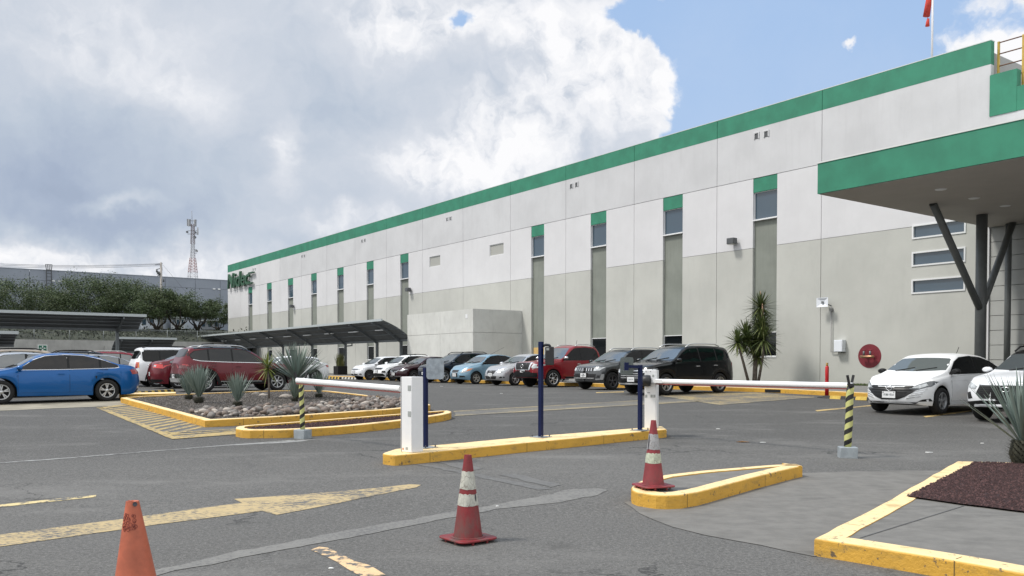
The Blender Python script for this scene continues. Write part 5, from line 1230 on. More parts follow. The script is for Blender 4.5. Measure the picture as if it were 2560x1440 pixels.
aq = PY(742, 951, 15.0); ap = PY(990, 971, 13.15); d = (ap - aq).normalized(); arm(ga, ap + d * .1, aq, .06, .095)
hb = PY(1030, 976, 13.1); mb = MB(); ax = Vector((1, -.2, 0)).normalized()
mb.lathe([(0, -.04), (.10, -.04), (.115, 0), (.11, .05), (.075, .12), (.03, .15), (0, .155)], (0, 0, 0), 'x', 20)
mb.v = [hb + Vector((v.x * ax.x - v.y * ax.y * -1, v.x * ax.y + v.y * ax.x, v.z)) for v in mb.v]; mb.build('pivot_cap', BLK_P, ga)
# right gate
pb = P(1611, 1071, .15); ang2 = R(-20)
gb = thing('barrier_gate', 'white barrier cabinet at the far end of the island with its arm reaching right', 'barrier gate', pb, 'barrier gates')
fr = frame(pb, ang2)
mb = MB(); mb.box((0, 0, 0), (.20, .22, 1.055), fr); mb.build('cabinet', GW, gb, bevel=.006)
MB().box((.202, .0, .01), (.216, .22, 1.05), fr).build('door', GW, gb)
for (a, b, z0, z1) in ((.14, .175, .93, .97), (.01, .05, .56, .61), (.11, .15, .56, .61), (.16, .195, .56, .61)): MB().box((a, -.004, z0), (b, -.001, z1), fr).build('sticker', STK, gb)
for (a, z0, w_, h_) in ((.05, .76, .016, .022), (.05, .64, .05, .010), (.02, 1.02, .012, .012), (.10, 1.02, .012, .012)): MB().box((a, -.004, z0), (a + w_, -.001, z0 + h_), fr).build('lock' if w_ < .03 else 'maker_plate', INK, gb)
hp_ = fr(.06, -.09, .915); Yh = hp_.y
hp_ = PY(1617, 952, pb.y - .08)
mb = MB(); mb.lathe([(0, -.11), (.055, -.105), (.095, -.06), (.105, 0), (.10, .06), (0, .065)], (0, 0, 0), 'x', 20); mb.v = [hp_ + v for v in mb.v]; mb.build('pivot_cap', BLK_P, gb)
pq = P(2119, 1144); post2, top2 = striped_post('arm_rest', 'tall yellow and black striped rest at the free end of the right barrier arm', pq, 1.06, .052, (.03, .0), True, R(-10))
e1 = PY(1640, 953, pb.y - .10); e2 = PY(2132, 964, pq.y + .02)
arm(gb, e1, e2, .06, .085); MB().bar(hp_ + Vector((.03, 0, 0)), e1 + (e2 - e1).normalized() * .15, .06, .06).build('arm_clamp', GW, gb)
# reader posts on the island
def reader_post(x, y, ytop, wpx, label):
    b = P(x, y, .15); w_ = wpx * b.y / F; t = thing('reader_post', label, 'post', b, 'navy posts on the gate island')
    h = (y - ytop) * b.y / F; fr = frame(b, R(-40)); a = w_ / 2 * .76
    MB().box((-a, -a, .008), (a, a, h), fr).build('pole', NAVY, t, bevel=.004)
    MB().box((-.13, -.13, .001), (.13, .13, .012), fr).build('base_plate', GALV, t)
    mb = MB()
    for sx in (1, -1):
        for sy in (1, -1): mb.tube([fr(sx * .10, sy * .10, .012), fr(sx * .10, sy * .10, .045)], .010, 6)
        
    for i in range(4):
        sx, sy = ((1, 1), (1, -1), (-1, 1), (-1, -1))[i]; MB().tube([fr(sx * .10, sy * .10, .012), fr(sx * .10, sy * .10, .045)], .010, 6).build('bolt', RIMD, t)
    return t, b, h
def rplate(t, c, w_, h_, m, nrm, name, th=.02, r=.05):
    n = Vector(nrm).normalized(); x = n.cross(Vector((0, 0, 1))).normalized() * -1; pl = rounded([Vector((-w_ / 2, -h_ / 2, 0)), Vector((w_ / 2, -h_ / 2, 0)), Vector((w_ / 2, h_ / 2, 0)), Vector((-w_ / 2, h_ / 2, 0))], r, 5)
    return MB().prism([(p.x, p.y) for p in pl], -th / 2, th / 2, lambda a, b, d_: c + x * a + Vector((0, 0, b)) + n * d_).build(name, m, t)
t, b, h = reader_post(1064, 1119, 919, 13, 'navy post with a rounded grey plate beside the left barrier cabinet')
k = b.y / F; c_ = PY(1088, 922, b.y - .06); rplate(t, c_, 44 * k, 52 * k, GALV, (-.1, -1, 0), 'plate'); MB().bar(PY(1064, 925, b.y), PY(1085, 925, b.y - .04), .04, .05).build('bracket', NAVY, t)
t, b, h = reader_post(1352, 1093, 854, 13, 'tall navy post carrying a black card reader in the middle of the island')
k = b.y / F; q1 = PY(1362, 868, b.y); rd = thing('card_reader', 'black box card reader on the tall navy post', 'card reader', PY(1374, 890, b.y))
c_ = PY(1374, 890, b.y - .03); MB().box((c_.x - .07, c_.y - .05, c_.z - 23 * k), (c_.x + .07, c_.y + .09, c_.z + 23 * k)).build('housing', BLK_P, rd, bevel=.012)
MB().box((c_.x - .055, c_.y - .054, c_.z + 14 * k), (c_.x - .01, c_.y - .051, c_.z + 20 * k)).build('sticker', STK, rd)
mb = MB(); mb.tube([PY(1358, 865, b.y), PY(1364, 862, b.y), PY(1373, 863, b.y), PY(1376, 868, b.y)], .022, 8); mb.build('bracket', BLK_P, rd)
t, b, h = reader_post(1600, 1076, 912, 12, 'short navy post with an arm and a dark glassy rounded plate near the right cabinet')
k = b.y / F; a0 = PY(1600, 917, b.y); a1 = PY(1566, 916, b.y - .12); MB().bar(a0, a1, .06, .05).build('side_arm', NAVY, t)
MB().box((-.035, -.035, -.07), (.035, .03, .07), lambda x, y, z: a1 + Vector((x, y, z))).build('clamp', NAVY, t)
MG = bpy.data.materials.new('smoked_plate'); MG.use_nodes = True; bb = MG.node_tree.nodes['Principled BSDF']; bb.inputs['Base Color'].default_value = (.10, .12, .12, 1); bb.inputs['Roughness'].default_value = .15; bb.inputs['Alpha'].default_value = .78
rplate(t, PY(1567, 915, b.y + .02), 33 * k, 44 * k, MG, (-.25, -1, 0), 'plate', .012, .05)
# ------------------------------------------------------------------ cones
def m_cone(name, col, dirt=.5, worn=True):
    m = bpy.data.materials.new(name); m.use_nodes = True; nt = m.node_tree; b = nt.nodes['Principled BSDF']; b.inputs['Roughness'].default_value = .55
    tc = nt.nodes.new('ShaderNodeTexCoord'); p = tc.outputs['Object']; sp = nt.nodes.new('ShaderNodeSeparateXYZ'); nt.links.new(p, sp.inputs[0])
    cur = mixc(smooth(noi(p, 9, 6, .65, nt=nt), .35, .7, nt=nt), col, tuple(c * .72 for c in col), nt=nt)
    low = smooth(sp.outputs[2], .02, .35, nt=nt, a=1.0, b=.25)
    f = M('MULTIPLY', M('MULTIPLY', smooth(noi(VM('MULTIPLY', p, (1, 1, .4), nt=nt), 7, 7, .7, nt=nt, off=(2, 2, 2)), .40, .65, nt=nt), low, nt=nt), dirt, nt=nt)
    cur = mixc(f, cur, (.10, .07, .06), nt=nt); nt.links.new(cur, b.inputs['Base Color']); return m
CRED = m_cone('cone_red', (.235, .014, .020), .9); CRED2 = m_cone('cone_red_faded', (.27, .030, .040), .4); CORA = m_cone('cone_orange', (.50, .125, .062), .45)
def m_band(name, col):
    m = bpy.data.materials.new(name); m.use_nodes = True; nt = m.node_tree; b = nt.nodes['Principled BSDF']; b.inputs['Roughness'].default_value = .45
    tc = nt.nodes.new('ShaderNodeTexCoord'); p = tc.outputs['Object']
    vo = nt.nodes.new('ShaderNodeTexVoronoi'); vo.feature = 'DISTANCE_TO_EDGE'; vo.inputs['Scale'].default_value = 32; nt.links.new(VM('MULTIPLY', p, (1, 1, .55), nt=nt), vo.inputs['Vector'])
    ck = M('MULTIPLY', smooth(vo.outputs['Distance'], .01, .05, nt=nt, a=1.0, b=0.0), smooth(noi(p, 12, 4, .6, nt=nt), .45, .6, nt=nt), nt=nt)
    cur = mixc(smooth(noi(p, 22, 5, .6, nt=nt), .35, .7, nt=nt), col, tuple(c * .72 for c in col), nt=nt)
    nt.links.new(mixc(M('MULTIPLY', ck, .8, nt=nt), cur, (.10, .07, .06), nt=nt), b.inputs['Base Color']); return m
BND1 = m_band('reflective_band', (.50, .50, .44)); BND2 = m_band('greenish_band', (.50, .54, .42)); BND3 = m_band('grey_band', (.36, .36, .37))
def cone(base, h, r0, r1, m, bands, label, head=.3, tear=None, lean=(0, 0)):
    t = thing('traffic_cone', label, 'traffic cone', base, 'traffic cones')
    lz = Vector((lean[0], lean[1], 0)); b0 = .055
    def ring(z, rr, n=28, jag=0.0, sd=1):
        rn = random.Random(sd); return [base + lz * (z / h) + Vector((rr * math.cos(k * 2 * math.pi / n), rr * math.sin(k * 2 * math.pi / n), z + (rn.uniform(-jag, jag) if jag else 0))) for k in range(n)]
    def rad(z): return r0 + (r1 - r0) * (z - b0) / (h - b0)
    def wall(z0, z1, ex, jt=0, jb=0, caps=False, sd=1):
        mb = MB(); n = 28; zs = [z0 + (z1 - z0) * k / 5 for k in range(6)]
        for i, z in enumerate(zs): mb.v += ring(z, rad(z) + ex, n, jt if i == 5 else jb if i == 0 else 0, sd + i)
        for i in range(5):
            for k in range(n): mb.f.append((i * n + k, i * n + (k + 1) % n, (i + 1) * n + (k + 1) % n, (i + 1) * n + k)); mb.m.append(0); mb.sm.append(True)
        return mb
    mb = wall(b0 - .02, h, 0, .003)
    n = 28; top = ring(h, r1, n); inn = ring(h - .002, r1 * .72, n); dp = ring(h - .10, r1 * .8, n); s0 = len(mb.v); mb.v += top + inn + dp
    for a, b_ in ((0, n), (n, 2 * n)):
        for k in range(n): mb.f.append((s0 + a + k, s0 + a + (k + 1) % n, s0 + b_ + (k + 1) % n, s0 + b_ + k)); mb.m.append(0); mb.sm.append(True)
    mb.lathe([(r0, b0 - .02), (r0 + .012, b0 - .008), (r0 + .03, b0 - .014)], base, 'z', 28)
    mb.build('body', m, t)
    for i, (z0, z1, bm_) in enumerate(bands): wall(z0 * h, z1 * h, .0025, .005, .004, sd=i * 9 + 2).build('reflective_band', bm_, t)
    hw = r0 * 1.62; fr = frame(base, head); pl = rounded([Vector((-hw, -hw, 0)), Vector((hw, -hw, 0)), Vector((hw, hw, 0)), Vector((-hw, hw, 0))], hw * .42, 4)
    mb = MB(); mb.prism([(p.x, p.y) for p in pl], .022, .038, fr); bp = mb.build('base', m, t, bevel=.004)
    for k in range(8):
        a = k * math.pi / 4 + .39; q = hw * (.86 if k % 2 else .86); x, y = q * math.cos(a) * 1.12, q * math.sin(a) * 1.12
        MB().tube([fr(x, y, -.004), fr(x, y, .024)], .012, 6).build('foot', m, bp)
    if tear:
        z0, z1, a0 = tear; mb = MB(); pts = []
        for k in range(7):
            z = (z0 + (z1 - z0) * k / 6) * h; wd = .010 * math.sin(math.pi * (k + .6) / 7.2)
            pts.append([base + lz * (z / h) + Vector(((rad(z) + .0045) * math.cos(a0 + q / rad(z)), (rad(z) + .0045) * math.sin(a0 + q / rad(z)), z)) for q in (-wd, wd)])
        mb.v = [p for pr in pts for p in pr]
        for k in range(6): mb.f.append((2 * k, 2 * k + 1, 2 * k + 3, 2 * k + 2)); mb.m.append(0); mb.sm.append(False)
        mb.build('tear', INK, t)
    return t
bA = P(1170, 1352); cone(bA, .715, .118, .030, CRED, [(.42, .555, BND1), (.61, .815, BND1)], 'dirty red cone with two white bands standing alone on the asphalt', R(38), tear=(.47, .56, R(-35)))
bB = P(1633, 1220, .15); cone(bB, .71, .112, .026, CRED2, [(.375, .52, BND2), (.575, .80, BND3)], 'torn red cone with a greenish and a grey band on the concrete island', R(20), tear=(.56, .79, R(-152)))
pT = PY(333, 1254, 3.95); gz = pT.z; 
cone(Vector((PY(345, 1300, 4.0).x, 4.0, 0)), HC - (1254 - HOR) * 4.0 / F, .16, .029, CORA, [], 'plain orange cone without bands, cut by the lower edge on the left', R(15), tear=(.975, 1.0, R(-48)), lean=(-.025, 0))
tt = [o for o in COL.objects if o.get('label', '').startswith('plain orange')][0]
SMU = mat('scribble_ink', (.20, .04, .03), .7); rnd = random.Random(8); base = tt.location; hh = HC - (1254 - HOR) * 4.0 / F
mb = MB()
for k in range(26):
    a = R(rnd.uniform(-135, -55)); z = rnd.uniform(.845, .935) * hh; rr_ = .16 + (.029 - .16) * (z - .055) / (hh - .055) + .0015
    c_ = Vector((base.x - .025 * z / hh, base.y, base.z)); pts = []
    ra = rnd.uniform(.004, .010)
    for j in range(9):
        q = j * math.pi / 4; aa = a + ra * math.cos(q) / rr_; zz = z + ra * math.sin(q) * 1.1; r2 = .16 + (.029 - .16) * (zz - .055) / (hh - .055) + .0012
        pts.append(c_ + Vector((r2 * math.cos(aa), r2 * math.sin(aa), zz)))
    mb.tube(pts, .0011, 4, caps=False)
mb.build('scribble', SMU, tt)
# ------------------------------------------------------------------ bollard and wheel stops
bb_ = P(2067, 994); bo = thing('red_bollard', 'slim red bollard with a brass coloured top standing at the yellow kerb', 'bollard', bb_)
k = bb_.y / F; BRD = mat('bollard_red', (.50, .012, .018), .4, var=.1)
MB().lathe([(0, .02), (.062, .02), (.058, .5), (.052, .55), (.056, .56), (.056, 76 * k), (.04, 79 * k), (0, 79 * k)], bb_, 'z', 20).build('pole', BRD, bo)
MB().lathe([(0, 79 * k), (.034, 79 * k), (.038, 82 * k), (.03, 84 * k), (.042, 87 * k), (0, 87 * k)], bb_, 'z', 16).build('cap', mat('bollard_top', (.42, .26, .07), .5, var=.4, vscale=30), bo)
MB().lathe([(.30, 0), (.29, .02), (.10, .035), (0, .035)], bb_, 'z', 24).build('base', PLA, bo)
SB = mat('stop_black', (.03, .03, .03), .7); SY = mat('stop_yellow', (.60, .42, .08), .7, var=.2, vscale=8); SWT = mat('stop_white', (.6, .6, .56), .7, var=.2, vscale=8)
def wheel_stop(c_, d, L, label, a=SB, b=SY, n=4, h=.10):
    t = thing('wheel_stop', label, 'wheel stop', c_, 'wheel stops'); d = d.normalized(); w_ = Vector((-d.y, d.x, 0))
    def prof(mb, t0, t1, m, gr=0):
        pr = [(-.075 - gr, 0), (-.045 - gr, h + gr), (.045 + gr, h + gr), (.075 + gr, 0)]
        vs = [c_ + d * tt_ + w_ * x + Vector((0, 0, z)) for tt_ in (t0, t1) for x, z in pr]
        mb.add(vs, [(0, 1, 2, 3), (7, 6, 5, 4), (0, 4, 5, 1), (1, 5, 6, 2), (2, 6, 7, 3), (3, 7, 4, 0)], m)
    mb = MB(); prof(mb, -L / 2, L / 2, 0); mb.build('block', a, t)
    for i in range(n):
        m0 = -L / 2 + L * (i + .28) / n; mb = MB(); prof(mb, m0, m0 + L / n * .42, 0, .003); mb.build('stripe', b, t)
wheel_stop(P(2122, 999), U, 1.75, 'black rubber wheel stop with yellow ends in front of the white sedan', n=2)
for i, (x, y, a_, b_, lb) in enumerate(((825, 947, SB, SY, 'striped wheel stop under the tall agave, left of the white painted one'), (878, 948, SWT, SB, 'white wheel stop with black bars beside the row of cars'))):
    wheel_stop(P(x, y), U * 1.0, 3.4, lb, a_, b_, 7, .13)
wheel_stop(P(372, 984.5), P(440, 981) - P(330, 988), 2.3, 'striped wheel stop behind the tail of the red sedan', n=8)
kerb_island('yellow_kerb', [P(x, y, .12) for x, y in ((298, 986), (440, 982.5), (440, 979.5), (298, 982))], .12, .1, None, seed=21)
# ------------------------------------------------------------------ litter
lf = P(1857, 1106); mb = MB(); LF = mat('dry_leaf', (.46, .24, .08), .7)
mb.add([lf + Vector((-.12, .03, .008)), lf + Vector((-.03, -.03, .022)), lf + Vector((.13, -.03, .01)), lf + Vector((.0, .045, .02))], [(0, 1, 2, 3)]); mb.add([lf + Vector((-.12, .03, .004)), lf + Vector((-.03, -.03, .004)), lf + Vector((.13, -.03, .004)), lf + Vector((.0, .045, .004))], [(0, 1, 2, 3)])
tag(mb.build('dry_leaf', LF, origin=lf, normals=False), 'single orange dry leaf on the asphalt right of the torn cone', 'leaf')
LT = mat('paper_scrap', (.72, .72, .70), .7)
for i, (x, y, s_, lb) in enumerate(((1907, 1107, .05, 'white paper scrap right of the dry leaf'), (1796, 1073, .05, 'white scrap on the lot beyond the dry leaf'), (2322, 1132, .06, 'white scrap on the lot left of the big agave'), (2455, 1109, .04, 'small white scrap beside the big agave'),
        (1105, 966, .09, 'pale scrap on the lot in front of the light blue sedan'), (1253, 984, .07, 'pale scrap on the lot in front of the silver sedan'), (827, 1423, .02, 'white fleck beside the broken yellow dash'), (1243, 1267, .022, 'white pebble on the sealed joint right of the lone cone'))):
    p = P(x, y); mb = MB(); rn = random.Random(i)
    mb.prism([(s_ * math.cos(k * 1.05) * rn.uniform(.6, 1.1), s_ * math.sin(k * 1.05) * rn.uniform(.4, .8)) for k in range(6)], .003, .012, lambda a, b_, c_: p + Vector((a, b_, c_ + g(p.y) * 0)))
    tag(mb.build('litter_scrap', LT, origin=p), lb, 'litter', 'scraps of litter on the asphalt')
# ------------------------------------------------------------------ carports
CPR = mat('carport_roof_metal', (.105, .115, .12), .55, metal=.1, var=.2, vscale=1.2); CPF = mat('carport_edge', (.44, .48, .49), .5, metal=.2); CPS = mat('carport_steel', (.125, .14, .15), .5, metal=.2, var=.1); TUB = mat('tube_lamp', (.75, .77, .78), .4)
def carport(label, A, D, L, N_, depth, zlo, zhi, posts, gz=.6, lights=0, name='carport', pipes=()):
    """A: foot of the low eave line at one end, D: along the roof, N_: from the posts to the high edge"""
    t = thing(name, label, 'carport', Vector((A.x, A.y, gz)), 'carports')
    def pt(s_, u, dz=0):  # u 0 at the posts, 1 at the high edge; the shell rises steeply and levels out
        a = u * math.pi / 2 * .93
        return Vector((A.x, A.y, 0)) + D * s_ + N_ * (depth * (1 - math.cos(a)) / (1 - math.cos(math.pi / 2 * .93)) * .35 + depth * .65 * u) + Vector((0, 0, zlo + (zhi - zlo) * (.35 * math.sin(a) / math.sin(math.pi / 2 * .93) + .65 * u) + dz))
    n = 10; mb = MB()
    for s_ in (0, L):
        for th in (0, .05):
            mb.v += [pt(s_, k / n, th) for k in range(n + 1)]
    m_ = n + 1; q = lambda a, b, k: (a * 2 + b) * m_ + k
    for k in range(n):
        mb.f += [(q(0, 0, k), q(0, 0, k + 1), q(1, 0, k + 1), q(1, 0, k)), (q(0, 1, k), q(0, 1, k + 1), q(1, 1, k + 1), q(1, 1, k)), (q(0, 0, k), q(0, 0, k + 1), q(0, 1, k + 1), q(0, 1, k)), (q(1, 0, k), q(1, 0, k + 1), q(1, 1, k + 1), q(1, 1, k))]; mb.m += [0] * 4; mb.sm += [True, True, False, False]
    for k in (0, n): mb.f.append((q(0, 0, k), q(0, 1, k), q(1, 1, k), q(1, 0, k))); mb.m.append(0); mb.sm.append(False)
    mb.build('roof', CPR, t)
    MB().bar(pt(-.05, 1, .04) + N_ * .04, pt(L + .05, 1, .04) + N_ * .04, .10, .16).build('edge_trim', CPF, t)
    MB().bar(pt(0, 0, -.02), pt(L, 0, -.02), .14, .16).build('gutter', CPS, t)
    for u in (.3, .55, .8): MB().bar(pt(0, u, -.03), pt(L, u, -.03), .06, .06).build('purlin', CPS, t)
    for s_ in posts:
        b = pt(s_, 0); mb = MB(); mb.box((-.085, -.085, 0), (.085, .085, b.z - gz), lambda x, y, z: Vector((b.x, b.y, gz)) + D * x + N_ * y + Vector((0, 0, z))); mb.build('post', CPS, t)
        mb = MB(); pts = [pt(s_, k / 8, -.10 - .12 * math.sin(math.pi * min(1, k / 8 + .15))) for k in range(9)]
        for a_, b_ in zip(pts, pts[1:]): mb.bar(a_, b_ + (b_ - a_) * .03, .09, .16)
        mb.build('beam', CPS, t)
    for i in range(lights):
        s_ = L * (i + .5) / lights
        mb = MB(); mb.bar(pt(s_ - .75, .62, -.16), pt(s_ + .75, .62, -.16), .13, .06); mb.build('tube_lamp', TUB, t)
    for s_ in pipes:
        b = pt(s_, 0); mb = MB(); mb.tube([b + N_ * .15 + Vector((0, 0, -1.05)) - D * .12, b + N_ * .15 + Vector((0, 0, -.50)) - D * .12, b - D * .45 + N_ * .15 + Vector((0, 0, -.28)), b - D * 1.5 + N_ * .15 + Vector((0, 0, -.26)), b - D * 1.5 + N_ * .15 + Vector((0, 0, -.05))], .05, 8); mb.build('drain_pipe', CPS, t)
    return t
oP = 3.4; sx = lambda x, off: fs(x, off)[0]
s0_ = aS2 + .03; zlo = 1.66 + HC; zhi = 2.92 + HC
s_end = sx(437, oP + 2.25)
carport('long dark carport in front of the white windows, ending at the grey annex', FW(s0_, oP, 0), U, s_end - s0_, NN, 2.25, zlo, zhi, [sx(x, oP) - s0_ for x in (1003, 943, 864, 781, 708, 645, 594, 548)], .6, 12, pipes=(sx(864, oP) - s0_,))
# carports of the left lot, running out of the facade direction
pB = PY(365, HOR, 51.0); A_ = Vector((pB.x, pB.y, 0)) - U * (-1.9)
carport('near dark carport with curved ribs at the left edge, above the parked cars', A_, NN, 17.0, -U, 1.9, 2.08 + HC, 2.82 + HC, [1.2, 8.6, 15.5], .45)
pD = PY(440, HOR, 68.0); A_ = Vector((pD.x, pD.y, 0)) - U * (-1.9)
carport('short low carport between the left carport and the far end of the long one', A_, NN, 4.4, -U, 2.0, .95 + HC, 1.93 + HC, [1.8, 4.0], .45, 0)
pE = PY(44, HOR, 44.0); A_ = Vector((pE.x, pE.y, 0)) - U * (-1.6)
carport('lowest carport, only its end showing at the left edge of the picture', A_, NN, 9, -U, 1.7, .98 + HC, 1.55 + HC, [.8, 6], .45, 0)
# ------------------------------------------------------------------ retaining wall, sign, fence, bank
pw = PY(315, HOR, 85.0); pw = Vector((pw.x, pw.y, 0)); zwt = 2.27 + HC
def WL(a, b, z): return pw - NN * a - U * (-b) * 1.0 + Vector((0, 0, z))   # a to the right, b away from the camera
RW = mat('concrete_wall', (.36, .36, .345), .85, var=.15, vscale=.8, bump=.2, stain=.4, sscale=(1, 1, .3))
rw = thing('retaining_wall', 'grey concrete retaining wall behind the parked cars on the left', 'wall', WL(-10, 0, .3))
MB().box((-45, 0, .2), (11.5, .3, zwt), WL).build('wall', RW, rw)
for a in (-32, -22.5, -12.4, -1.6): MB().box((a - .35, -.25, .2), (a + .35, -.001, zwt - .55), WL).build('buttress', RW, rw)
xs_ = (Vector((PY(111, HOR, 79.8).x, 79.8, 0)) - pw).dot(-NN)
sg_ = thing('assembly_point_sign', 'green and white assembly point sign with four arrows on the concrete wall', 'sign', WL(xs_, -.05, 2.9))
zc_ = HC + (HOR - 870) * 79.6 / F
MB().box((xs_ - .40, -.06, zc_ - .35), (xs_ + .40, -.02, zc_ + .33), WL).build('panel', mat('sign_white', (.70, .74, .72), .5), sg_)
MB().box((xs_ - .33, -.075, zc_ - .28), (xs_ + .33, -.061, zc_ + .26), WL).build('green_field', mat('sign_field_green', (.008, .12, .07), .5), sg_)
for (dx, dz) in ((1, 0), (-1, 0), (0, 1), (0, -1)):
    mb = MB(); q = lambda a, b: WL(xs_ + (dx * a - dz * b), -.082, zc_ + (dz * a * .85 + dx * b * .85)); q2 = lambda a, b: q(a, b) + (WL(0, -.012, 0) - WL(0, 0, 0))
    for pl in ([(.27, -.03), (.27, .03), (.16, .03), (.16, -.03)], [(.05, 0), (.17, .085), (.17, -.085)]):
        n = len(pl); mb.add([q(*p) for p in pl] + [q2(*p) for p in pl], [tuple(range(n)), tuple(range(n, 2 * n))[::-1]] + [(i, (i + 1) % n, n + (i + 1) % n, n + i) for i in range(n)])
    mb.build('arrow', mat('sign_arrow', (.70, .74, .72), .5), sg_)
fe = thing('chain_link_fence', 'chain link fence with thin grey posts on top of the retaining wall', 'fence', WL(-10, .15, zwt))
ft_ = zwt + 1.12; FEN = mat('fence_galvanised', (.26, .28, .28), .5, metal=.4)
MM = bpy.data.materials.new('chain_link_mesh'); MM.use_nodes = True; nt = MM.node_tree; b = nt.nodes['Principled BSDF']; b.inputs['Base Color'].default_value = (.16, .175, .17, 1)
ge = nt.nodes.new('ShaderNodeNewGeometry'); vr = nt.nodes.new('ShaderNodeVectorRotate'); vr.rotation_type = 'Z_AXIS'; vr.inputs['Angle'].default_value = -math.atan2(NN.y, NN.x); nt.links.new(ge.outputs['Position'], vr.inputs['Vector'])
sp = nt.nodes.new('ShaderNodeSeparateXYZ'); nt.links.new(vr.outputs[0], sp.inputs[0])
f1 = M('ABSOLUTE', M('SUBTRACT', M('FRACT', M('MULTIPLY', M('ADD', sp.outputs[0], sp.outputs[2], nt=nt), 9.0, nt=nt), nt=nt), .5, nt=nt), nt=nt); f2 = M('ABSOLUTE', M('SUBTRACT', M('FRACT', M('MULTIPLY', M('SUBTRACT', sp.outputs[0], sp.outputs[2], nt=nt), 9.0, nt=nt), nt=nt), .5, nt=nt), nt=nt)
al = M('GREATER_THAN', M('MAXIMUM', f1, f2, nt=nt), .455, nt=nt); nt.links.new(al, b.inputs['Alpha'])
MB().box((-45, .145, zwt), (16, .155, ft_), WL).build('mesh_panel', MM, fe)
MB().tube([WL(-45, .15, ft_), WL(16, .15, ft_)], .03, 6).build('top_rail', FEN, fe)
for k in range(21): a = -44 + k * 3.0; MB().tube([WL(a, .15, zwt), WL(a, .15, ft_ + .05)], .035, 6).build('post', FEN, fe)
# bank and higher ground beyond
BANK = mat('bank_soil', (.035, .04, .022), .95, var=.6, vscale=.6)
mb = MB(); n = 40
for j, (b_, z) in enumerate(((.3, zwt - .02), (2.5, zwt + .5), (8, zwt + 1.2), (18, zwt + 1.9), (60, zwt + 2.2), (400, zwt + 2.2))):
    for i in range(n): mb.v.append(WL(-160 + i * 220 / (n - 1) * 1.0, b_, z + (noise.noise(Vector((i * .7, j * 3.1, 0))) * .25 if j else 0)))
for j in range(5):
    for i in range(n - 1): mb.f.append((j * n + i, j * n + i + 1, (j + 1) * n + i + 1, (j + 1) * n + i)); mb.m.append(0); mb.sm.append(True)
tag(mb.build('terrain', BANK, origin=WL(0, 5, zwt)), kind='structure')
# ------------------------------------------------------------------ leaves
def m_leaf(name, cols, rough=.6):
    m = bpy.data.materials.new(name); m.use_nodes = True; nt = m.node_tree; b = nt.nodes['Principled BSDF']; b.inputs['Roughness'].default_value = rough
    ge = nt.nodes.new('ShaderNodeNewGeometry'); cr = nt.nodes.new('ShaderNodeValToRGB'); nt.links.new(ge.outputs['Random Per Island'], cr.inputs[0])
    e = cr.color_ramp.elements; e[0].color = tuple(cols[0]) + (1,); e[1].color = tuple(cols[-1]) + (1,)
    for i, c_ in enumerate(cols[1:-1]): q = e.new((i + 1) / (len(cols) - 1)); q.color = tuple(c_) + (1,)
    f = noi(ge.outputs['Position'], .5, 4, .6, nt=nt)
    nt.links.new(mixc(smooth(f, .4, .65, nt=nt), cr.outputs[0], mixc(.5, cr.outputs[0], (.07, .085, .032), nt=nt), nt=nt), b.inputs['Base Color'])
    return m
LEAF = m_leaf('tree_leaf', [(.022, .042, .014), (.042, .072, .024), (.065, .10, .034), (.10, .135, .05)]); BARK = mat('bark', (.055, .045, .035), .9, var=.4, vscale=6, bump=.6, bscale=20)
BUSHM = m_leaf('bush_leaf', [(.012, .020, .009), (.022, .032, .014), (.04, .05, .024)])
def crown_mesh(seed, w_, h_, d_, n_cl, n_leaf, leaf):
    rn = random.Random(seed); mb = MB()
    for c_ in range(n_cl):
        while True:
            x, y, z = rn.uniform(-1, 1), rn.uniform(-1, 1), rn.uniform(-.75, 1)
            if x * x + y * y + z * z < 1 and (x * x + y * y + z * z) > .18: break
        cx, cy, cz = x * w_ / 2, y * d_ / 2, (z * .5 + .5) * h_ + (1 - x * x) * h_ * .08
        cr_ = rn.uniform(.07, .15) * min(w_, h_ * 1.6)
        tip = Vector((x, y, z * .6 + .25)).normalized()
        for _ in range(n_leaf):
            p = Vector((rn.gauss(0, 1), rn.gauss(0, 1), rn.gauss(0, .65))) * cr_ * .55 + tip * rn.uniform(-.5, 1.1) * cr_
            q = Vector((cx, cy, cz)) + p; a = Vector((rn.gauss(0, 1), rn.gauss(0, 1), rn.gauss(0, 1))).normalized() * leaf * rn.uniform(.6, 1.5); b = a.cross(Vector((rn.gauss(0, 1), rn.gauss(0, 1), rn.gauss(0, 1))).normalized()) * .55
            mb.add([q - a, q + b, q + a, q - b], [(0, 1, 2, 3)])
    return mb
def tree(label, x, Y, wpx, ytop, ybot, ybase, seed, dense=1.0, fork=3):
    k = Y / F; base = PY(x, HOR, Y); zb = HC + (HOR - ybase) * k; base.z = zb
    w_, h_ = wpx * k, (ybot - ytop) * k; t = thing('tree', label, 'tree', base, 'trees behind the fence'); zc0 = HC + (HOR - ybot - 5) * k
    mb = crown_mesh(seed, w_, h_, w_ * .9, int(85 * dense), 230, .072); mb.v = [v + Vector((base.x, base.y, zc0)) for v in mb.v]; mb.build('crown', LEAF, t, normals=False)
    rn = random.Random(seed + 50); mb = MB()
    for i in range(fork + 2):
        a = i * 2 * math.pi / (fork + 2) + rn.uniform(-.3, .3); tx = Vector((math.cos(a) * w_ * .28, math.sin(a) * w_ * .28, zc0 - zb + h_ * rn.uniform(.35, .6)))
        p1 = Vector((tx.x * .25, tx.y * .25, (zc0 - zb) * .45)); p2 = Vector((tx.x * .65, tx.y * .65, (zc0 - zb) * .95))
        mb.tube([base - Vector((0, 0, .4)), base + p1, base + p2, base + tx], [.12, .09, .06, .025], 7)
    mb.build('trunk', BARK, t)
TZ = lambda b: 0
tree('broad dark tree at the left edge in front of the grey warehouse', 30, 98, 230, 712, 803, 822, 1, 2.0)
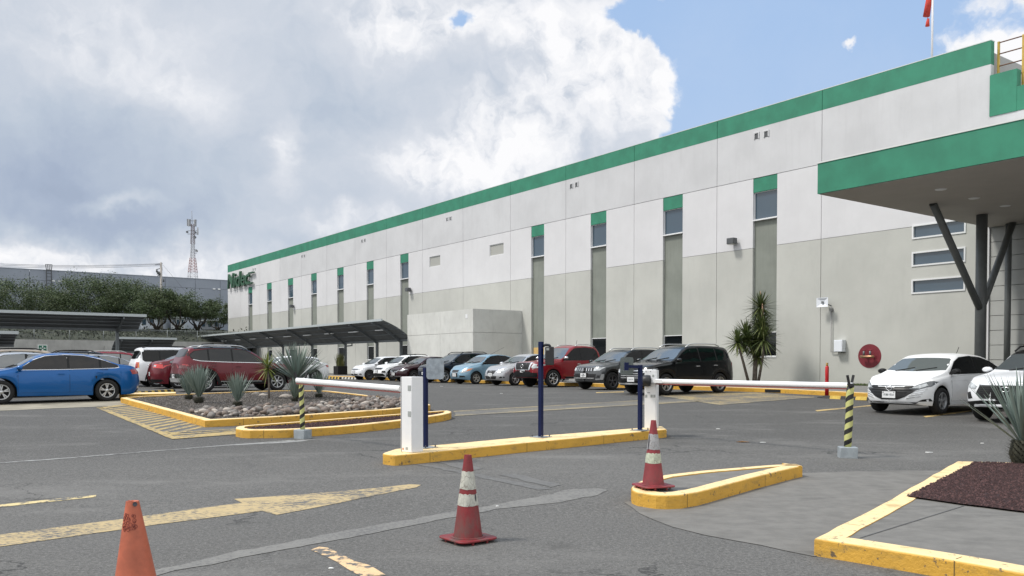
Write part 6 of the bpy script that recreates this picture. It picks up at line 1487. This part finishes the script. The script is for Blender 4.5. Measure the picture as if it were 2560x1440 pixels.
tree('low bushy tree filling the gap right of the caged ladder', 135, 103, 70, 752, 803, 822, 2, .5)
tree('tallest broad tree, right of the caged ladder', 235, 96, 190, 700, 800, 822, 3, 1.9)
tree('tree with a flat top left of the utility pole', 325, 99, 130, 712, 800, 822, 4, 1.3)
tree('tree with a forked trunk in front of the utility pole', 393, 94, 120, 724, 800, 823, 5, .8, 4)
tree('round crowned tree with a slanting trunk right of the utility pole', 446, 95, 110, 729, 798, 823, 6, .8, 4)
tree('small tree with an open forked trunk under the telecom mast', 495, 97, 100, 748, 800, 823, 7, .7, 4)
tree('last tree, close against the far corner of the white factory', 545, 110, 74, 752, 812, 823, 8, .6)
mb = MB(); rn = random.Random(12)
for _ in range(9000):
    a, b_ = rn.uniform(-50, 15), rn.uniform(.6, 9); z = zwt + (.5 * min(1, b_ / 2.5) + .7 * max(0, (b_ - 2.5) / 5.5)); p = WL(a, b_, z - .3) + Vector((0, 0, abs(rn.gauss(0, .38)) * (1 + .8 * noise.noise(Vector((a * .35, b_ * .3, 3))))))
    q = Vector((rn.gauss(0, 1), rn.gauss(0, 1), rn.gauss(0, 1))).normalized() * .16; r_ = q.cross(Vector((rn.gauss(0, 1), rn.gauss(0, 1), rn.gauss(0, 1))).normalized()) * .6; mb.add([p - q, p + r_, p + q, p - r_], [(0, 1, 2, 3)])
tag(mb.build('bank_shrubs', BUSHM, origin=WL(-10, 3, zwt), normals=False), 'dark ground shrubs covering the bank behind the fence', 'shrubs', kind='stuff')
# ------------------------------------------------------------------ far warehouse, pole, mast
pg_ = PY(571, HOR, 160.0); pg_ = Vector((pg_.x, pg_.y, 0))
def GL_(a, b, z): return pg_ - NN * a + U * b + Vector((0, 0, z))
WHM = mat('warehouse_grey', (.27, .30, .355), .75, var=.08, vscale=.2, stain=.08, sscale=(.4, .4, .1)); wh = thing('grey_warehouse', 'long blue grey warehouse wall rising behind the trees', 'building', GL_(-20, 0, 4))
zt_ = (HOR - 702.5) * 160 / F + HC
def ga_(x):   # distance along the warehouse wall seen in column x
    d = pxdir(x, HOR); D = -NN; det = d.x * (-D.y) + D.x * d.y; t_ = (pg_.x * (-D.y) + D.x * pg_.y) / det; return (Vector((d.x * t_, d.y * t_, 0)) - pg_).dot(D), d.y * t_
js = [ga_(x)[0] for x in (-160, -70, 77, 167, 252, 337, 415, 490, 552)] + [30]
mb = MB(); mb.box((js[0], .25, 3), (js[-1], 70, zt_ - .3), GL_, 1)
zr = (HOR - 725) * 160 / F + HC
for a, b_ in zip(js, js[1:]):
    for z0, z1 in ((3, zr - 7.02), (zr - 6.98, zr - .02), (zr + .02, zt_)): mb.box((a + .03, 0, z0), (b_ - .03, .24, z1), GL_, 0)
mb.build('wall', [WHM, DARK], wh); MB().box((js[0], -.05, zt_ + .001), (30, .3, zt_ + .12), GL_).build('coping', WHM, wh)
la, lY = ga_(124); ld = thing('caged_ladder', 'dark caged roof ladder on the grey warehouse wall', 'ladder', GL_(la, -.5, 8)); kk = lY / F
LDM = mat('ladder_steel', (.07, .075, .08), .6); hw = 5.5 * kk
for sg in (1, -1): MB().bar(GL_(la + sg * hw, -.6, 5), GL_(la + sg * hw, -.6, HC + (HOR - 676) * kk), .12).build('stile', LDM, ld)
zz = 6.0
while zz < HC + (HOR - 676) * kk: MB().bar(GL_(la - hw, -.6, zz), GL_(la + hw, -.6, zz), .07).build('rung', LDM, ld); zz += .55
mb = MB(); zt2 = HC + (HOR - 663) * kk; zt1 = HC + (HOR - 676) * kk
for q in (-1, -.35, .35, 1): mb.bar(GL_(la + q * hw, -.6, zt1), GL_(la + q * hw * 1.3, -.6, zt2), .09)
mb.bar(GL_(la - hw * 1.3, -.6, zt2), GL_(la + hw * 1.3, -.6, zt2), .09); mb.bar(GL_(la - hw, -.6, zt1), GL_(la + hw, -.6, zt1), .09); mb.build('top_cage', LDM, ld)
for (x, y) in ((142, 703), (354, 714), (541, 723)):
    a, yy = ga_(x)
    for da in (-.55, .35): MB().box((a + da, -.12, HC + (HOR - y) * yy / F - .12), (a + da + .45, -.001, HC + (HOR - y) * yy / F + .12), GL_).build('wall_light', TUB, wh)
# utility pole with wires
up = PY(405, HOR, 112.0); k = 112 / F; ut = thing('utility_pole', 'concrete utility pole with insulators and thin wires above the trees', 'utility pole', Vector((up.x, up.y, 5.5)))
UPM = mat('pole_concrete', (.34, .32, .30), .8, var=.15); zt3 = HC + (HOR - 657) * k
MB().tube([Vector((up.x, up.y, 5)), Vector((up.x, up.y, zt3))], [.20, .13], 10).build('pole', UPM, ut)
mb = MB()
for (x0, y0, x1, y1) in ((388, 662, 406, 659), (390, 674, 406, 670), (390, 678, 404, 696), (392, 686, 406, 674), (394, 690, 405, 680)): mb.bar(PY(x0, y0, 112), PY(x1, y1, 112), .08)
mb.build('crossarm', LDM, ut)
for (x, y) in ((392, 677), (395, 681), (399, 684), (409, 701)): q = PY(x, y, 111.8); MB().lathe([(0, -.2), (.09, -.2), (.11, 0), (.07, .2), (0, .22)], q, 'z', 8).build('insulator', LDM, ut)
WIR = mat('wire_grey', (.12, .12, .13), .6)
for (y0, y1) in ((651, 659), (655, 661), (659, 664)):
    p0 = PY(404, y1, 112); p1 = PY(-220, y0 - 5, 96); MB().tube([p0.lerp(p1, k_ / 6) - Vector((0, 0, .5 * math.sin(math.pi * k_ / 6))) for k_ in range(7)], .022, 4).build('wire', WIR, ut)
MB().tube([PY(407, 662, 112), PY(478, 745, 120)], .018, 4).build('stay_wire', WIR, ut)
# telecom mast
Ym = 420.0; km = Ym / F; mt = thing('telecom_mast', 'tall red and white lattice telecom mast with dishes behind the warehouse', 'mast', Vector((PY(482, HOR, Ym).x, Ym, 4)))
MR = mat('mast_red', (.30, .12, .11), .6); MWt = mat('mast_white', (.42, .43, .45), .6); MBr = mat('mast_brown', (.15, .10, .10), .6); MGy = mat('mast_grey', (.24, .25, .27), .6)
def mzp(x, y, dy=0): q = PY(x, y, Ym); return Vector((q.x, q.y + dy, q.z))
def lat(y0, y1, w0, w1, m, name='lattice_section', n=5, th=.15, xc=482):
    mb = MB(); cr = []
    for k_ in range(n + 1):
        t_ = k_ / n; y = y0 + (y1 - y0) * t_; w_ = (w0 + (w1 - w0) * t_) / 2
        cr.append([mzp(xc - w_, y, -w_ * km), mzp(xc + w_, y, -w_ * km), mzp(xc + w_, y, w_ * km), mzp(xc - w_, y, w_ * km)])
    for c_ in range(4):
        mb.bar(cr[0][c_], cr[-1][c_], th)
        for k_ in range(n): mb.bar(cr[k_][c_], cr[k_ + 1][(c_ + 1) % 4], th * .5); mb.bar(cr[k_][(c_ + 1) % 4], cr[k_ + 1][c_], th * .5); mb.bar(cr[k_ + 1][c_], cr[k_ + 1][(c_ + 1) % 4], th * .5)
    mb.build(name, m, mt)
lat(560, 610, 6, 8, MBr); lat(610, 645, 6, 9, MWt); lat(645, 680, 11, 17, MR); lat(680, 760, 17, 24, MWt, n=7)
MB().tube([mzp(479.5, 527), mzp(480.5, 560)], .12, 6).build('lightning_rod', MGy, mt)
rn = random.Random(3)
for i, x in enumerate((469, 472, 475.5, 486, 489.5)): 
    y = 552 + rn.uniform(-2, 2); MB().box((-.28, -.2, -1.4), (.28, .2, 1.4), lambda a, b_, c_, x=x, y=y: mzp(x, y + 5) + Vector((a, b_, c_ * 1.2))).build('panel_antenna', MWt if i % 2 else MGy, mt)
MB().box((-.28, -.2, -1.8), (.28, .2, 1.8), lambda a, b_, c_: mzp(494.5, 578) + Vector((a, b_, c_))).build('panel_antenna', MWt, mt)
for (y0, w_) in ((552, 22), (565, 18), (577, 24), (585, 24)): MB().bar(mzp(481 - w_ / 2, y0), mzp(481 + w_ / 2, y0), .22).build('platform', MGy, mt)
for (x, y, r) in ((489, 594, 3.6), (470, 581, 2.8), (491, 582, 2.4), (493.5, 628, 3.2)):
    q = mzp(x, y, -.8); MB().lathe([(0, 0), (r * km * .6, -.15), (r * km, -.5), (r * km * .95, .1), (r * km * .5, .5), (0, .6)], q, 'y', 18).build('dish', MGy if y < 600 else MWt, mt)
MB().bar(mzp(485, 624), mzp(492, 624), .2).build('dish_arm', MGy, mt); MB().bar(mzp(485, 633), mzp(492, 633), .2).build('dish_arm', MGy, mt)
# pale sheds seen under the trees
def shed(label, x0, x1, y0, y1, Y, m, cat='building', name='shed'):
    k = Y / F; a, b_ = PY(x0, HOR, Y), PY(x1, HOR, Y); t = thing(name, label, cat, Vector(((a.x + b_.x) / 2, Y, 5)))
    z0, z1 = HC + (HOR - y1) * k, HC + (HOR - y0) * k; MB().box((a.x, Y, z0), (b_.x, Y + 5, z1)).build('wall', m, t); MB().box((a.x - .2, Y - .3, z1 + .001), (b_.x + .2, Y + 5.2, z1 + .15)).build('roof', CPF, t)
    n = 3
    for i in range(n): xx_ = a.x + (b_.x - a.x) * (i + .35) / n; MB().box((xx_, Y - .04, z0 + (z1 - z0) * .35), (xx_ + (b_.x - a.x) * .16, Y - .001, z1 - (z1 - z0) * .15)).build('window', GL_B, t)
    return t
shed('pale blue white shed seen under the trees left of the forked trunks', 350, 408, 794, 822, 112, mat('shed_white', (.5, .54, .60), .6))
shed('white shed seen between the forked tree trunks', 428, 462, 796, 822, 113, mat('shed_white_two', (.55, .58, .60), .6))
shed('grey shed behind the last trees near the factory corner', 500, 548, 803, 824, 114, mat('shed_grey', (.28, .30, .33), .6))
# ------------------------------------------------------------------ plants
AG = m_leaf('agave_leaf', [(.15, .20, .175), (.20, .255, .23), (.27, .33, .30)], .55); YU = m_leaf('yucca_leaf', [(.03, .06, .016), (.055, .09, .022), (.10, .135, .035), (.16, .17, .05)], .5)
YUL = m_leaf('yucca_pale_leaf', [(.10, .15, .02), (.17, .21, .035), (.26, .27, .06)], .5); CORE = mat('agave_core', (.035, .035, .022), .9, var=.5, vscale=40); CUT = mat('cut_leaf_base', (.30, .30, .24), .8)
def blade(mb, c_, d, L, w_, droop=0.0, fold=.35, seg=4):
    d = d.normalized(); sd = d.cross(Vector((0, 0, 1)));
    if sd.length < .05: sd = Vector((1, 0, 0))
    sd = sd.normalized(); up = sd.cross(d).normalized(); vs = []
    for k_ in range(seg + 1):
        t_ = k_ / seg; ww = w_ * (.55 + .9 * t_ - 1.45 * t_ * t_) if t_ < .99 else .001; ww = max(ww, .001)
        p = c_ + d * L * t_ - Vector((0, 0, droop * L * t_ * t_))
        vs += [p - sd * ww / 2, p - up * ww * fold * .5, p + sd * ww / 2]
    fc = []
    for k_ in range(seg): a = k_ * 3; fc += [(a, a + 1, a + 4, a + 3), (a + 1, a + 2, a + 5, a + 4)]
    mb.add(vs, fc, 0, True)
def agave(label, base, h, w_, seed, n=70, core_h=.18, core_r=.10, blades=AG, bw=.045, lo=12):
    t = thing('agave_plant', label, 'agave', base, 'blue agaves'); rn = random.Random(seed)
    mb = MB(); c0 = base + Vector((0, 0, core_h * .75))
    for i in range(n):
        q = (i + .5) / n; a = i * 2.39996 + rn.uniform(-.2, .2); el_ = R(lo + (86 - lo) * q ** .75 + rn.uniform(-5, 5)); el_ = max(el_, R(30))
        L = h * rn.uniform(.82, 1.06) / max(.8, math.sin(el_)) * (.9 if q < .3 else 1); L = min(L, h * 1.12)
        d = Vector((math.cos(a) * math.cos(el_), math.sin(a) * math.cos(el_), math.sin(el_))); blade(mb, c0 + d * core_r * .5 + Vector((0, 0, core_h * .3 * q)), d, L, bw * rn.uniform(.8, 1.15), .04, .5, 4)
    mb.build('leaves', blades, t, normals=False)
    mb = MB()
    for i in range(int(120)):
        a = i * 2.39996; z = core_h * (i / 120); rr = core_r * (.85 + .25 * math.sin(math.pi * z / core_h)); d = Vector((math.cos(a), math.sin(a), .5)).normalized(); p = base + Vector((math.cos(a) * rr * .8, math.sin(a) * rr * .8, z)); blade(mb, p, d, rr * .55, bw * .75, 0, .3, 1)
    mb.lathe([(core_r * .7, -.02), (core_r, core_h * .4), (core_r * .8, core_h), (0, core_h)], base, 'z', 12); mb.build('core', CORE, t, normals=False)
    return t
def bedp(x, y): return P(x, y, .12)
def ag(x, y, ytop, label, seed, n=70, bw=.05, ch=None, cr=.11, lo=52):
    b = bedp(x, y); h = (y - ytop) * b.y / F; n = int(n * 1.25); return agave(label, b, h * .86, 0, seed, n, ch or h * .16, cr, AG, bw, lo)
ag(497, 1008, 915, 'wide blue agave nearest the left corner of the gravel bed', 1, 95, .055, cr=.13)
ag(472, 999, 925, 'smaller blue agave just behind the wide one at the left of the bed', 2, 60)
ag(594, 1017, 934, 'blue agave in the middle of the bed, left of the yucca sapling', 3, 70, cr=.12)
ag(797, 994, 930, 'low blue agave behind the left barrier arm', 4, 60, cr=.11); ag(737, 1004, 945, 'small blue agave under the striped post, half hidden', 5, 45, cr=.09)
b = bedp(741, 997); t = agave('tall spreading agave on a dark stem at the left barrier arm end', b + Vector((0, 0, .32)), 1.04, 0, 6, 96, .26, .15, AG, .085, 6); MB().tube([b - Vector((0, 0, .05)), b + Vector((0, 0, .42))], .10, 10).build('stem', CORE, t)
# big agave at the right edge
b = P(2556, 1159, .14); t = agave('big blue agave with a shaggy dark base at the right edge', b, .86, 0, 9, 72, .30, .155, AG, .060, 34); t.location = b
def rosette(mb, c_, L, n, rn, w_, lo=-50, hi=85, droop=.12):
    for i in range(n):
        a = i * 2.39996 + rn.uniform(-.2, .2); el_ = R(lo + (hi - lo) * ((i + .5) / n) + rn.uniform(-8, 8)); d = Vector((math.cos(a) * math.cos(el_), math.sin(a) * math.cos(el_), math.sin(el_))); blade(mb, c_, d, L * rn.uniform(.8, 1.1), w_ * rn.uniform(.8, 1.2), droop, .35, 3)
b = bedp(672, 997); k = b.y / F; yc = b + Vector((-2 * k, 0, 77 * k)); t = thing('yucca_sapling', 'small yucca with a thin stem and yellow green leaves in the gravel bed', 'yucca', b)
MB().tube([b - Vector((0, 0, .03)), b + Vector((.01, 0, 40 * k)), yc], [.035, .028, .024], 8).build('stem', mat('pale_stem', (.20, .17, .14), .9, var=.3, vscale=15, bump=.5), t)
mb = MB(); rosette(mb, yc, .55, 75, random.Random(3), .045, -55, 88, .10); mb.build('leaves', YUL, t, normals=False)
# yucca tree by the wall
_, Yy = fs(1888, 2.2); k = Yy / F; yb = PY(1888, HOR, Yy); yb.z = .45 + PAVH; t = thing('yucca_tree', 'tall yucca with several trunks and dark spiky heads against the grey wall', 'yucca', yb)
TRK = mat('yucca_trunk', (.16, .135, .11), .9, var=.35, vscale=10, bump=.8, bscale=14); rn = random.Random(6)
def yp(x, y, dy=0): q = PY(x, y, Yy + dy); return q
trs = [([(1886, 968), (1888, 920), (1892, 880), (1898, 850), (1901, 800), (1902, 770)], .12), ([(1872, 958), (1858, 905), (1851, 880), (1846, 860)], .07), ([(1895, 960), (1903, 915), (1908, 885), (1908, 860)], .07), ([(1889, 930), (1885, 890), (1872, 860), (1866, 838)], .06)]
for i, (pts, r_) in enumerate(trs): MB().tube([yp(x, y, (.0, -.3, -.5, .2)[i] * min(1, j_ / 2)) for j_, (x, y) in enumerate(pts)], [r_ * .72 * (1.25 - .5 * j_ / len(pts)) for j_ in range(len(pts))], 9).build('trunk', TRK, t)
hd = [(1901, 768, 0, .62, 58), (1903, 800, .1, .58, 46), (1905, 815, -.3, .56, 44), (1898, 830, .3, .52, 40), (1908, 848, -.4, .72, 66), (1845, 856, -.3, .56, 54), (1864, 836, .2, .56, 48), (1872, 852, -.1, .50, 40), (1888, 870, .1, .52, 46), (1896, 892, -.2, .48, 40), (1860, 868, .3, .5, 36)]
for (x, y, dy, L, n) in hd:
    mb = MB(); rosette(mb, yp(x, y, dy), L * 1.42, int(n * 2.0), rn, .085, -50, 82, .10); mb.build('leaf_head', YU, t, normals=False)
mb = MB(); c_ = yp(1901, 760); mb.tube([c_, c_ + Vector((0, 0, .55))], [.05, .012], 7); c2_ = yp(1906, 800, -.35); mb.tube([c2_, c2_ + Vector((0, 0, .7))], [.06, .02], 7); mb.build('flower_spike', mat('dry_spike', (.30, .19, .13), .9, var=.3, vscale=20), t)
# planter by the carport
sP, Yp = fs(851, 4.4); pp = FW(sP, 4.4, .45 + PAVH); t = thing('planter', 'black box planter with an upright green shrub beside a carport post', 'planter', pp)
MB().box((sP - .42, 4.0, .6), (sP + .42, 4.8, 1.28), FW).build('box', PLA, t, bevel=.02); mb = MB(); rn = random.Random(2)
for _ in range(260): a, rr = rn.uniform(0, 6.3), rn.uniform(0, .34); blade(mb, FW(sP, 4.4, 1.22) + Vector((math.cos(a) * rr, math.sin(a) * rr, 0)), Vector((rn.gauss(0, .15), rn.gauss(0, .15), 1)), rn.uniform(.6, 1.15), .05, 0, .3, 2)
mb.build('shrub', m_leaf('shrub_leaf', [(.07, .09, .02), (.13, .14, .035), (.20, .19, .06)]), t, normals=False)
# river stones
sm = [mat('stone_brown', (.17, .130, .105), .75, var=.3, vscale=12), mat('stone_grey', (.18, .165, .15), .75, var=.3, vscale=12), mat('stone_pale', (.38, .34, .30), .75, var=.25, vscale=12), mat('stone_pink', (.175, .14, .12), .75, var=.3, vscale=12), mat('stone_dark', (.12, .105, .10), .75, var=.3, vscale=12)]
meshes = []; rn = random.Random(77)
for i in range(12):
    bm = bmesh.new(); bmesh.ops.create_icosphere(bm, subdivisions=2, radius=1); sc_ = Vector((1, rn.uniform(.6, .85), rn.uniform(.45, .7)))
    for v in bm.verts: n_ = 1 + .38 * noise.noise(v.co * 1.2 + Vector((i * 7, 0, 0))); v.co = Vector((v.co.x * sc_.x, v.co.y * sc_.y, v.co.z * sc_.z)) * n_
    me = bpy.data.meshes.new('river_stone'); bm.to_mesh(me); bm.free(); me.materials.append(sm[(0, 1, 3, 0, 2, 1, 3, 4, 0, 1, 3, 2)[i]])
    for p in me.polygons: p.use_smooth = True
    meshes.append(me)
poly = [P(x, y, .13) for x, y in ((480, 1032), (520, 1024), (640, 1022), (735, 1018), (835, 1009), (905, 1000), (945, 993.5), (1000, 1000), (1035, 1004.5), (1068, 1010.5), (976, 1020.5), (840, 1029), (700, 1038), (522, 1044))]
def inside(poly, x, y):
    c = False
    for i in range(len(poly)):
        a, b = poly[i], poly[i - 1]
        if (a.y > y) != (b.y > y) and x < (b.x - a.x) * (y - a.y) / (b.y - a.y) + a.x: c = not c
    return c
pts = []; xs_ = [p.x for p in poly]; ys_ = [p.y for p in poly]
for _ in range(60000):
    if len(pts) >= 296: break
    x, y = rn.uniform(min(xs_), max(xs_)), rn.uniform(min(ys_), max(ys_))
    if inside(poly, x, y) and all((x - a) ** 2 + (y - b_) ** 2 > .10 ** 2 for a, b_ in pts): pts.append((x, y))
print('stones', len(pts))
for i, (x, y) in enumerate(pts):
    r = rn.choice((rn.uniform(.055, .075), rn.uniform(.07, .10), rn.uniform(.09, .125))); o = bpy.data.objects.new('river_stone', meshes[rn.randrange(12)]); COL.objects.link(o); o.location = (x, y, g(y) + .12 + r * .42 + rn.uniform(0, .03)); o.scale = (r, r, r); o.rotation_euler = (rn.uniform(-.4, .4), rn.uniform(-.4, .4), rn.uniform(0, 6.3))
    tag(o, 'rounded brown or grey river stone in the band along the front kerb of the bed', 'stone', 'river stones edging the gravel bed')
mb = MB()
for i in range(420):
    for _ in range(50):
        x, y = rn.uniform(min(xs_), max(xs_)), rn.uniform(min(ys_), max(ys_))
        if inside(poly, x, y): break
    r = rn.uniform(.045, .08); me = meshes[rn.randrange(12)]; rot = Matrix.Rotation(rn.uniform(0, 6.3), 3, 'Z'); mi = rn.randrange(5)
    mb.add([rot @ (v.co * r) + Vector((x, y, g(y) + .12 + r * .1)) for v in me.vertices], [tuple(p.vertices) for p in me.polygons], mi, True)
tag(mb.build('river_stones', sm, origin=P(800, 1025, .13), normals=False), kind='stuff')
for i, (x, y, r, lb) in enumerate(((640, 987, .13, 'grey boulder lying in the gravel left of the yucca sapling'), (659, 989, .12, 'pale flat boulder at the foot of the yucca sapling'), (716, 993, .17, 'pale lumpy boulder left of the striped post'))):
    p = bedp(x, y); o = bpy.data.objects.new('boulder', meshes[4 if i else 1]); COL.objects.link(o); o.location = p; o.scale = (r * 1.2, r, r * 1.0); tag(o, lb, 'stone', 'boulders in the gravel bed')
